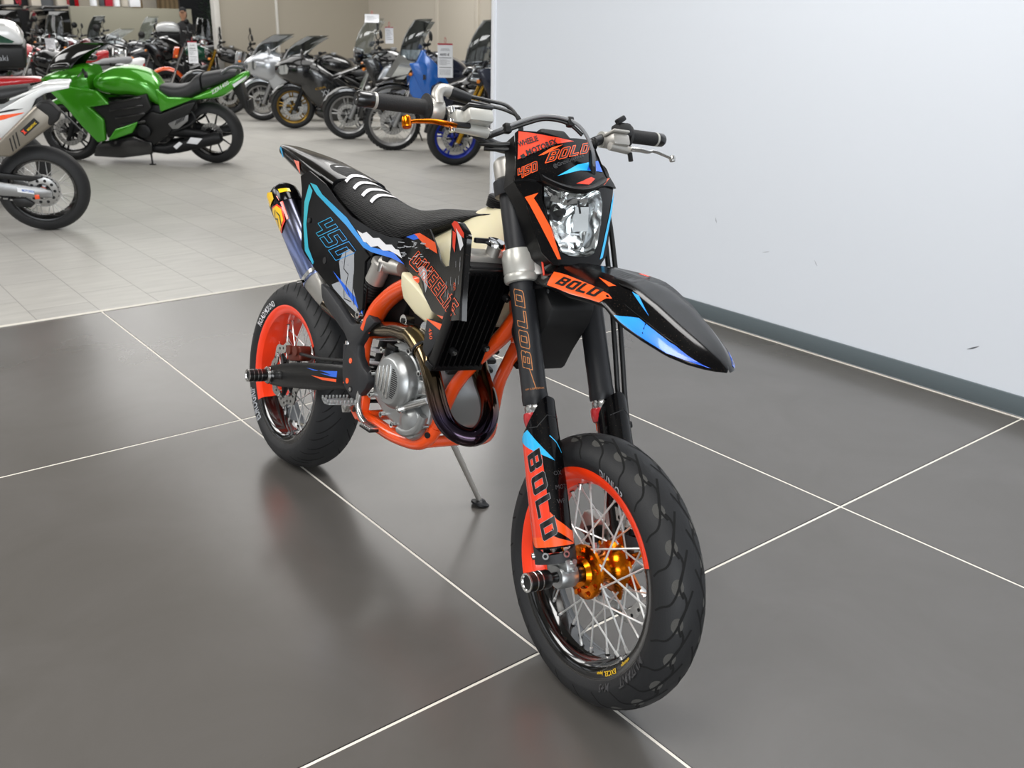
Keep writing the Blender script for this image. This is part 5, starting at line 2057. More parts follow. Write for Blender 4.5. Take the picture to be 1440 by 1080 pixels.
    for sg in (1, -1):
        b.tube(spl([(bx + .02, 0, bz - .02), (bx + .01, sg * .12, bz), (bx - .06, sg * .26, bz + .03), (bx - .10, sg * .38, bz + .02)], 4), .012, 'engine_dark', 8)
        b.tube([(bx - .075, sg * .29, bz + .028), (bx - .105, sg * .40, bz + .018)], .018, 'grip_rubber', 10)
        b.tube([(bx - .02, sg * .22, bz + .02), (bx + .0, sg * .38, bz + .02)], .006, 'engine_silver', 6)
        b.box((bx - .03, sg * .22, bz + .04), (.05, .05, .035), 'bike_plastic', .008)
        if guards:
            b.tube(spl([(bx - .10, sg * .40, bz + .02), (bx + .02, sg * .36, bz + .01), (bx + .05, sg * .22, bz)], 4), [.02] * 4 + [.035] * 3 + [.03] * 2, 'bike_plastic', 8, flat=.6)
    b.build('handlebar', root)
    for sg in (1, -1):
        b = MB(ST)
        if kind == 'sport':
            b.tube([(hx + .17, sg * .20, 1.0), (hx + .16, sg * .31, 1.06)], .010, 'bike_plastic', 8)
            b.lathe([(0, -.02), (.05, -.012), (.062, .0), (.055, .008), (0, .01)], (hx + .15, sg * .36, 1.07), (-1, -sg * .3, .1), acc if acc != 'paint_green' else 'paint_black', 18)
        else:
            b.tube(spl([(bx - .04, sg * .24, bz + .03), (bx - .01, sg * .30, bz + .12), (bx - .04, sg * .33, bz + .19)], 4), .006, 'engine_dark', 6)
            b.lathe([(0, -.02), (.045, -.012), (.056, .0), (.05, .006), (0, .007)], (bx - .045, sg * .345, bz + .22), (-1, -sg * .2, .1), 'bike_plastic', 18)
        b.build('mirror', root)
    b = MB(ST)
    if lamp == 'round':
        b.lathe([(0, -.10), (.05, -.09), (.085, -.04), (.09, .0), (.085, .012)], (hx + .16, 0, .90 + up), (1, 0, -.1), acc, 24)
        b.lathe([(.085, .006), (.06, .02), (0, .026)], (hx + .16, 0, .90 + up), (1, 0, -.1), 'lamp_glass', 24)
    elif lamp == 'angular':
        b.plate([(-.09, .98 + up), (.09, .98 + up), (.075, .86 + up), (.03, .80 + up), (-.03, .80 + up), (-.075, .86 + up)], lambda p, q, h: (hx + h - .25 * (q - .9), p, q), .08, .17, acc, .012)
        b.plate([(-.06, .95 + up), (.06, .95 + up), (.045, .87 + up), (-.045, .87 + up)], lambda p, q, h: (hx + h - .25 * (q - .9), p, q), .16, .178, 'lamp_glass', .006)
    if b.v:
        b.build('headlight', root)
    b = MB(ST)
    for sg in (1, -1):
        b.tube([(hx + .1, sg * .09, .86 + up), (hx + .11, sg * .17, .86 + up)], [.007, .008], 'bike_plastic', 6)
        b.lathe([(0, -.03), (.018, -.02), (.02, .02), (0, .035)], (hx + .115, sg * .19, .86 + up), (.5, sg, 0), 'amber_lamp', 12)
    b.build('indicators', root)
    if kind == 'naked' and screen:
        b = MB(ST)
        windscreen(b, (hx + .18, 1.0), (hx + .06, 1.18), .13, .11, screen, .06)
        b.build('windscreen', root)
    if kind == 'sport':
        fr = [(-.22, .30, .50, .16), (-.05, .24, .66, .22), (.15, .23, .80, .25), (.35, .28, .92, .26), (.50, .40, .98, .24), (.60, .55, 1.0, .22)]
        loft_part(root, 'fairing', col, fr, 4.)
        nz = loft_part(root, 'nose_fairing', col, [(.42, .58, 1.0, .22), (.55, .56, 1.03, .26), (.68, .60, 1.02, .26), (.80, .65, .97, .21), (.90, .71, .91, .13), (.95, .76, .86, .05)], 2.6)
        for sg in (1, -1):
            b = MB()
            b.patch([(.78, .79), (.86, .77), (.935, .80), (.88, .88), (.79, .91), (.76, .86)],
                    Surf(lambda x, z: (x, sg * interp([(.55, .262), (.68, .262), (.80, .213), (.90, .135), (.95, .055)], x)[0], z), (0, sg, 0)), 'lamp_glass', .006, .01, .03)
            b.build('headlight', nz)
        b = MB()
        windscreen(b, (.84, .955), (.50, 1.25), .17, .13, screen or 'screen_smoke', .30, .04)
        b.build('windscreen', root)
        loft_part(root, 'belly_pan', acc, [(-.30, .20, .32, .10), (-.1, .14, .34, .17), (.2, .13, .36, .20), (.38, .17, .34, .17), (.44, .22, .30, .10)], 4.)
    if kind == 'adventure':
        b = MB(ST)
        # beak
        rings = []
        for k in range(9):
            t = k / 8
            x = hx + .05 + (.46) * t
            w_ = .13 * (1 - t) ** .7 + .02
            z = .88 + up - .16 * t ** 1.5
            rings.append([V((x, -w_, z - .03)), V((x, -w_ * .8, z)), V((x, 0, z + .02)), V((x, w_ * .8, z)), V((x, w_, z - .03)), V((x, w_ * .7, z - .025)), V((x, -w_ * .7, z - .025))])
        b.loft(rings, acc)
        b.build('beak', root)
        b = MB(ST)
        windscreen(b, (hx + .24, 1.0 + up), (hx + .06, 1.42 + up), .17, .14, screen or 'screen_clear', .22, .03)
        b.build('windscreen', root)
        for sg in (1, -1):
            b = MB()
            b.plate([(hx + .14, .98 + up), (hx - .05, 1.0 + up), (hx - .22, .80), (hx - .16, .62), (hx - .03, .66)], lambda p, q, h: (p, sg * h, q), .16, .23, col, .02)
            b.build('side_fairing', root)
    if topcase:
        b = MB()
        b.plate([(-1.18, .97 + tz), (-.72, .97 + tz), (-.70, 1.16 + tz), (-1.20, 1.16 + tz)], lambda p, q, h: (p, h, q), -.22, .22, 'bike_plastic', .03, 3)
        b.build('top_case', root)
        b = MB()
        b.plate([(-1.20, 1.165 + tz), (-.70, 1.165 + tz), (-.74, 1.29 + tz), (-.90, 1.33 + tz), (-1.10, 1.32 + tz), (-1.17, 1.26 + tz)], lambda p, q, h: (p, h, q), -.22, .22, topcase, .05, 3)
        b.build('top_case_lid', root)
        b = MB()
        b.box((-.93, 0, .95 + tz), (.35, .2, .03), 'engine_dark', .005)
        b.build('luggage_rack', root)
    if pannier:
        for sg in (1, -1):
            b = MB()
            b.plate([(-1.06, .50), (-.58, .48), (-.54, .80), (-.66, .90), (-1.0, .90), (-1.10, .72)], lambda p, q, h: (p, sg * h, q), .20, .40, pannier, .05, 3)
            b.build('pannier', root)
    b = MB()
    b.tube([(-.12, .14, .24), (-.2, .15 + .05, .02)], [.010, .008], 'engine_dark', 8)
    b.box((-.205, .21, .012), (.05, .03, .01), 'engine_dark', .002, rot=Matrix.Rotation(R_(lean), 3, 'X'))
    b.build('side_stand', root)
    for sg in (1, -1):
        b = MB()
        b.box((-.22, sg * .21, .33), (.04, .11, .02), 'engine_silver', .004)
        b.tube([(-.48, sg * .13, .42), (-.50, sg * .22, .42)], .012, 'engine_dark', 8)
        b.tube([(-.3, sg * .12, .5), (-.48, sg * .13, .42)], .010, 'engine_dark', 8)
        b.build('footrest', root)
    return root

# ---------------------------------------------------------------- big green sports tourer (left side towards the camera)
g = thing('motorcycle', 'bright green sports motorcycle with dark grey seat and black vented flanks', 'motorcycle',
          (2.05, 9.02, .001), (-R_(6), 0, R_(140.39)), 'used motorcycles parked in the showroom')
ax_ = V((-math.sin(.41), 0, math.cos(.41)))
pv_ = V((.70, 0, .3))
bg_wheel(g, 'front_wheel', .753, .305, .12, 'rim_black', 'cast', 2)
bg_wheel(g, 'rear_wheel', -.753, .315, .19, 'rim_black', 'ten', 1)
for sg in (1, -1):
    b = MB()
    o = V((.72, sg * .10, .30))
    b.tube([o - ax_ * .03, o + ax_ * .3], .028, 'engine_dark', 12)
    b.tube([o + ax_ * .3, o + ax_ * .7], .023, 'chrome', 12)
    b.box((.66, sg * .09, .36), (.06, .04, .09), 'engine_dark', .01)
    b.build('fork_leg', g)
b = MB()
arc_fender(b, .753, .305, .33, 20, 170, .075, 'paint_green')
b.build('front_mudguard', g)


def green_panel(name, poly, y0, y1, m, bev=.014):
    b = MB()
    for sg in (1, -1):
        def fn(p, q, h):
            y = h - .10 * max(0, (p - .45)) - .05 * max(0, q - .75) * 2 - .06 * max(0, -.35 - p)
            return (p, sg * y, q)
        b.plate(poly, fn, y0, y1, m, bev, 3)
    return b.build(name, g, 45)


green_panel('side_fairing', [(.85, .80), (.70, .86), (.55, .80), (.302, .761), (.25, .70), (.19, .632), (.40, .60), (.276, .479), (.295, .266), (.378, .244), (.508, .397), (.648, .585)], .20, .265, 'paint_green')
green_panel('lower_fairing', [(.275, .266), (.19, .285), (.003, .349), (-.075, .467), (.06, .42), (.175, .385)], .20, .262, 'paint_green')
green_panel('vent_panel', [(.40, .62), (.19, .64), (-.19, .739), (-.226, .599), (-.067, .462), (.05, .41), (.281, .281), (.29, .47)], .18, .235, 'bike_plastic')
b = MB()
for sg in (1, -1):
    for k in range(4):
        z = .66 - .075 * k
        b.box((.06 - .03 * k + .02 * (k > 2), sg * .238, z + .01), (.40 - .04 * k, .02, .022), 'paint_black', .006, rot=Matrix.Rotation(.16, 3, 'Y'))
b.build('vent_slats', g)
green_panel('belly_pan', [(.477, .088), (.43, .2), (.37, .24), (.223, .272), (.017, .315), (-.17, .24), (-.152, .122), (.178, .075)], .12, .215, 'paint_black', .02)
b = MB()
rows = [(.40, .70, .98, .20), (.52, .68, .985, .235), (.66, .70, .955, .225), (.78, .73, .92, .18), (.88, .77, .88, .11), (.945, .80, .84, .04)]
body_loft(b, rows, 'paint_green', 20, 2.8)
nz = b.build('nose_fairing', g, 45)
b = MB()
for sg in (1, -1):
    b.patch([(.60, .82), (.74, .80), (.86, .79), (.80, .85), (.66, .87)], Surf(lambda x, z: (x, sg * interp([(.4, .2), (.52, .235), (.66, .226), (.78, .182), (.88, .115)], x)[0], z), (0, sg, 0)),
            'lamp_glass', .006, .01)
b.build('headlight', nz)
b = MB()
windscreen(b, (.90, .895), (.53, 1.185), .17, .13, 'screen_black', .30, .05)
b.build('windscreen', g)
for sg in (1, -1):
    b = MB()
    b.tube([(.62, sg * .2, .95), (.60, sg * .27, .985)], .012, 'bike_plastic', 8)
    b.tube(spl([(.70, sg * .30, .97), (.64, sg * .315, .995), (.54, sg * .31, 1.005), (.50, sg * .30, 1.0)], 4), [.02, .03, .036, .04, .042, .044, .046, .046, .046, .045, .042, .038, .03], 'paint_black', 14, flat=.7)
    b.build('mirror', g)
tk = loft_part(g, 'fuel_tank', 'paint_green', [(-.33, .56, .70, .12), (-.29, .56, .80, .145), (-.22, .60, .90, .18), (-.14, .64, .95, .205), (0, .68, .985, .22), (.15, .68, .975, .22), (.28, .70, .93, .20), (.36, .74, .88, .16)], 2.4)
b = MB()
b.lathe([(0, .012), (.04, .011), (.05, .0), (.05, -.01)], (.12, 0, .978), (0, 0, 1), 'engine_silver', 22)
b.build('filler_cap', tk)
b = MB()
for sg in (1, -1):
    b.plate([(-.27, .78), (-.287, .547), (-.40, .59), (-.557, .648), (-.66, .69), (-.5, .70), (-.38, .70)], lambda p, q, h: (p, sg * h, q), .10, .175, 'paint_green', .015)
b.build('side_panel', g)
st = loft_part(g, 'seat', 'seat_grey', [(-.27, .72, .80, .10), (-.33, .69, .81, .13), (-.45, .66, .80, .155), (-.58, .68, .83, .165), (-.67, .72, .905, .155), (-.72, .74, .925, .14)][::-1], 3.)
loft_part(g, 'pillion_seat', 'seat_grey', [(-1.08, .90, .955, .08), (-1.0, .86, .965, .11), (-.85, .80, .945, .13), (-.74, .76, .925, .135)], 3.)
b = MB()
body_loft(b, [(-1.2, .90, .945, .03), (-1.16, .86, .945, .07), (-1.05, .78, .90, .115), (-.93, .70, .84, .135), (-.75, .67, .76, .15), (-.62, .66, .70, .14)], 'paint_green', 20, 3.)
TLs = Surf(lambda x, z: (x, interp([(-1.2, .035), (-1.16, .075), (-1.05, .119), (-.93, .139), (-.75, .154)], x)[0], z), (0, 1, 0))
b.font('ZZR1400', (-.84, .735), (-.034, .019), (.008, .036), TLs, 'white_print', .006, .02)
tl_ = b.build('tail_fairing', g, 45)
b = MB()
for sg in (1, -1):
    b.patch([(-1.06, .80), (-1.17, .88), (-1.185, .91), (-1.10, .86), (-1.05, .83)], Surf(lambda x, z: (x, sg * interp([(-1.2, .035), (-1.16, .075), (-1.05, .119)], x)[0], z), (0, sg, 0)), 'card_white', .008, .004)
    b.tube(spl([(-.95, sg * .12, .93), (-1.02, sg * .13, .985), (-1.10, sg * .11, 1.0), (-1.16, sg * .06, .98)], 4), .014, 'paint_grey', 8)
b.build('grab_rail', tl_)
b = MB()
for sg in (1, -1):
    b.plate([(-.036, .465), (-.20, .56), (-.29, .535), (-.57, .64), (-.678, .669), (-.603, .554), (-.45, .43), (-.331, .316), (-.152, .194), (-.06, .30)], lambda p, q, h: (p, sg * h, q), .12, .19, 'bike_plastic', .015)
    b.lathe([(0, .225), (.05, .225), (.07, .215), (.075, .18)], (-.10, 0, .36), (0, sg, 0), 'engine_dark', 24)
    b.tube([(-.33, sg * .13, .36), (-.753, sg * .14, .315)], [.045, .032], 'engine_dark', 12, flat=1.4)
    b.tube(spl([(-.58, sg * .16, .60), (-.64, sg * .17, .50), (-.58, sg * .18, .43), (-.40, sg * .19, .36)], 4), .014, 'engine_dark', 8)
b.box((0, 0, .42), (.60, .30, .40), 'engine_dark', .04)
b.box((-.4, 0, .62), (.5, .16, .2), 'bike_plastic', .03)
b.build('frame', g)
for sg in (1, -1):
    b = MB()
    b.plate([(-.36, .44), (-.50, .50), (-.585, .535), (-.57, .47), (-.46, .39), (-.40, .385)], lambda p, q, h: (p, sg * h, q), .185, .205, 'engine_silver', .006)
    for k in range(5):
        b.box((-.45 - .022 * k, sg * .206, .455 + .012 * k), (.008, .004, .06), 'engine_dark', rot=Matrix.Rotation(-.5, 3, 'Y'))
    b.build('footrest', g)
b = MB()
for sg in (1, -1):
    b.tube([(-.1, sg * .13, .17), (-.30, sg * .17, .17), (-.42, sg * .19, .20), (-.86, sg * .22, .31), (-.90, sg * .22, .32)], [.04, .05, .062, .062, .045], 'engine_dark', 16)
    b.plate([(-.40, .22), (-.47, .27), (-.50, .25), (-.43, .19)], lambda p, q, h: (p, sg * h, q), .245, .255, 'card_white', .003)
    b.plate([(-.55, .26), (-.60, .32), (-.72, .31), (-.66, .25)], lambda p, q, h: (p, sg * h, q), .262, .272, 'card_white', .003)
b.build('exhaust', g)
b = MB()
b.tube(spl([(.50, .0, .94), (.44, .16, .95), (.36, .30, .94), (.32, .36, .93)], 4), .013, 'engine_dark', 8)
b.tube(spl([(.50, .0, .94), (.44, -.16, .95), (.36, -.30, .94), (.32, -.36, .93)], 4), .013, 'engine_dark', 8)
for sg in (1, -1):
    b.tube([(.355, sg * .30, .94), (.31, sg * .40, .925)], .018, 'grip_rubber', 10)
    b.tube([(.43, sg * .2, .94), (.40, sg * .38, .92)], .006, 'engine_silver', 6)
b.build('handlebar', g)
b = MB()
b.tube([(-.12, .16, .16), (-.16, .26, .03)], [.011, .009], 'engine_dark', 8)
b.box((-.165, .268, .035), (.06, .035, .01), 'engine_dark', .003, rot=Matrix.Rotation(R_(6), 3, 'X'))
b.build('side_stand', g)
b = MB()
b.plate([(-1.12, .84), (-1.02, .78), (-1.12, .58), (-1.17, .57)], lambda p, q, h: (p, h, q), -.06, .06, 'bike_plastic', .006)
b.box((-1.18, 0, .60), (.008, .2, .13), 'bike_plastic', .002)
b.build('plate_holder', g)

# ---------------------------------------------------------------- white and orange supermoto at the left edge, rear half in view
hd_ = V((-.94, .34, 0)).normalized()
s = thing('motorcycle', 'white supermoto with grey steel silencer and black spoked wheel, cut off by the left edge', 'motorcycle',
          (.32, 5.84, .001), (-R_(8), 0, math.atan2(hd_.y, hd_.x)), 'used motorcycles parked in the showroom')
rwh = bg_wheel(s, 'rear_wheel', 0, .300, .15, 'rim_black', 'spoke', 1)
bg_wheel(s, 'front_wheel', 1.47, .300, .12, 'rim_black', 'spoke', 1)
b = MB()
b.lathe([(.055, .075), (.095, .075), (.1, .077), (.1, .081), (.095, .083), (.055, .083)], (0, 0, .3), (0, 1, 0), 'brake_steel', 40, loop=True)
for k in range(10):
    a = 2 * PI * k / 10
    b.cyl((.077 * math.cos(a), .074, .3 + .077 * math.sin(a)), (.077 * math.cos(a), .084, .3 + .077 * math.sin(a)), .011, 'engine_dark', 8)
b.lathe([(0, .105), (.016, .104), (.026, .10), (.03, .09), (.03, .07)], (0, 0, .3), (0, 1, 0), 'orange_frame', 20)
b.lathe([(0, .108), (.016, .107), (.018, .10)], (0, 0, .3), (0, 1, 0), 'matte_black', 16)
b.build('sprocket', rwh)
b = MB()
for sg in (1, -1):
    rows = []
    for x, zc, hh, y in ((-.06, .285, .022, .10), (.0, .30, .034, .105), (.12, .315, .04, .106), (.25, .335, .046, .104), (.5, .40, .046, .10)):
        rows.append([V((x, sg * (y + dy), zc + dz)) for dy, dz in ((.016, hh * .7), (.016, -hh * .7), (.008, -hh), (-.008, -hh), (-.016, -hh * .7), (-.016, hh * .7), (-.008, hh), (.008, hh))])
    b.loft(rows, 'engine_silver')
b.patch([(.05, .325), (.15, .345), (.15, .315), (.05, .295)], Surf(lambda x, z: (x, .1225, z), (0, 1, 0)), 'card_white', .001, cell=.05)
b.font('MOTOREX', (.122, .318), (-.0115, -.0022), (0, .017), Surf(lambda x, z: (x, .1225, z), (0, 1, 0)), 'paint_blue', .002, .03)
b.build('swingarm', s)
b = MB()
b.plate([(-.02, .40), (.30, .45), (.5, .47), (.5, .43), (.30, .41), (.06, .375)], lambda p, q, h: (p, h, q), .07, .10, 'bike_plastic', .006)
b.plate([(.06, .22), (.12, .26), (.20, .26), (.18, .20), (.09, .19)], lambda p, q, h: (p, h, q), .065, .095, 'bike_plastic', .006)
b.box((.035, .118, .275), (.03, .02, .03), 'orange_frame', .004)
b.build('chain_guard', s)
b = MB()
for z, dz in ((.40, .085), (.205, .15)):
    for k in range(14):
        x = .04 + .04 * k
        b.box((x, .08, z + dz * k / 14), (.03, .012, .014), 'brake_steel', .003, rot=Matrix.Rotation(-.15, 3, 'Y'), seg=1)
b.build('drive_chain', s)
b = MB()
for sg in (1, -1):
    b.plate([(.165, .858), (.02, .94), (-.133, 1.012), (-.20, 1.02), (-.273, 1.02), (-.275, 1.0), (-.20, .985), (-.12, .965), (-.06, .93), (-.02, .86), (.003, .80), (.08, .72), (.207, .62), (.45, .62), (.5, .80)],
            lambda p, q, h: (p, sg * h, q), .085, .105, 'paint_white', .006)
b.plate([(-.275, 1.02), (-.10, 1.005), (.1, .93), (.1, .915), (-.10, .985), (-.27, 1.0)], lambda p, q, h: (p, h, q), -.09, .09, 'paint_white', .006)
WS = Surf(lambda x, z: (x, .1055, z), (0, 1, 0))
b.patch([(.02, .845), (.15, .83), (.30, .80), (.30, .77), (.15, .80), (.04, .835)], WS, 'orange_print', .001)
b.patch([(.02, .87), (.10, .866), (.20, .845), (.20, .835), (.10, .852)], WS, 'black_print', .001)
b.font('690 SMC', (.19, .846), (-.018, .004), (.003, .018), WS, 'white_print', .0015, .02)
b.ribbon([(.02, .80), (.10, .72), (.22, .66)], .006, WS, 'orange_print', .001)
b.build('tail_fairing', s, 45)
b = MB()
pr = [(.235, .64), (-.06, .905), (-.10, .93), (-.15, .925), (-.205, .865), (-.19, .82), (-.14, .775), (.14, .575), (.22, .58)]
b.plate(pr, lambda p, q, h: (p, h, q), .12, .215, 'titanium_grey', .02, 3)
b.plate([(-.06, .905), (-.10, .935), (-.155, .93), (-.21, .868), (-.195, .82), (-.14, .775), (-.115, .79), (-.13, .84)], lambda p, q, h: (p, h, q), .115, .22, 'matte_black', .018, 3)
MS = Surf(lambda x, z: (x, .2155, z), (0, 1, 0))
b.patch([(-.045, .834), (-.0737, .8006), (.0251, .716), (.0537, .7495)], MS, 'matte_black', .0012, cell=.03)
b.block('X', (.028, .726), (-.0042, .0036), (.0030, .0035), MS, 'red_print', .002)
b.font('AKRAPOVIC', (.004, .747), (-.0082, .0070), (.0092, .0108), MS, 'badge_yellow', .002, .035)
for t in (0, .022, .044):
    b.patch([(.125 - t, .70 + t * .88), (.117 - t, .707 + t * .88), (.05 - t * 0 + .06 - t, .62 + t * .8), (.118 - t, .613 + t * .8)], MS, 'matte_black', .001, cell=.03)
b.build('silencer', s, 45)
b = MB()
b.plate([(.20, .64), (.30, .56), (.42, .50), (.46, .56), (.34, .66), (.25, .70)], lambda p, q, h: (p, h, q), .10, .19, 'engine_silver', .02)
b.build('heat_shield', s)
loft_part(s, 'seat', 'seat_grey', [(-.02, .97, 1.0, .07), (.1, .93, .99, .10), (.35, .89, .96, .11), (.6, .88, .95, .10), (.85, .92, .99, .07)], 3.)
loft_part(s, 'fuel_tank', 'paint_white', [(.62, .70, .92, .12), (.8, .68, 1.0, .18), (.95, .72, 1.03, .19), (1.06, .80, .98, .12)], 2.6)
b = MB()
b.plate([(.42, .40), (.9, .30), (.98, .5), (.9, .68), (.5, .66)], lambda p, q, h: (p, h, q), -.14, .14, 'engine_dark', .03)
b.tube(spl([(.5, .1, .7), (.3, .12, .55), (.22, .1, .6)], 4), .03, 'engine_dark', 10)
b.build('engine', s)
b = MB()
for sg in (1, -1):
    b.tube([(1.42, sg * .1, .28), (1.12, sg * .1, 1.0)], .028, 'engine_dark', 10)
b.tube([(1.1, -.38, 1.1), (1.12, 0, 1.05), (1.1, .38, 1.1)], .014, 'engine_dark', 8)
b.build('fork', s)
b = MB()
b.plate([(-.10, .95), (.02, .90), (-.05, .72), (-.12, .70)], lambda p, q, h: (p, h, q), -.06, .06, 'bike_plastic', .006)
b.tube([(-.14, .1, .93), (-.34, .16, .70)], .006, 'bike_plastic', 6)
b.lathe([(0, -.03), (.018, -.02), (.02, .02), (0, .035)], (-.16, .16, .86), (0, 1, 0), 'lamp_glass', 10)
b.build('plate_holder', s)

# red enduro behind it: only the tail shows
rd = thing('motorcycle', 'red enduro whose long red rear mudguard shows above the white supermoto', 'motorcycle',
           (.62, 7.0, .001), (-R_(8), 0, math.atan2(.30, -.95)), 'used motorcycles parked in the showroom')
bg_wheel(rd, 'rear_wheel', .28, .305, .13, 'rim_black', 'spoke', 1)
bg_wheel(rd, 'front_wheel', 1.75, .315, .09, 'rim_black', 'spoke', 1)
b = MB()
rows = [(-.06, .965, .985, .05), (.0, .955, .99, .075), (.3, .915, .985, .09), (.6, .88, .96, .10)]
body_loft(b, rows, 'paint_red', 20, 3.5)
b.build('rear_mudguard', rd)
loft_part(rd, 'seat', 'seat_grey', [(.30, .97, .995, .06), (.45, .93, .99, .10), (.8, .90, .97, .10), (1.1, .93, .99, .08)], 3.)
loft_part(rd, 'fuel_tank', 'paint_red', [(.95, .70, .95, .12), (1.1, .70, 1.02, .17), (1.25, .75, 1.02, .15), (1.35, .85, .96, .08)], 2.6)
b = MB()
for sg in (1, -1):
    b.plate([(.3, .93), (.75, .88), (.7, .62), (.45, .70)], lambda p, q, h: (p, sg * h, q), .09, .11, 'paint_white', .006)
b.build('side_panel', rd)
b = MB()
b.plate([(.7, .40), (1.2, .30), (1.3, .55), (1.2, .72), (.75, .70)], lambda p, q, h: (p, h, q), -.13, .13, 'engine_dark', .03)
for sg in (1, -1):
    b.tube([(.28, sg * .1, .305), (.75, sg * .1, .42)], .03, 'engine_silver', 8)
    b.tube([(1.7, sg * .09, .30), (1.42, sg * .09, 1.0)], .027, 'fork_gold', 10)
b.tube([(1.38, -.38, 1.12), (1.42, 0, 1.06), (1.38, .38, 1.12)], .014, 'engine_dark', 8)
b.build('frame', rd)

# ---------------------------------------------------------------- row on the right, front wheels towards the aisle
DR = V((-math.cos(R_(28)), math.sin(R_(28))))


def row(front, L=1.48, ang=None):
    d = DR if ang is None else V((math.cos(R_(ang)), math.sin(R_(ang))))
    return tuple(front), (front[0] - d.x * L, front[1] - d.y * L)


# dark sports tourer with blue wheels, partly behind the partition
f_, r_ = row((4.70, 7.09))
k = bike('dark sports tourer with blue wheels, beside the white partition', f_, r_, 8, 'adventure', 'paint_dark_blue', 'paint_black', rim='rim_blue', fork='fork_gold', screen='screen_smoke', lamp='angular', guards=True,
         topcase='paint_silver', R=.30)
b = MB()
for sg in (1, -1):
    b.plate([(.40, .98), (.60, 1.0), (.66, .92), (.50, .86)], lambda p, q, h: (p, sg * h, q), .12, .20, 'paint_black', .02)
    b.plate([(.52, .95), (.60, .96), (.62, .93), (.54, .915)], lambda p, q, h: (p, sg * h, q), .195, .204, 'lamp_glass', .004)
b.build('headlight_pod', k)

# blue big trail bike with tall twin lamp
f_, r_ = row((4.82, 8.56))
k = bike('blue trail motorcycle with tall headlamp, smoked screen and knobbly front tyre', f_, r_, 8, 'adventure', 'paint_blue', 'paint_black', tank_col='paint_dark_blue', rim='rim_silver', wheel='big', R=.335, fork='engine_silver',
         screen='screen_smoke', lamp=None, guards=False, engine='engine_dark', steer=0)
for sg in (1, -1):
    b = MB()
    b.plate([(.55, .82), (.50, .97), (.40, 1.20), (.22, 1.02), (.10, .84), (.06, .70), (.14, .48), (.30, .42), (.44, .58), (.54, .70)], lambda p, q, h: (p, sg * (h - .25 * max(0, p - .3)), q), .20, .25, 'paint_blue', .02)
    b.plate([(.20, .86), (.30, .80), (.32, .60), (.24, .44), (.10, .48), (.02, .66), (.06, .80)], lambda p, q, h: (p, sg * h, q), .22, .262, 'paint_dark_blue', .02)
    b.patch([(.36, .92), (.44, .93), (.42, .86), (.36, .87)], Surf(lambda x, z: (x, sg * (.251 - .25 * max(0, x - .3)), z), (0, sg, 0)), 'paint_dark_blue', .002)
    b.build('fairing', k)
b = MB()
rings = []
for t in range(9):
    z = .84 + .32 * t / 8
    w_ = .10 * math.sin(PI * (.15 + .75 * t / 8)) + .012
    x = .82 - .20 * t / 8
    rings.append([V((x - .22, -w_ * 1.3, z)), V((x - .06, -w_, z)), V((x, 0, z)), V((x - .06, w_, z)), V((x - .22, w_ * 1.3, z))])
b.loft(rings, 'lamp_glass', caps=True)
b.build('headlight', k)

# black and silver boxer trail bike
f_, r_ = row((4.93, 9.82))
k = bike('black trail motorcycle with clear screen, black beak and silver tank flank', f_, r_, 8, 'adventure', 'paint_black', 'paint_black', rim='rim_silver', wheel='cast', R=.32, fork='engine_silver', screen='screen_clear',
         lamp=None, guards=True, engine='engine_silver', exhaust='engine_silver')
b = MB()
b.lathe([(0, -.12), (.07, -.1), (.095, -.03), (.10, 0), (.095, .012)], (.62, .03, 1.06), (1, 0, -.05), 'paint_black', 26)
b.lathe([(.092, .004), (.07, .022), (0, .03)], (.62, .03, 1.06), (1, 0, -.05), 'lamp_glass', 26)
b.lathe([(0, -.09), (.04, -.08), (.058, -.02), (.058, .01), (0, .025)], (.60, -.12, 1.05), (1, 0, -.05), 'lamp_glass', 20)
b.build('headlight', k)
for sg in (1, -1):
    b = MB()
    b.plate([(.20, .98), (.28, .96), (.36, .82), (.40, .70), (.34, .58), (.24, .58), (.18, .72), (.14, .90)], lambda p, q, h: (p, sg * h, q), .20, .265, 'paint_silver', .03, 3)
    b.build('tank_flank', k)
b = MB()
for sg in (1, -1):
    b.lathe([(0, .274), (.034, .274), (.036, .268), (.036, .262)], (.20, 0, .845), (0, sg, 0), 'matte_black', 24)
    for q in range(4):
        F = Surf(lambda x, z: (x, sg * .2745, z), (0, sg, 0))
        a0 = q * PI / 2
        b.patch([(.20, .845)] + [(.20 + .022 * math.cos(a0 + j * PI / 12), .845 + .022 * math.sin(a0 + j * PI / 12)) for j in range(7)], F, 'blue_print' if q % 2 else 'white_print', .0008)
b.build('emblem', k)
b = MB()
BK = Surf(lambda x, y: (x, y, 0), (0, 0, 1))
b.box((.62, 0, .915), (.03, .22, .008), 'paint_white', .002, rot=Matrix.Rotation(.35, 3, 'Y'))
b.build('beak_stripe', k)
for sg in (1, -1):
    b = MB()
    b.tube([(.12, sg * .14, .42), (.10, sg * .36, .40)], [.09, .085], 'engine_silver', 20)
    b.lathe([(0, .02), (.06, .015), (.088, 0)], (.10, sg * .36, .40), (0, sg, 0), 'engine_silver', 20)
    b.build('cylinder_head', k)

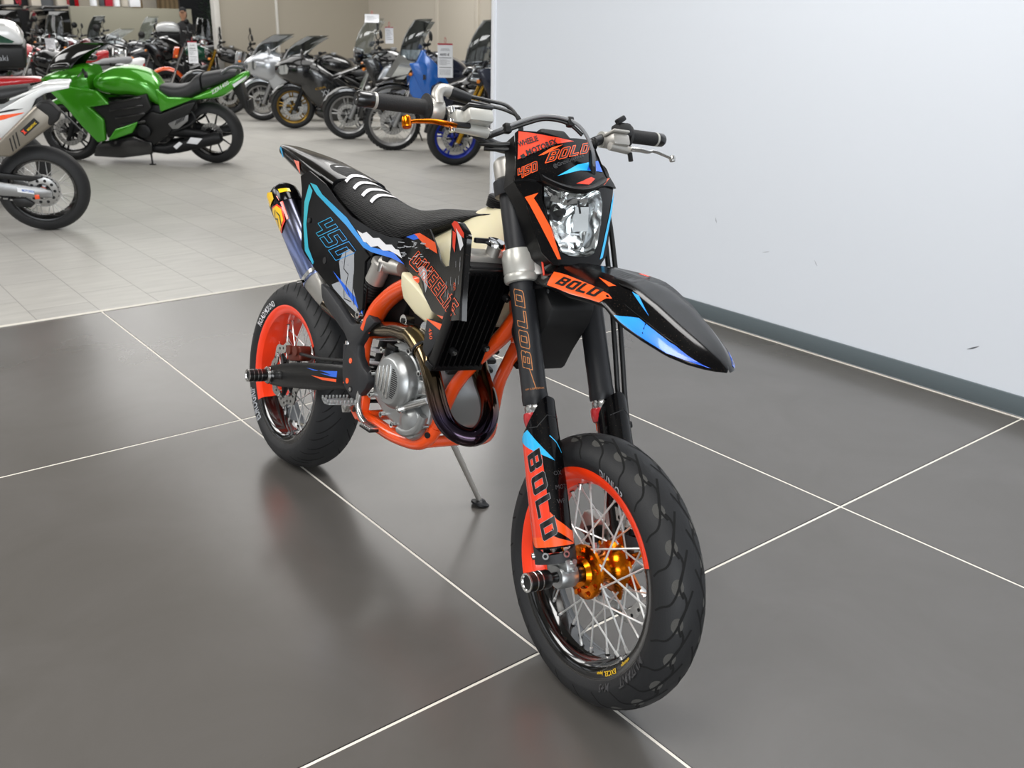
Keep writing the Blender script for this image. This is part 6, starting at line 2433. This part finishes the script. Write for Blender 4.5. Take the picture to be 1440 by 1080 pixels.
# black sports tourer with gold wheels
f_, r_ = row((4.92, 11.39))
k = bike('black sports tourer with gold wheel rims, among the right hand row', f_, r_, 7, 'sport', 'paint_black', 'paint_black', rim='rim_gold', screen='screen_smoke', lamp=None, fork='engine_dark')
b = MB()
for sg in (1, -1):
    F = Surf(lambda x, z: (x, sg * (.26 - .0 * x), z), (0, sg, 0))
    e = (-.075 * sg, 0)
    b.font('XX', (.32 if sg > 0 else .20, .50), (-.06 * sg, .012), (.02 * sg, .075), F, 'grey_print', .004, .02)
    b.font('CBR', (.42 if sg > 0 else .15, .58), (-.06 * sg, .012), (.0, .03), F, 'rim_gold', .004, .02)
b.build('side_lettering', k)
# silver sports tourer
f_, r_ = row((5.03, 12.68))
bike('silver sports tourer with dark screen, furthest faired bike in the right hand row', f_, r_, 7, 'sport', 'paint_silver', 'paint_silver', rim='rim_silver', screen='screen_smoke', lamp=None, fork='engine_silver')

# ---------------------------------------------------------------- right row going on into the hall
ROWC = [((5.02, 13.95), dict(label='black naked motorcycle with big silver headlamp, next to the silver sports tourer', kind='naked', col='paint_black', acc='paint_silver', lamp='angular', rim='rim_black', fork='engine_silver')),
        ((5.0, 15.15), dict(label='black naked motorcycle with gold fork, right of a hanging price tag', kind='naked', col='paint_black', lamp='round', fork='fork_gold')),
        ((4.9, 16.4), dict(label='naked motorcycle with dark green tank and orange side panel', kind='naked', col='paint_dark_green', acc='paint_orange', lamp='angular', fork='chrome')),
        ((4.8, 17.7), dict(label='dark touring motorcycle with tall clear screen in the hall row', kind='adventure', col='paint_black', screen='screen_clear', lamp='round', pannier='paint_black', guards=True)),
        ((4.7, 19.0), dict(label='grey sports motorcycle with clear screen further down the hall row', kind='sport', col='paint_grey', screen='screen_clear', lamp=None)),
        ((4.6, 20.3), dict(label='black touring motorcycle with white top case in the far hall row', kind='adventure', col='paint_black', topcase='paint_white', screen='screen_smoke', lamp='round')),
        ((4.5, 21.6), dict(label='wine red naked motorcycle near the grey counter wall', kind='naked', col='paint_wine', lamp='round', fork='chrome')),
        ((4.4, 22.9), dict(label='silver naked motorcycle at the far end of the hall row', kind='naked', col='paint_silver', lamp='round', fork='chrome'))]
for fr_, kw in ROWC:
    f_, r_ = row(fr_, 1.46, 158)
    bike(front=f_, rear=r_, **kw)

# ---------------------------------------------------------------- left rows, tails towards the aisle
ROWB = [((3.05, 12.75), dict(label='black motorcycle with light grey stepped seat and white tail tip, beyond the green one', kind='naked', col='paint_black', acc='paint_white', seat='seat_light_grey', lamp='angular')),
        ((3.0, 14.2), dict(label='red motorcycle with pale grey seat and sharp red tail', kind='enduro', col='paint_red', acc='paint_red', seat='seat_light_grey', lamp='round', rim='rim_black', wheel='spoke', R=.31)),
        ((2.75, 15.5), dict(label='dark motorcycle with brown tail and grey seat, left of the red tail', kind='naked', col='paint_black', acc='paint_wine', seat='seat_light_grey', lamp='round', fork='chrome')),
        ((2.7, 16.7), dict(label='black touring motorcycle with smoked screen in the second left row', kind='adventure', col='paint_black', screen='screen_smoke', lamp='round', guards=True)),
        ((2.65, 17.9), dict(label='white naked motorcycle with clear screen in the second left row', kind='naked', col='paint_white', acc='paint_black', lamp='round', fork='chrome', screen='screen_clear')),
        ((2.6, 19.1), dict(label='dark grey sports motorcycle in the second left row', kind='sport', col='paint_grey', screen='screen_smoke', lamp=None)),
        ((2.55, 20.3), dict(label='wine red touring motorcycle far back in the second left row', kind='adventure', col='paint_wine', acc='paint_black', screen='screen_clear', lamp='round', guards=True)),
        ((2.55, 21.5), dict(label='furthest black motorcycle of the second left row', kind='naked', col='paint_black', lamp='round', fork='chrome'))]
for rr_, kw in ROWB:
    d = V((-.95, .31)).normalized() * 1.46
    bike(front=(rr_[0] + d.x, rr_[1] + d.y), rear=rr_, **kw)
# bikes standing nose out in the middle of the hall
for (x_, y_), kw in (((3.62, 15.15), dict(label='black naked motorcycle with chrome fork facing the camera in the middle of the hall', kind='naked', col='paint_black', fork='chrome', lamp='round')),
                     ((3.55, 18.9), dict(label='black trail motorcycle with clear screen facing the camera far back', kind='adventure', col='paint_black', screen='screen_clear', lamp='round', guards=True)),
                     ((4.55, 23.9), dict(label='black naked motorcycle facing the camera between the two far rows', kind='naked', col='paint_black', fork='chrome', lamp='round', screen='screen_clear')),
                     ((6.75, 19.6), dict(label='black and red trail motorcycle with smoked screen near the plant', kind='adventure', col='paint_black', acc='paint_red', screen='screen_smoke', lamp='round', guards=True)),
                     ((8.1, 17.8), dict(label='black sports motorcycle with clear screen beside the white post', kind='sport', col='paint_black', screen='screen_clear', lamp=None)),
                     ((8.35, 20.3), dict(label='dark red motorcycle in front of the dark recess', kind='naked', col='paint_wine', fork='chrome', lamp='round'))):
    bike(front=(x_, y_), rear=(x_ + .35, y_ + 1.42), **kw)
ROWA = [((.44, 8.45), dict(label='motorcycle carrying a big black top case with white and green lid', kind='adventure', col='paint_black', topcase='paint_white', lamp='round', guards=True)),
        ((.80, 10.05), dict(label='black sports motorcycle right behind the nose of the green one', kind='sport', col='paint_black', lamp=None)),
        ((.90, 11.85), dict(label='black naked motorcycle third from the left edge behind the green one', kind='naked', col='paint_black', lamp='round')),
        ((1.0, 13.4), dict(label='black motorcycle with chrome fork, fourth of the row behind the green nose', kind='naked', col='paint_black', lamp='round', fork='chrome'))]
for rr_, kw in ROWA:
    d = V((-.97, .25)).normalized() * 1.46
    t = bike(front=(rr_[0] + d.x, rr_[1] + d.y), rear=rr_, **kw)
    if 'green lid' in kw['label']:
        b = MB()
        F = Surf(lambda y, z: (-1.21, y, z), (-1, 0, 0))
        F2 = Surf(lambda x, z: (x, .222, z), (0, 1, 0))
        b.patch([(-1.12, 1.26), (-1.0, 1.32), (-.88, 1.30), (-.84, 1.25), (-1.10, 1.245)], F2, 'paint_dark_green', .002)
        b.font('Kawasaki', (-.80, 1.10), (-.05, 0), (0, .05), F2, 'grey_print', .002)
        b.build('case_graphics', t)

# ---------------------------------------------------------------- hanging cards
cy = -.60
tag_card((4.577, 7.072, 1.24), .155, .335, cy, 'white price tag with 4690 euro hanging in front of the blue trail motorcycle', True, '4690 €')
tag_card((5.19, 9.177, 1.384), .10, .19, cy, 'small white price tag between the clear screen and the blue bike', True)
tag_card((4.965, 9.194, 1.525), .17, .12, cy, 'blank white card above the top of the clear screen', False, tilt=-.6)
tag_card((4.776, 14.685, 1.10), .15, .34, cy, 'white price tag with red top hanging left of the gold fork', True, '5990 €')
tag_card((5.325, 12.943, 1.121), .13, .26, cy, 'white price tag with red top left of the silver sports tourer', True)
tag_card((3.05, 16.55, 1.10), .16, .22, cy, 'white price tag far away among the black bikes on the left', False)

# ================================================================ far end of the hall
BY = 15.25
b = MB()
b.box(((5.42 + 8.5) / 2, BY + .06, 1.9), (8.5 - 5.42, .12, 3.8), 'wall_beige')
struct(b.build('wall_back'))['label'] = 'beige panelled wall behind the right hand row'
b = MB()
b.box((5.44, BY - .01, 1.9), (.10, .16, 3.8), 'post_white', .01)
struct(b.build('trim_4'))['label'] = 'white post at the open end of the beige wall'
b = MB()
b.box((6.56, BY - .012, 1.9), (.045, .03, 3.8), 'post_white', .004)
struct(b.build('trim_5'))['label'] = 'white cover strip on the beige wall'
b = MB()
b.box((8.5, (BY + 3.5) / 2, 1.9), (.12, BY - 3.5, 3.8), 'wall_beige_pale_lit')
struct(b.build('wall_side'))['label'] = 'beige side wall, its brighter light painted in, behind the right hand row'
b = MB()
b.box((8.43, 12.35, 1.05), (.03, 1.05, 2.1), 'door_beige', .004)
b.cyl((8.41, 11.95, 1.05), (8.36, 11.95, 1.05), .018, 'engine_silver', 10)
struct(b.build('door_1'))
b = MB()
for y in (11.78, 12.92):
    b.box((8.43, y, 1.08), (.05, .10, 2.16), 'wall_beige_pale_lit', .006)
b.box((8.43, 12.35, 2.14), (.05, 1.24, .08), 'wall_beige_pale_lit', .006)
struct(b.build('trim_6'))['label'] = 'door frame in the side wall'
b = MB()
b.box((8.43, 10.75, 1.05), (.03, 1.0, 2.1), 'door_beige', .004)
struct(b.build('door_2'))
b = MB()
for y in (11.32, 10.2):
    b.box((8.42, y, 1.08), (.06, .10, 2.16), 'wall_beige', .006)
struct(b.build('trim_7'))['label'] = 'frame of the second door'
# counter wall
HX0, HX1, HY = 5.47, 8.45, 24.4
b = MB()
b.box(((HX0 + HX1) / 2, HY, .85), (HX1 - HX0, .12, 1.70), 'half_wall_grey', .01)
struct(b.build('wall_half'))['label'] = 'grey green counter wall at the far end'
b = MB()
b.box((3, 30, 2.), (34, .12, 4.), 'wall_beige')
struct(b.build('wall_far'))
b = MB()
b.box((12., 29.9, 2.), (6.5, .08, 4.), 'timber_cladding')
struct(b.build('trim_8'))['label'] = 'timber cladding on the far wall'
for k, x in enumerate((5.22, 5.93, 6.62)):
    b = MB()
    b.box((x, 29.6, 2.), (.25, .3, 4.), 'wall_beige_pale_lit', .02)
    struct(b.build('trim_%d' % (9 + k)))['label'] = 'beige pillar at the far end'
for k, x in enumerate((4.85, 5.56)):
    b = MB()
    b.box((x, 29.88, 2.), (.48, .06, 4.), 'engine_dark')
    struct(b.build('window_%d' % (1 + k)))
    t = MB()
    F = Surf(lambda a, z: (a, 29.83, z), (0, -1, 0))
    t.font('PoJJPI' if k == 0 else 'PPoJi', (x - .24, 1.80), (.11, 0), (0, .36), F, 'card_red', .004, .04)
    o = t.build('window_lettering')
    tag(o, 'red lettering on the %s dark window at the far left' % ('first' if k == 0 else 'second'), 'lettering', 'red window lettering')
b = MB()
b.box((6.28, 29.86, 1.9), (.4, .05, 3.8), 'paint_grey')
struct(b.build('door_3'))

# dark sheet for the shade in an opening, with a plant
b = MB()
b.box((9.9, 25.6, 1.9), (2.6, .1, 3.8), 'engine_dark')
struct(b.build('wall_recess'))['label'] = 'dark panel painted for the shaded recess left of the beige wall'
pl = thing('potted_plant', 'dark green bushy potted plant in front of the dark recess', 'plant', (9.2, 24.4, 0))
b = MB()
b.lathe([(0, 0), (.20, 0), (.26, .55), (.24, .56), (.22, .5), (0, .5)], (0, 0, 0), (0, 0, 1), 'engine_dark', 20)
b.build('pot', pl)
mat('leaf_dark', '#1d3320', .5)
b = MB()
for k in range(700):
    th = rnd.random() * 2 * PI
    ph = rnd.random()
    r = .52 * math.sqrt(rnd.random())
    c = V((r * math.cos(th), r * math.sin(th), .8 + 1.5 * ph))
    d = V((math.cos(th), math.sin(th), rnd.uniform(-.3, .8))).normalized()
    w_ = d.cross(V((0, 0, 1))).normalized() * .03
    b.add([c, c + d * .07 + w_, c + d * .17, c + d * .07 - w_], [(0, 1, 2, 3)], 'leaf_dark')
for k in range(9):
    th = k * .7
    b.tube([(0, 0, .5), (.15 * math.cos(th), .15 * math.sin(th), 1.1), (.3 * math.cos(th), .3 * math.sin(th), 1.7)], .012, 'leaf_dark', 5)
b.build('foliage', pl)
# shelf rack in the recess
sh = thing('shelf_rack', 'black metal shelf rack in the dark recess beside the plant', 'shelf', (10.25, 25.1, 0))
b = MB()
for x in (-.3, .3):
    for y in (-.2, .2):
        b.box((x, y, 1.), (.03, .03, 2.), 'bike_plastic')
for z in (.4, .8, 1.2, 1.6, 1.95):
    b.box((0, 0, z), (.62, .42, .03), 'bike_plastic')
b.build('frame', sh)

# things on top of / behind the counter wall
for k, (x, w_, h_, m_, nm, lb) in enumerate(((6.05, .16, .45, 'card_white', 'paper_roll', 'white roll standing at the left end of the counter wall'),
                                            (6.24, .09, .40, 'paint_grey', 'binder', 'grey binder on the counter wall beside the white roll'),
                                            (6.40, .18, .42, 'card_red', 'binder', 'red binder on the counter wall'),
                                            (6.60, .16, .50, 'card_white', 'paper_roll', 'white roll just right of the red binder'),
                                            (6.80, .16, .50, 'wall_beige_pale_lit', 'paper_roll', 'pale beige roll on the counter wall'),
                                            (7.03, .26, .36, 'card_white', 'box', 'white box on the counter wall, right of the rolls'))):
    b = MB()
    if nm == 'paper_roll':
        b.lathe([(0, 0), (w_ / 2, 0), (w_ / 2, h_), (w_ * .3, h_), (w_ * .3, h_ - .02), (0, h_ - .02)], (x, HY, 1.72), (0, 0, 1), m_, 18)
    else:
        b.box((x, HY, 1.72 + h_ / 2), (w_, .16, h_), m_, .008)
        b.box((x, HY - .081, 1.72 + h_ * .7), (w_ * .5, .004, h_ * .2), 'card_white' if m_ != 'card_white' else 'wall_beige_pale_lit', .001)
    tag(b.build(nm), lb, nm.replace('_', ' '), 'things on the counter wall')
b = MB()
b.box((9.22, 29.83, 2.2), (.55, .04, 1.4), 'timber_cladding', .01)
b.box((9.22, 29.80, 2.2), (.42, .02, 1.22), 'wall_beige_pale_lit', .004)
tag(b.build('picture_frame'), 'brown framed board on the timber wall above the counter', 'picture')
b = MB()
b.box((6.98, 29.91, 1.3), (.42, .03, 2.6), 'paint_red', .002)  # wall poster, lengthened down to the floor
b.box((7.0, 29.885, 1.75), (.14, .03, 1.3), 'matte_black', .004)
b.box((6.87, 29.885, 1.65), (.1, .03, .3), 'card_white', .02)
tag(b.build('poster'), 'tall red and black banner at the left end of the counter wall', 'poster')

# two roofed utility vehicles at the far left
for cx, cy_, lb in ((4.45, 27.6, 'black roofed utility vehicle at the far left edge of the hall'), (5.75, 27.3, 'black roofed utility vehicle just left of the grey counter wall')):
    c = thing('utility_vehicle', lb, 'vehicle', (cx, cy_, 0), (0, 0, .15), 'roofed utility vehicles')
    b = MB()
    body_loft(b, [(-.52, .40, .85, .5), (-.48, .34, .98, .7), (-.2, .32, 1.02, .8), (.2, .32, 1.02, .8), (.48, .34, .95, .7), (.52, .40, .82, .5)], 'paint_black', 24, 4.)
    b.build('body', c)
    b = MB()
    b.plate([(-.50, 1.60), (-.42, 1.72), (.40, 1.74), (.52, 1.62), (.40, 1.66), (-.38, 1.65)], lambda p, q, h: (p, h, q), -.65, .65, 'paint_black', .02)
    b.build('roof', c)
    b = MB()
    b.plate([(-.50, .95), (-.30, 1.60), (.34, 1.62), (.50, .95)], lambda p, q, h: (p, h, q), -.60, .60, 'screen_black', .05)
    b.build('cabin', c)
    for sx, sy in ((-.46, -.6), (.46, -.6), (-.46, .6), (.46, .6)):
        b = MB()
        b.lathe([(0, -.1), (.16, -.1), (.28, -.09), (.30, 0), (.28, .09), (.16, .1), (0, .1)], (sx * .8, sy, .30), (0, 1, 0), 'tyre_rubber', 24)
        b.build('wheel', c)

# a person standing behind the bikes
mat('skin', '#b98a6c', .5, sss=.1)
mat('hair_brown', '#4a3526', .6)
mat('cloth_black', '#131315', .8)
mat('cloth_navy', '#1c2233', .8)
ps = thing('person', 'person in black jacket and dark cap standing behind the bikes by the plant', 'person', (7.62, 22.7, 0), (0, 0, R_(150)))
b = MB()
secs = [(1.69, .0, .01, .01), (1.68, .0, .05, .06), (1.64, .01, .075, .09), (1.57, .015, .078, .098), (1.50, .02, .068, .085), (1.46, .015, .050, .06), (1.42, .0, .055, .058), (1.38, -.01, .12, .075), (1.34, -.01, .19, .10),
        (1.22, .0, .20, .12), (1.08, .0, .175, .11), (.98, .0, .17, .115), (.88, 0, .18, .125)]
rings = []
for z, yy, hx_, hy_ in secs:
    rings.append([V((hx_ * math.cos(2 * PI * k / 20), yy + hy_ * math.sin(2 * PI * k / 20), z)) for k in range(20)])
b.loft(rings, 'skin', mfn=lambda i, k: 'skin' if i < 6 else 'cloth_black')
for sx in (-1, 1):
    b.tube(spl([(sx * .09, 0, .90), (sx * .10, .01, .5), (sx * .10, 0, .09)], 5), [.095, .09, .085, .08, .072, .062, .06, .058, .055, .05, .045], 'cloth_navy', 12)
    b.tube(spl([(sx * .18, 0, 1.33), (sx * .24, .02, 1.08), (sx * .22, .12, .88)], 5), [.058, .056, .053, .05, .047, .044, .042, .04, .037, .034, .032], 'cloth_black', 12)
    b.tube([(sx * .10, -.05, .04), (sx * .10, .17, .035)], [.045, .035], 'matte_black', 10)
    for q in range(5):
        b.tube([(sx * (.20 + .012 * q), .13 + .004 * q, .86), (sx * (.20 + .012 * q), .16, .79 + .01 * abs(q - 2))], [.009, .006], 'skin', 6)
b.lathe([(.0, .115), (.012, .11), (.016, .10), (.010, .085)], (0, 0, 1.565), (0, 1, 0), 'skin', 10)
b.build('body', ps, 60)
b = MB()
b.loft([[V((r_ * math.cos(2 * PI * k / 18), .005 + r_ * 1.18 * math.sin(2 * PI * k / 18) * (1 if math.sin(2 * PI * k / 18) < 0 else .95), z)) for k in range(18)] for z, r_ in ((1.62, .084), (1.67, .082), (1.71, .06), (1.725, .01))], 'cloth_black')
b.plate([(-.06, .09), (.06, .09), (.04, .17), (-.04, .17)], lambda p, q, h: (p, q, h), 1.62, 1.628, 'cloth_black')
b.build('cap', ps)
b = MB()
b.loft([[V((r_ * math.cos(PI + PI * k / 14), .0 + r_ * 1.2 * math.sin(PI + PI * k / 14), z)) for k in range(15)] for z, r_ in ((1.63, .084), (1.56, .088), (1.50, .08), (1.46, .06))], 'hair_brown', closed=False, caps=False)
b.build('hair', ps)

# unseen ceiling of the hall, put in for contrast in reflections
mat('ceiling_white', '#8a8782', .8)
b = MB()
b.box((2, 10.7, 4.4), (30, 39.4, .1), 'ceiling_white')
struct(b.build('ceiling'))
# unseen shop front behind and left of the camera, added for its reflections
mat('mullion_dark', '#2a2c2e', .5)
mat('front_wall', '#6f6b66', .7)
b = MB()
b.box((2, -9., .3), (30, .2, .6), 'front_wall')
b.box((2, -9., 4.0), (30, .2, .8), 'front_wall')
for k in range(11):
    b.box((-12.9 + 2.98 * k, -9., 2.1), (.16 if k % 3 else 1.1, .2, 3.0), 'mullion_dark' if k % 3 else 'front_wall')
b.box((2, -9., 2.6), (30, .08, .07), 'mullion_dark')
struct(b.build('wall_front'))
b = MB()
b.box((-13., 10.7, .45), (.2, 39.4, .9), 'front_wall')
b.box((-13., 10.7, 4.0), (.2, 39.4, .8), 'front_wall')
for k in range(12):
    b.box((-13., -8.9 + 3.55 * k, 2.1), (.2, .16 if k % 2 else 1.6, 3.0), 'mullion_dark' if k % 2 else 'front_wall')
struct(b.build('wall_left'))

# ================================================================ light and camera
w = bpy.data.worlds.new('World')
SC.world = w
w.use_nodes = True
bg = w.node_tree.nodes['Background']
bg.inputs['Color'].default_value = (.93, .96, 1., 1)
bg.inputs['Strength'].default_value = .9


def lamp(name, loc, rot, sx, sy, power, col=(1, 1, 1)):
    l = bpy.data.lights.new(name, 'AREA')
    l.shape = 'RECTANGLE'
    l.size, l.size_y = sx, sy
    l.energy = power
    l.color = col
    o = bpy.data.objects.new(name, l)
    COL.objects.link(o)
    o.location = loc
    o.rotation_euler = rot
    return o


# rows of ceiling panels over the showroom
for x, y, p, z in ((-4.4, 4.2, 260, 3.), (-4.4, 8.4, 200, 3.), (-2.0, -.6, 105, 1.8), (1.2, .4, 115, 1.8), (4.2, 7.8, 115, 4.2), (6.8, 10., 110, 2.), (4.2, 13.2, 120, 4.), (-3.4, 13., 120, 3.),
                   (2., 18., 170, 5.), (7., 22., 200, 4.), (5., 27.5, 220, 4.)):
    lamp('ceiling_light', (x, y, 4.1), (0, 0, 0), z, z, p * 1.08, (1., .985, .965))
# daylight coming through the shop front behind the photographer
lamp('window_light', (-4.2, -8.6, 2.1), (R_(90), 0, R_(-18)), 8., 2.8, 560, (.92, .96, 1.))

cam = bpy.data.cameras.new('Camera')
co = bpy.data.objects.new('Camera', cam)
COL.objects.link(co)
YAW, PIT, ROLL = .67356, .36241, .01885
fw = V((math.sin(YAW) * math.cos(PIT), math.cos(YAW) * math.cos(PIT), -math.sin(PIT)))
r0 = V((math.cos(YAW), -math.sin(YAW), 0))
u0 = r0.cross(fw)
r1 = r0 * math.cos(ROLL) + u0 * math.sin(ROLL)
u1 = -r0 * math.sin(ROLL) + u0 * math.cos(ROLL)
M = Matrix((r1, u1, -fw)).transposed().to_4x4()
M.translation = V((-1.24109, -1.42508, 1.40557))
co.matrix_world = M
cam.sensor_fit = 'HORIZONTAL'
cam.sensor_width = 36.
cam.lens = 36. * 1322.247 / 1440
cam.dof.use_dof = True
cam.dof.focus_distance = 2.35
cam.dof.aperture_fstop = 7.
cam.clip_start = .05
cam.clip_end = 200
SC.camera = co
vs = SC.view_settings
vs.view_transform = 'Standard'
vs.look = 'None'
vs.gamma = 1.
vs.use_curve_mapping = False
vs.exposure = 0.
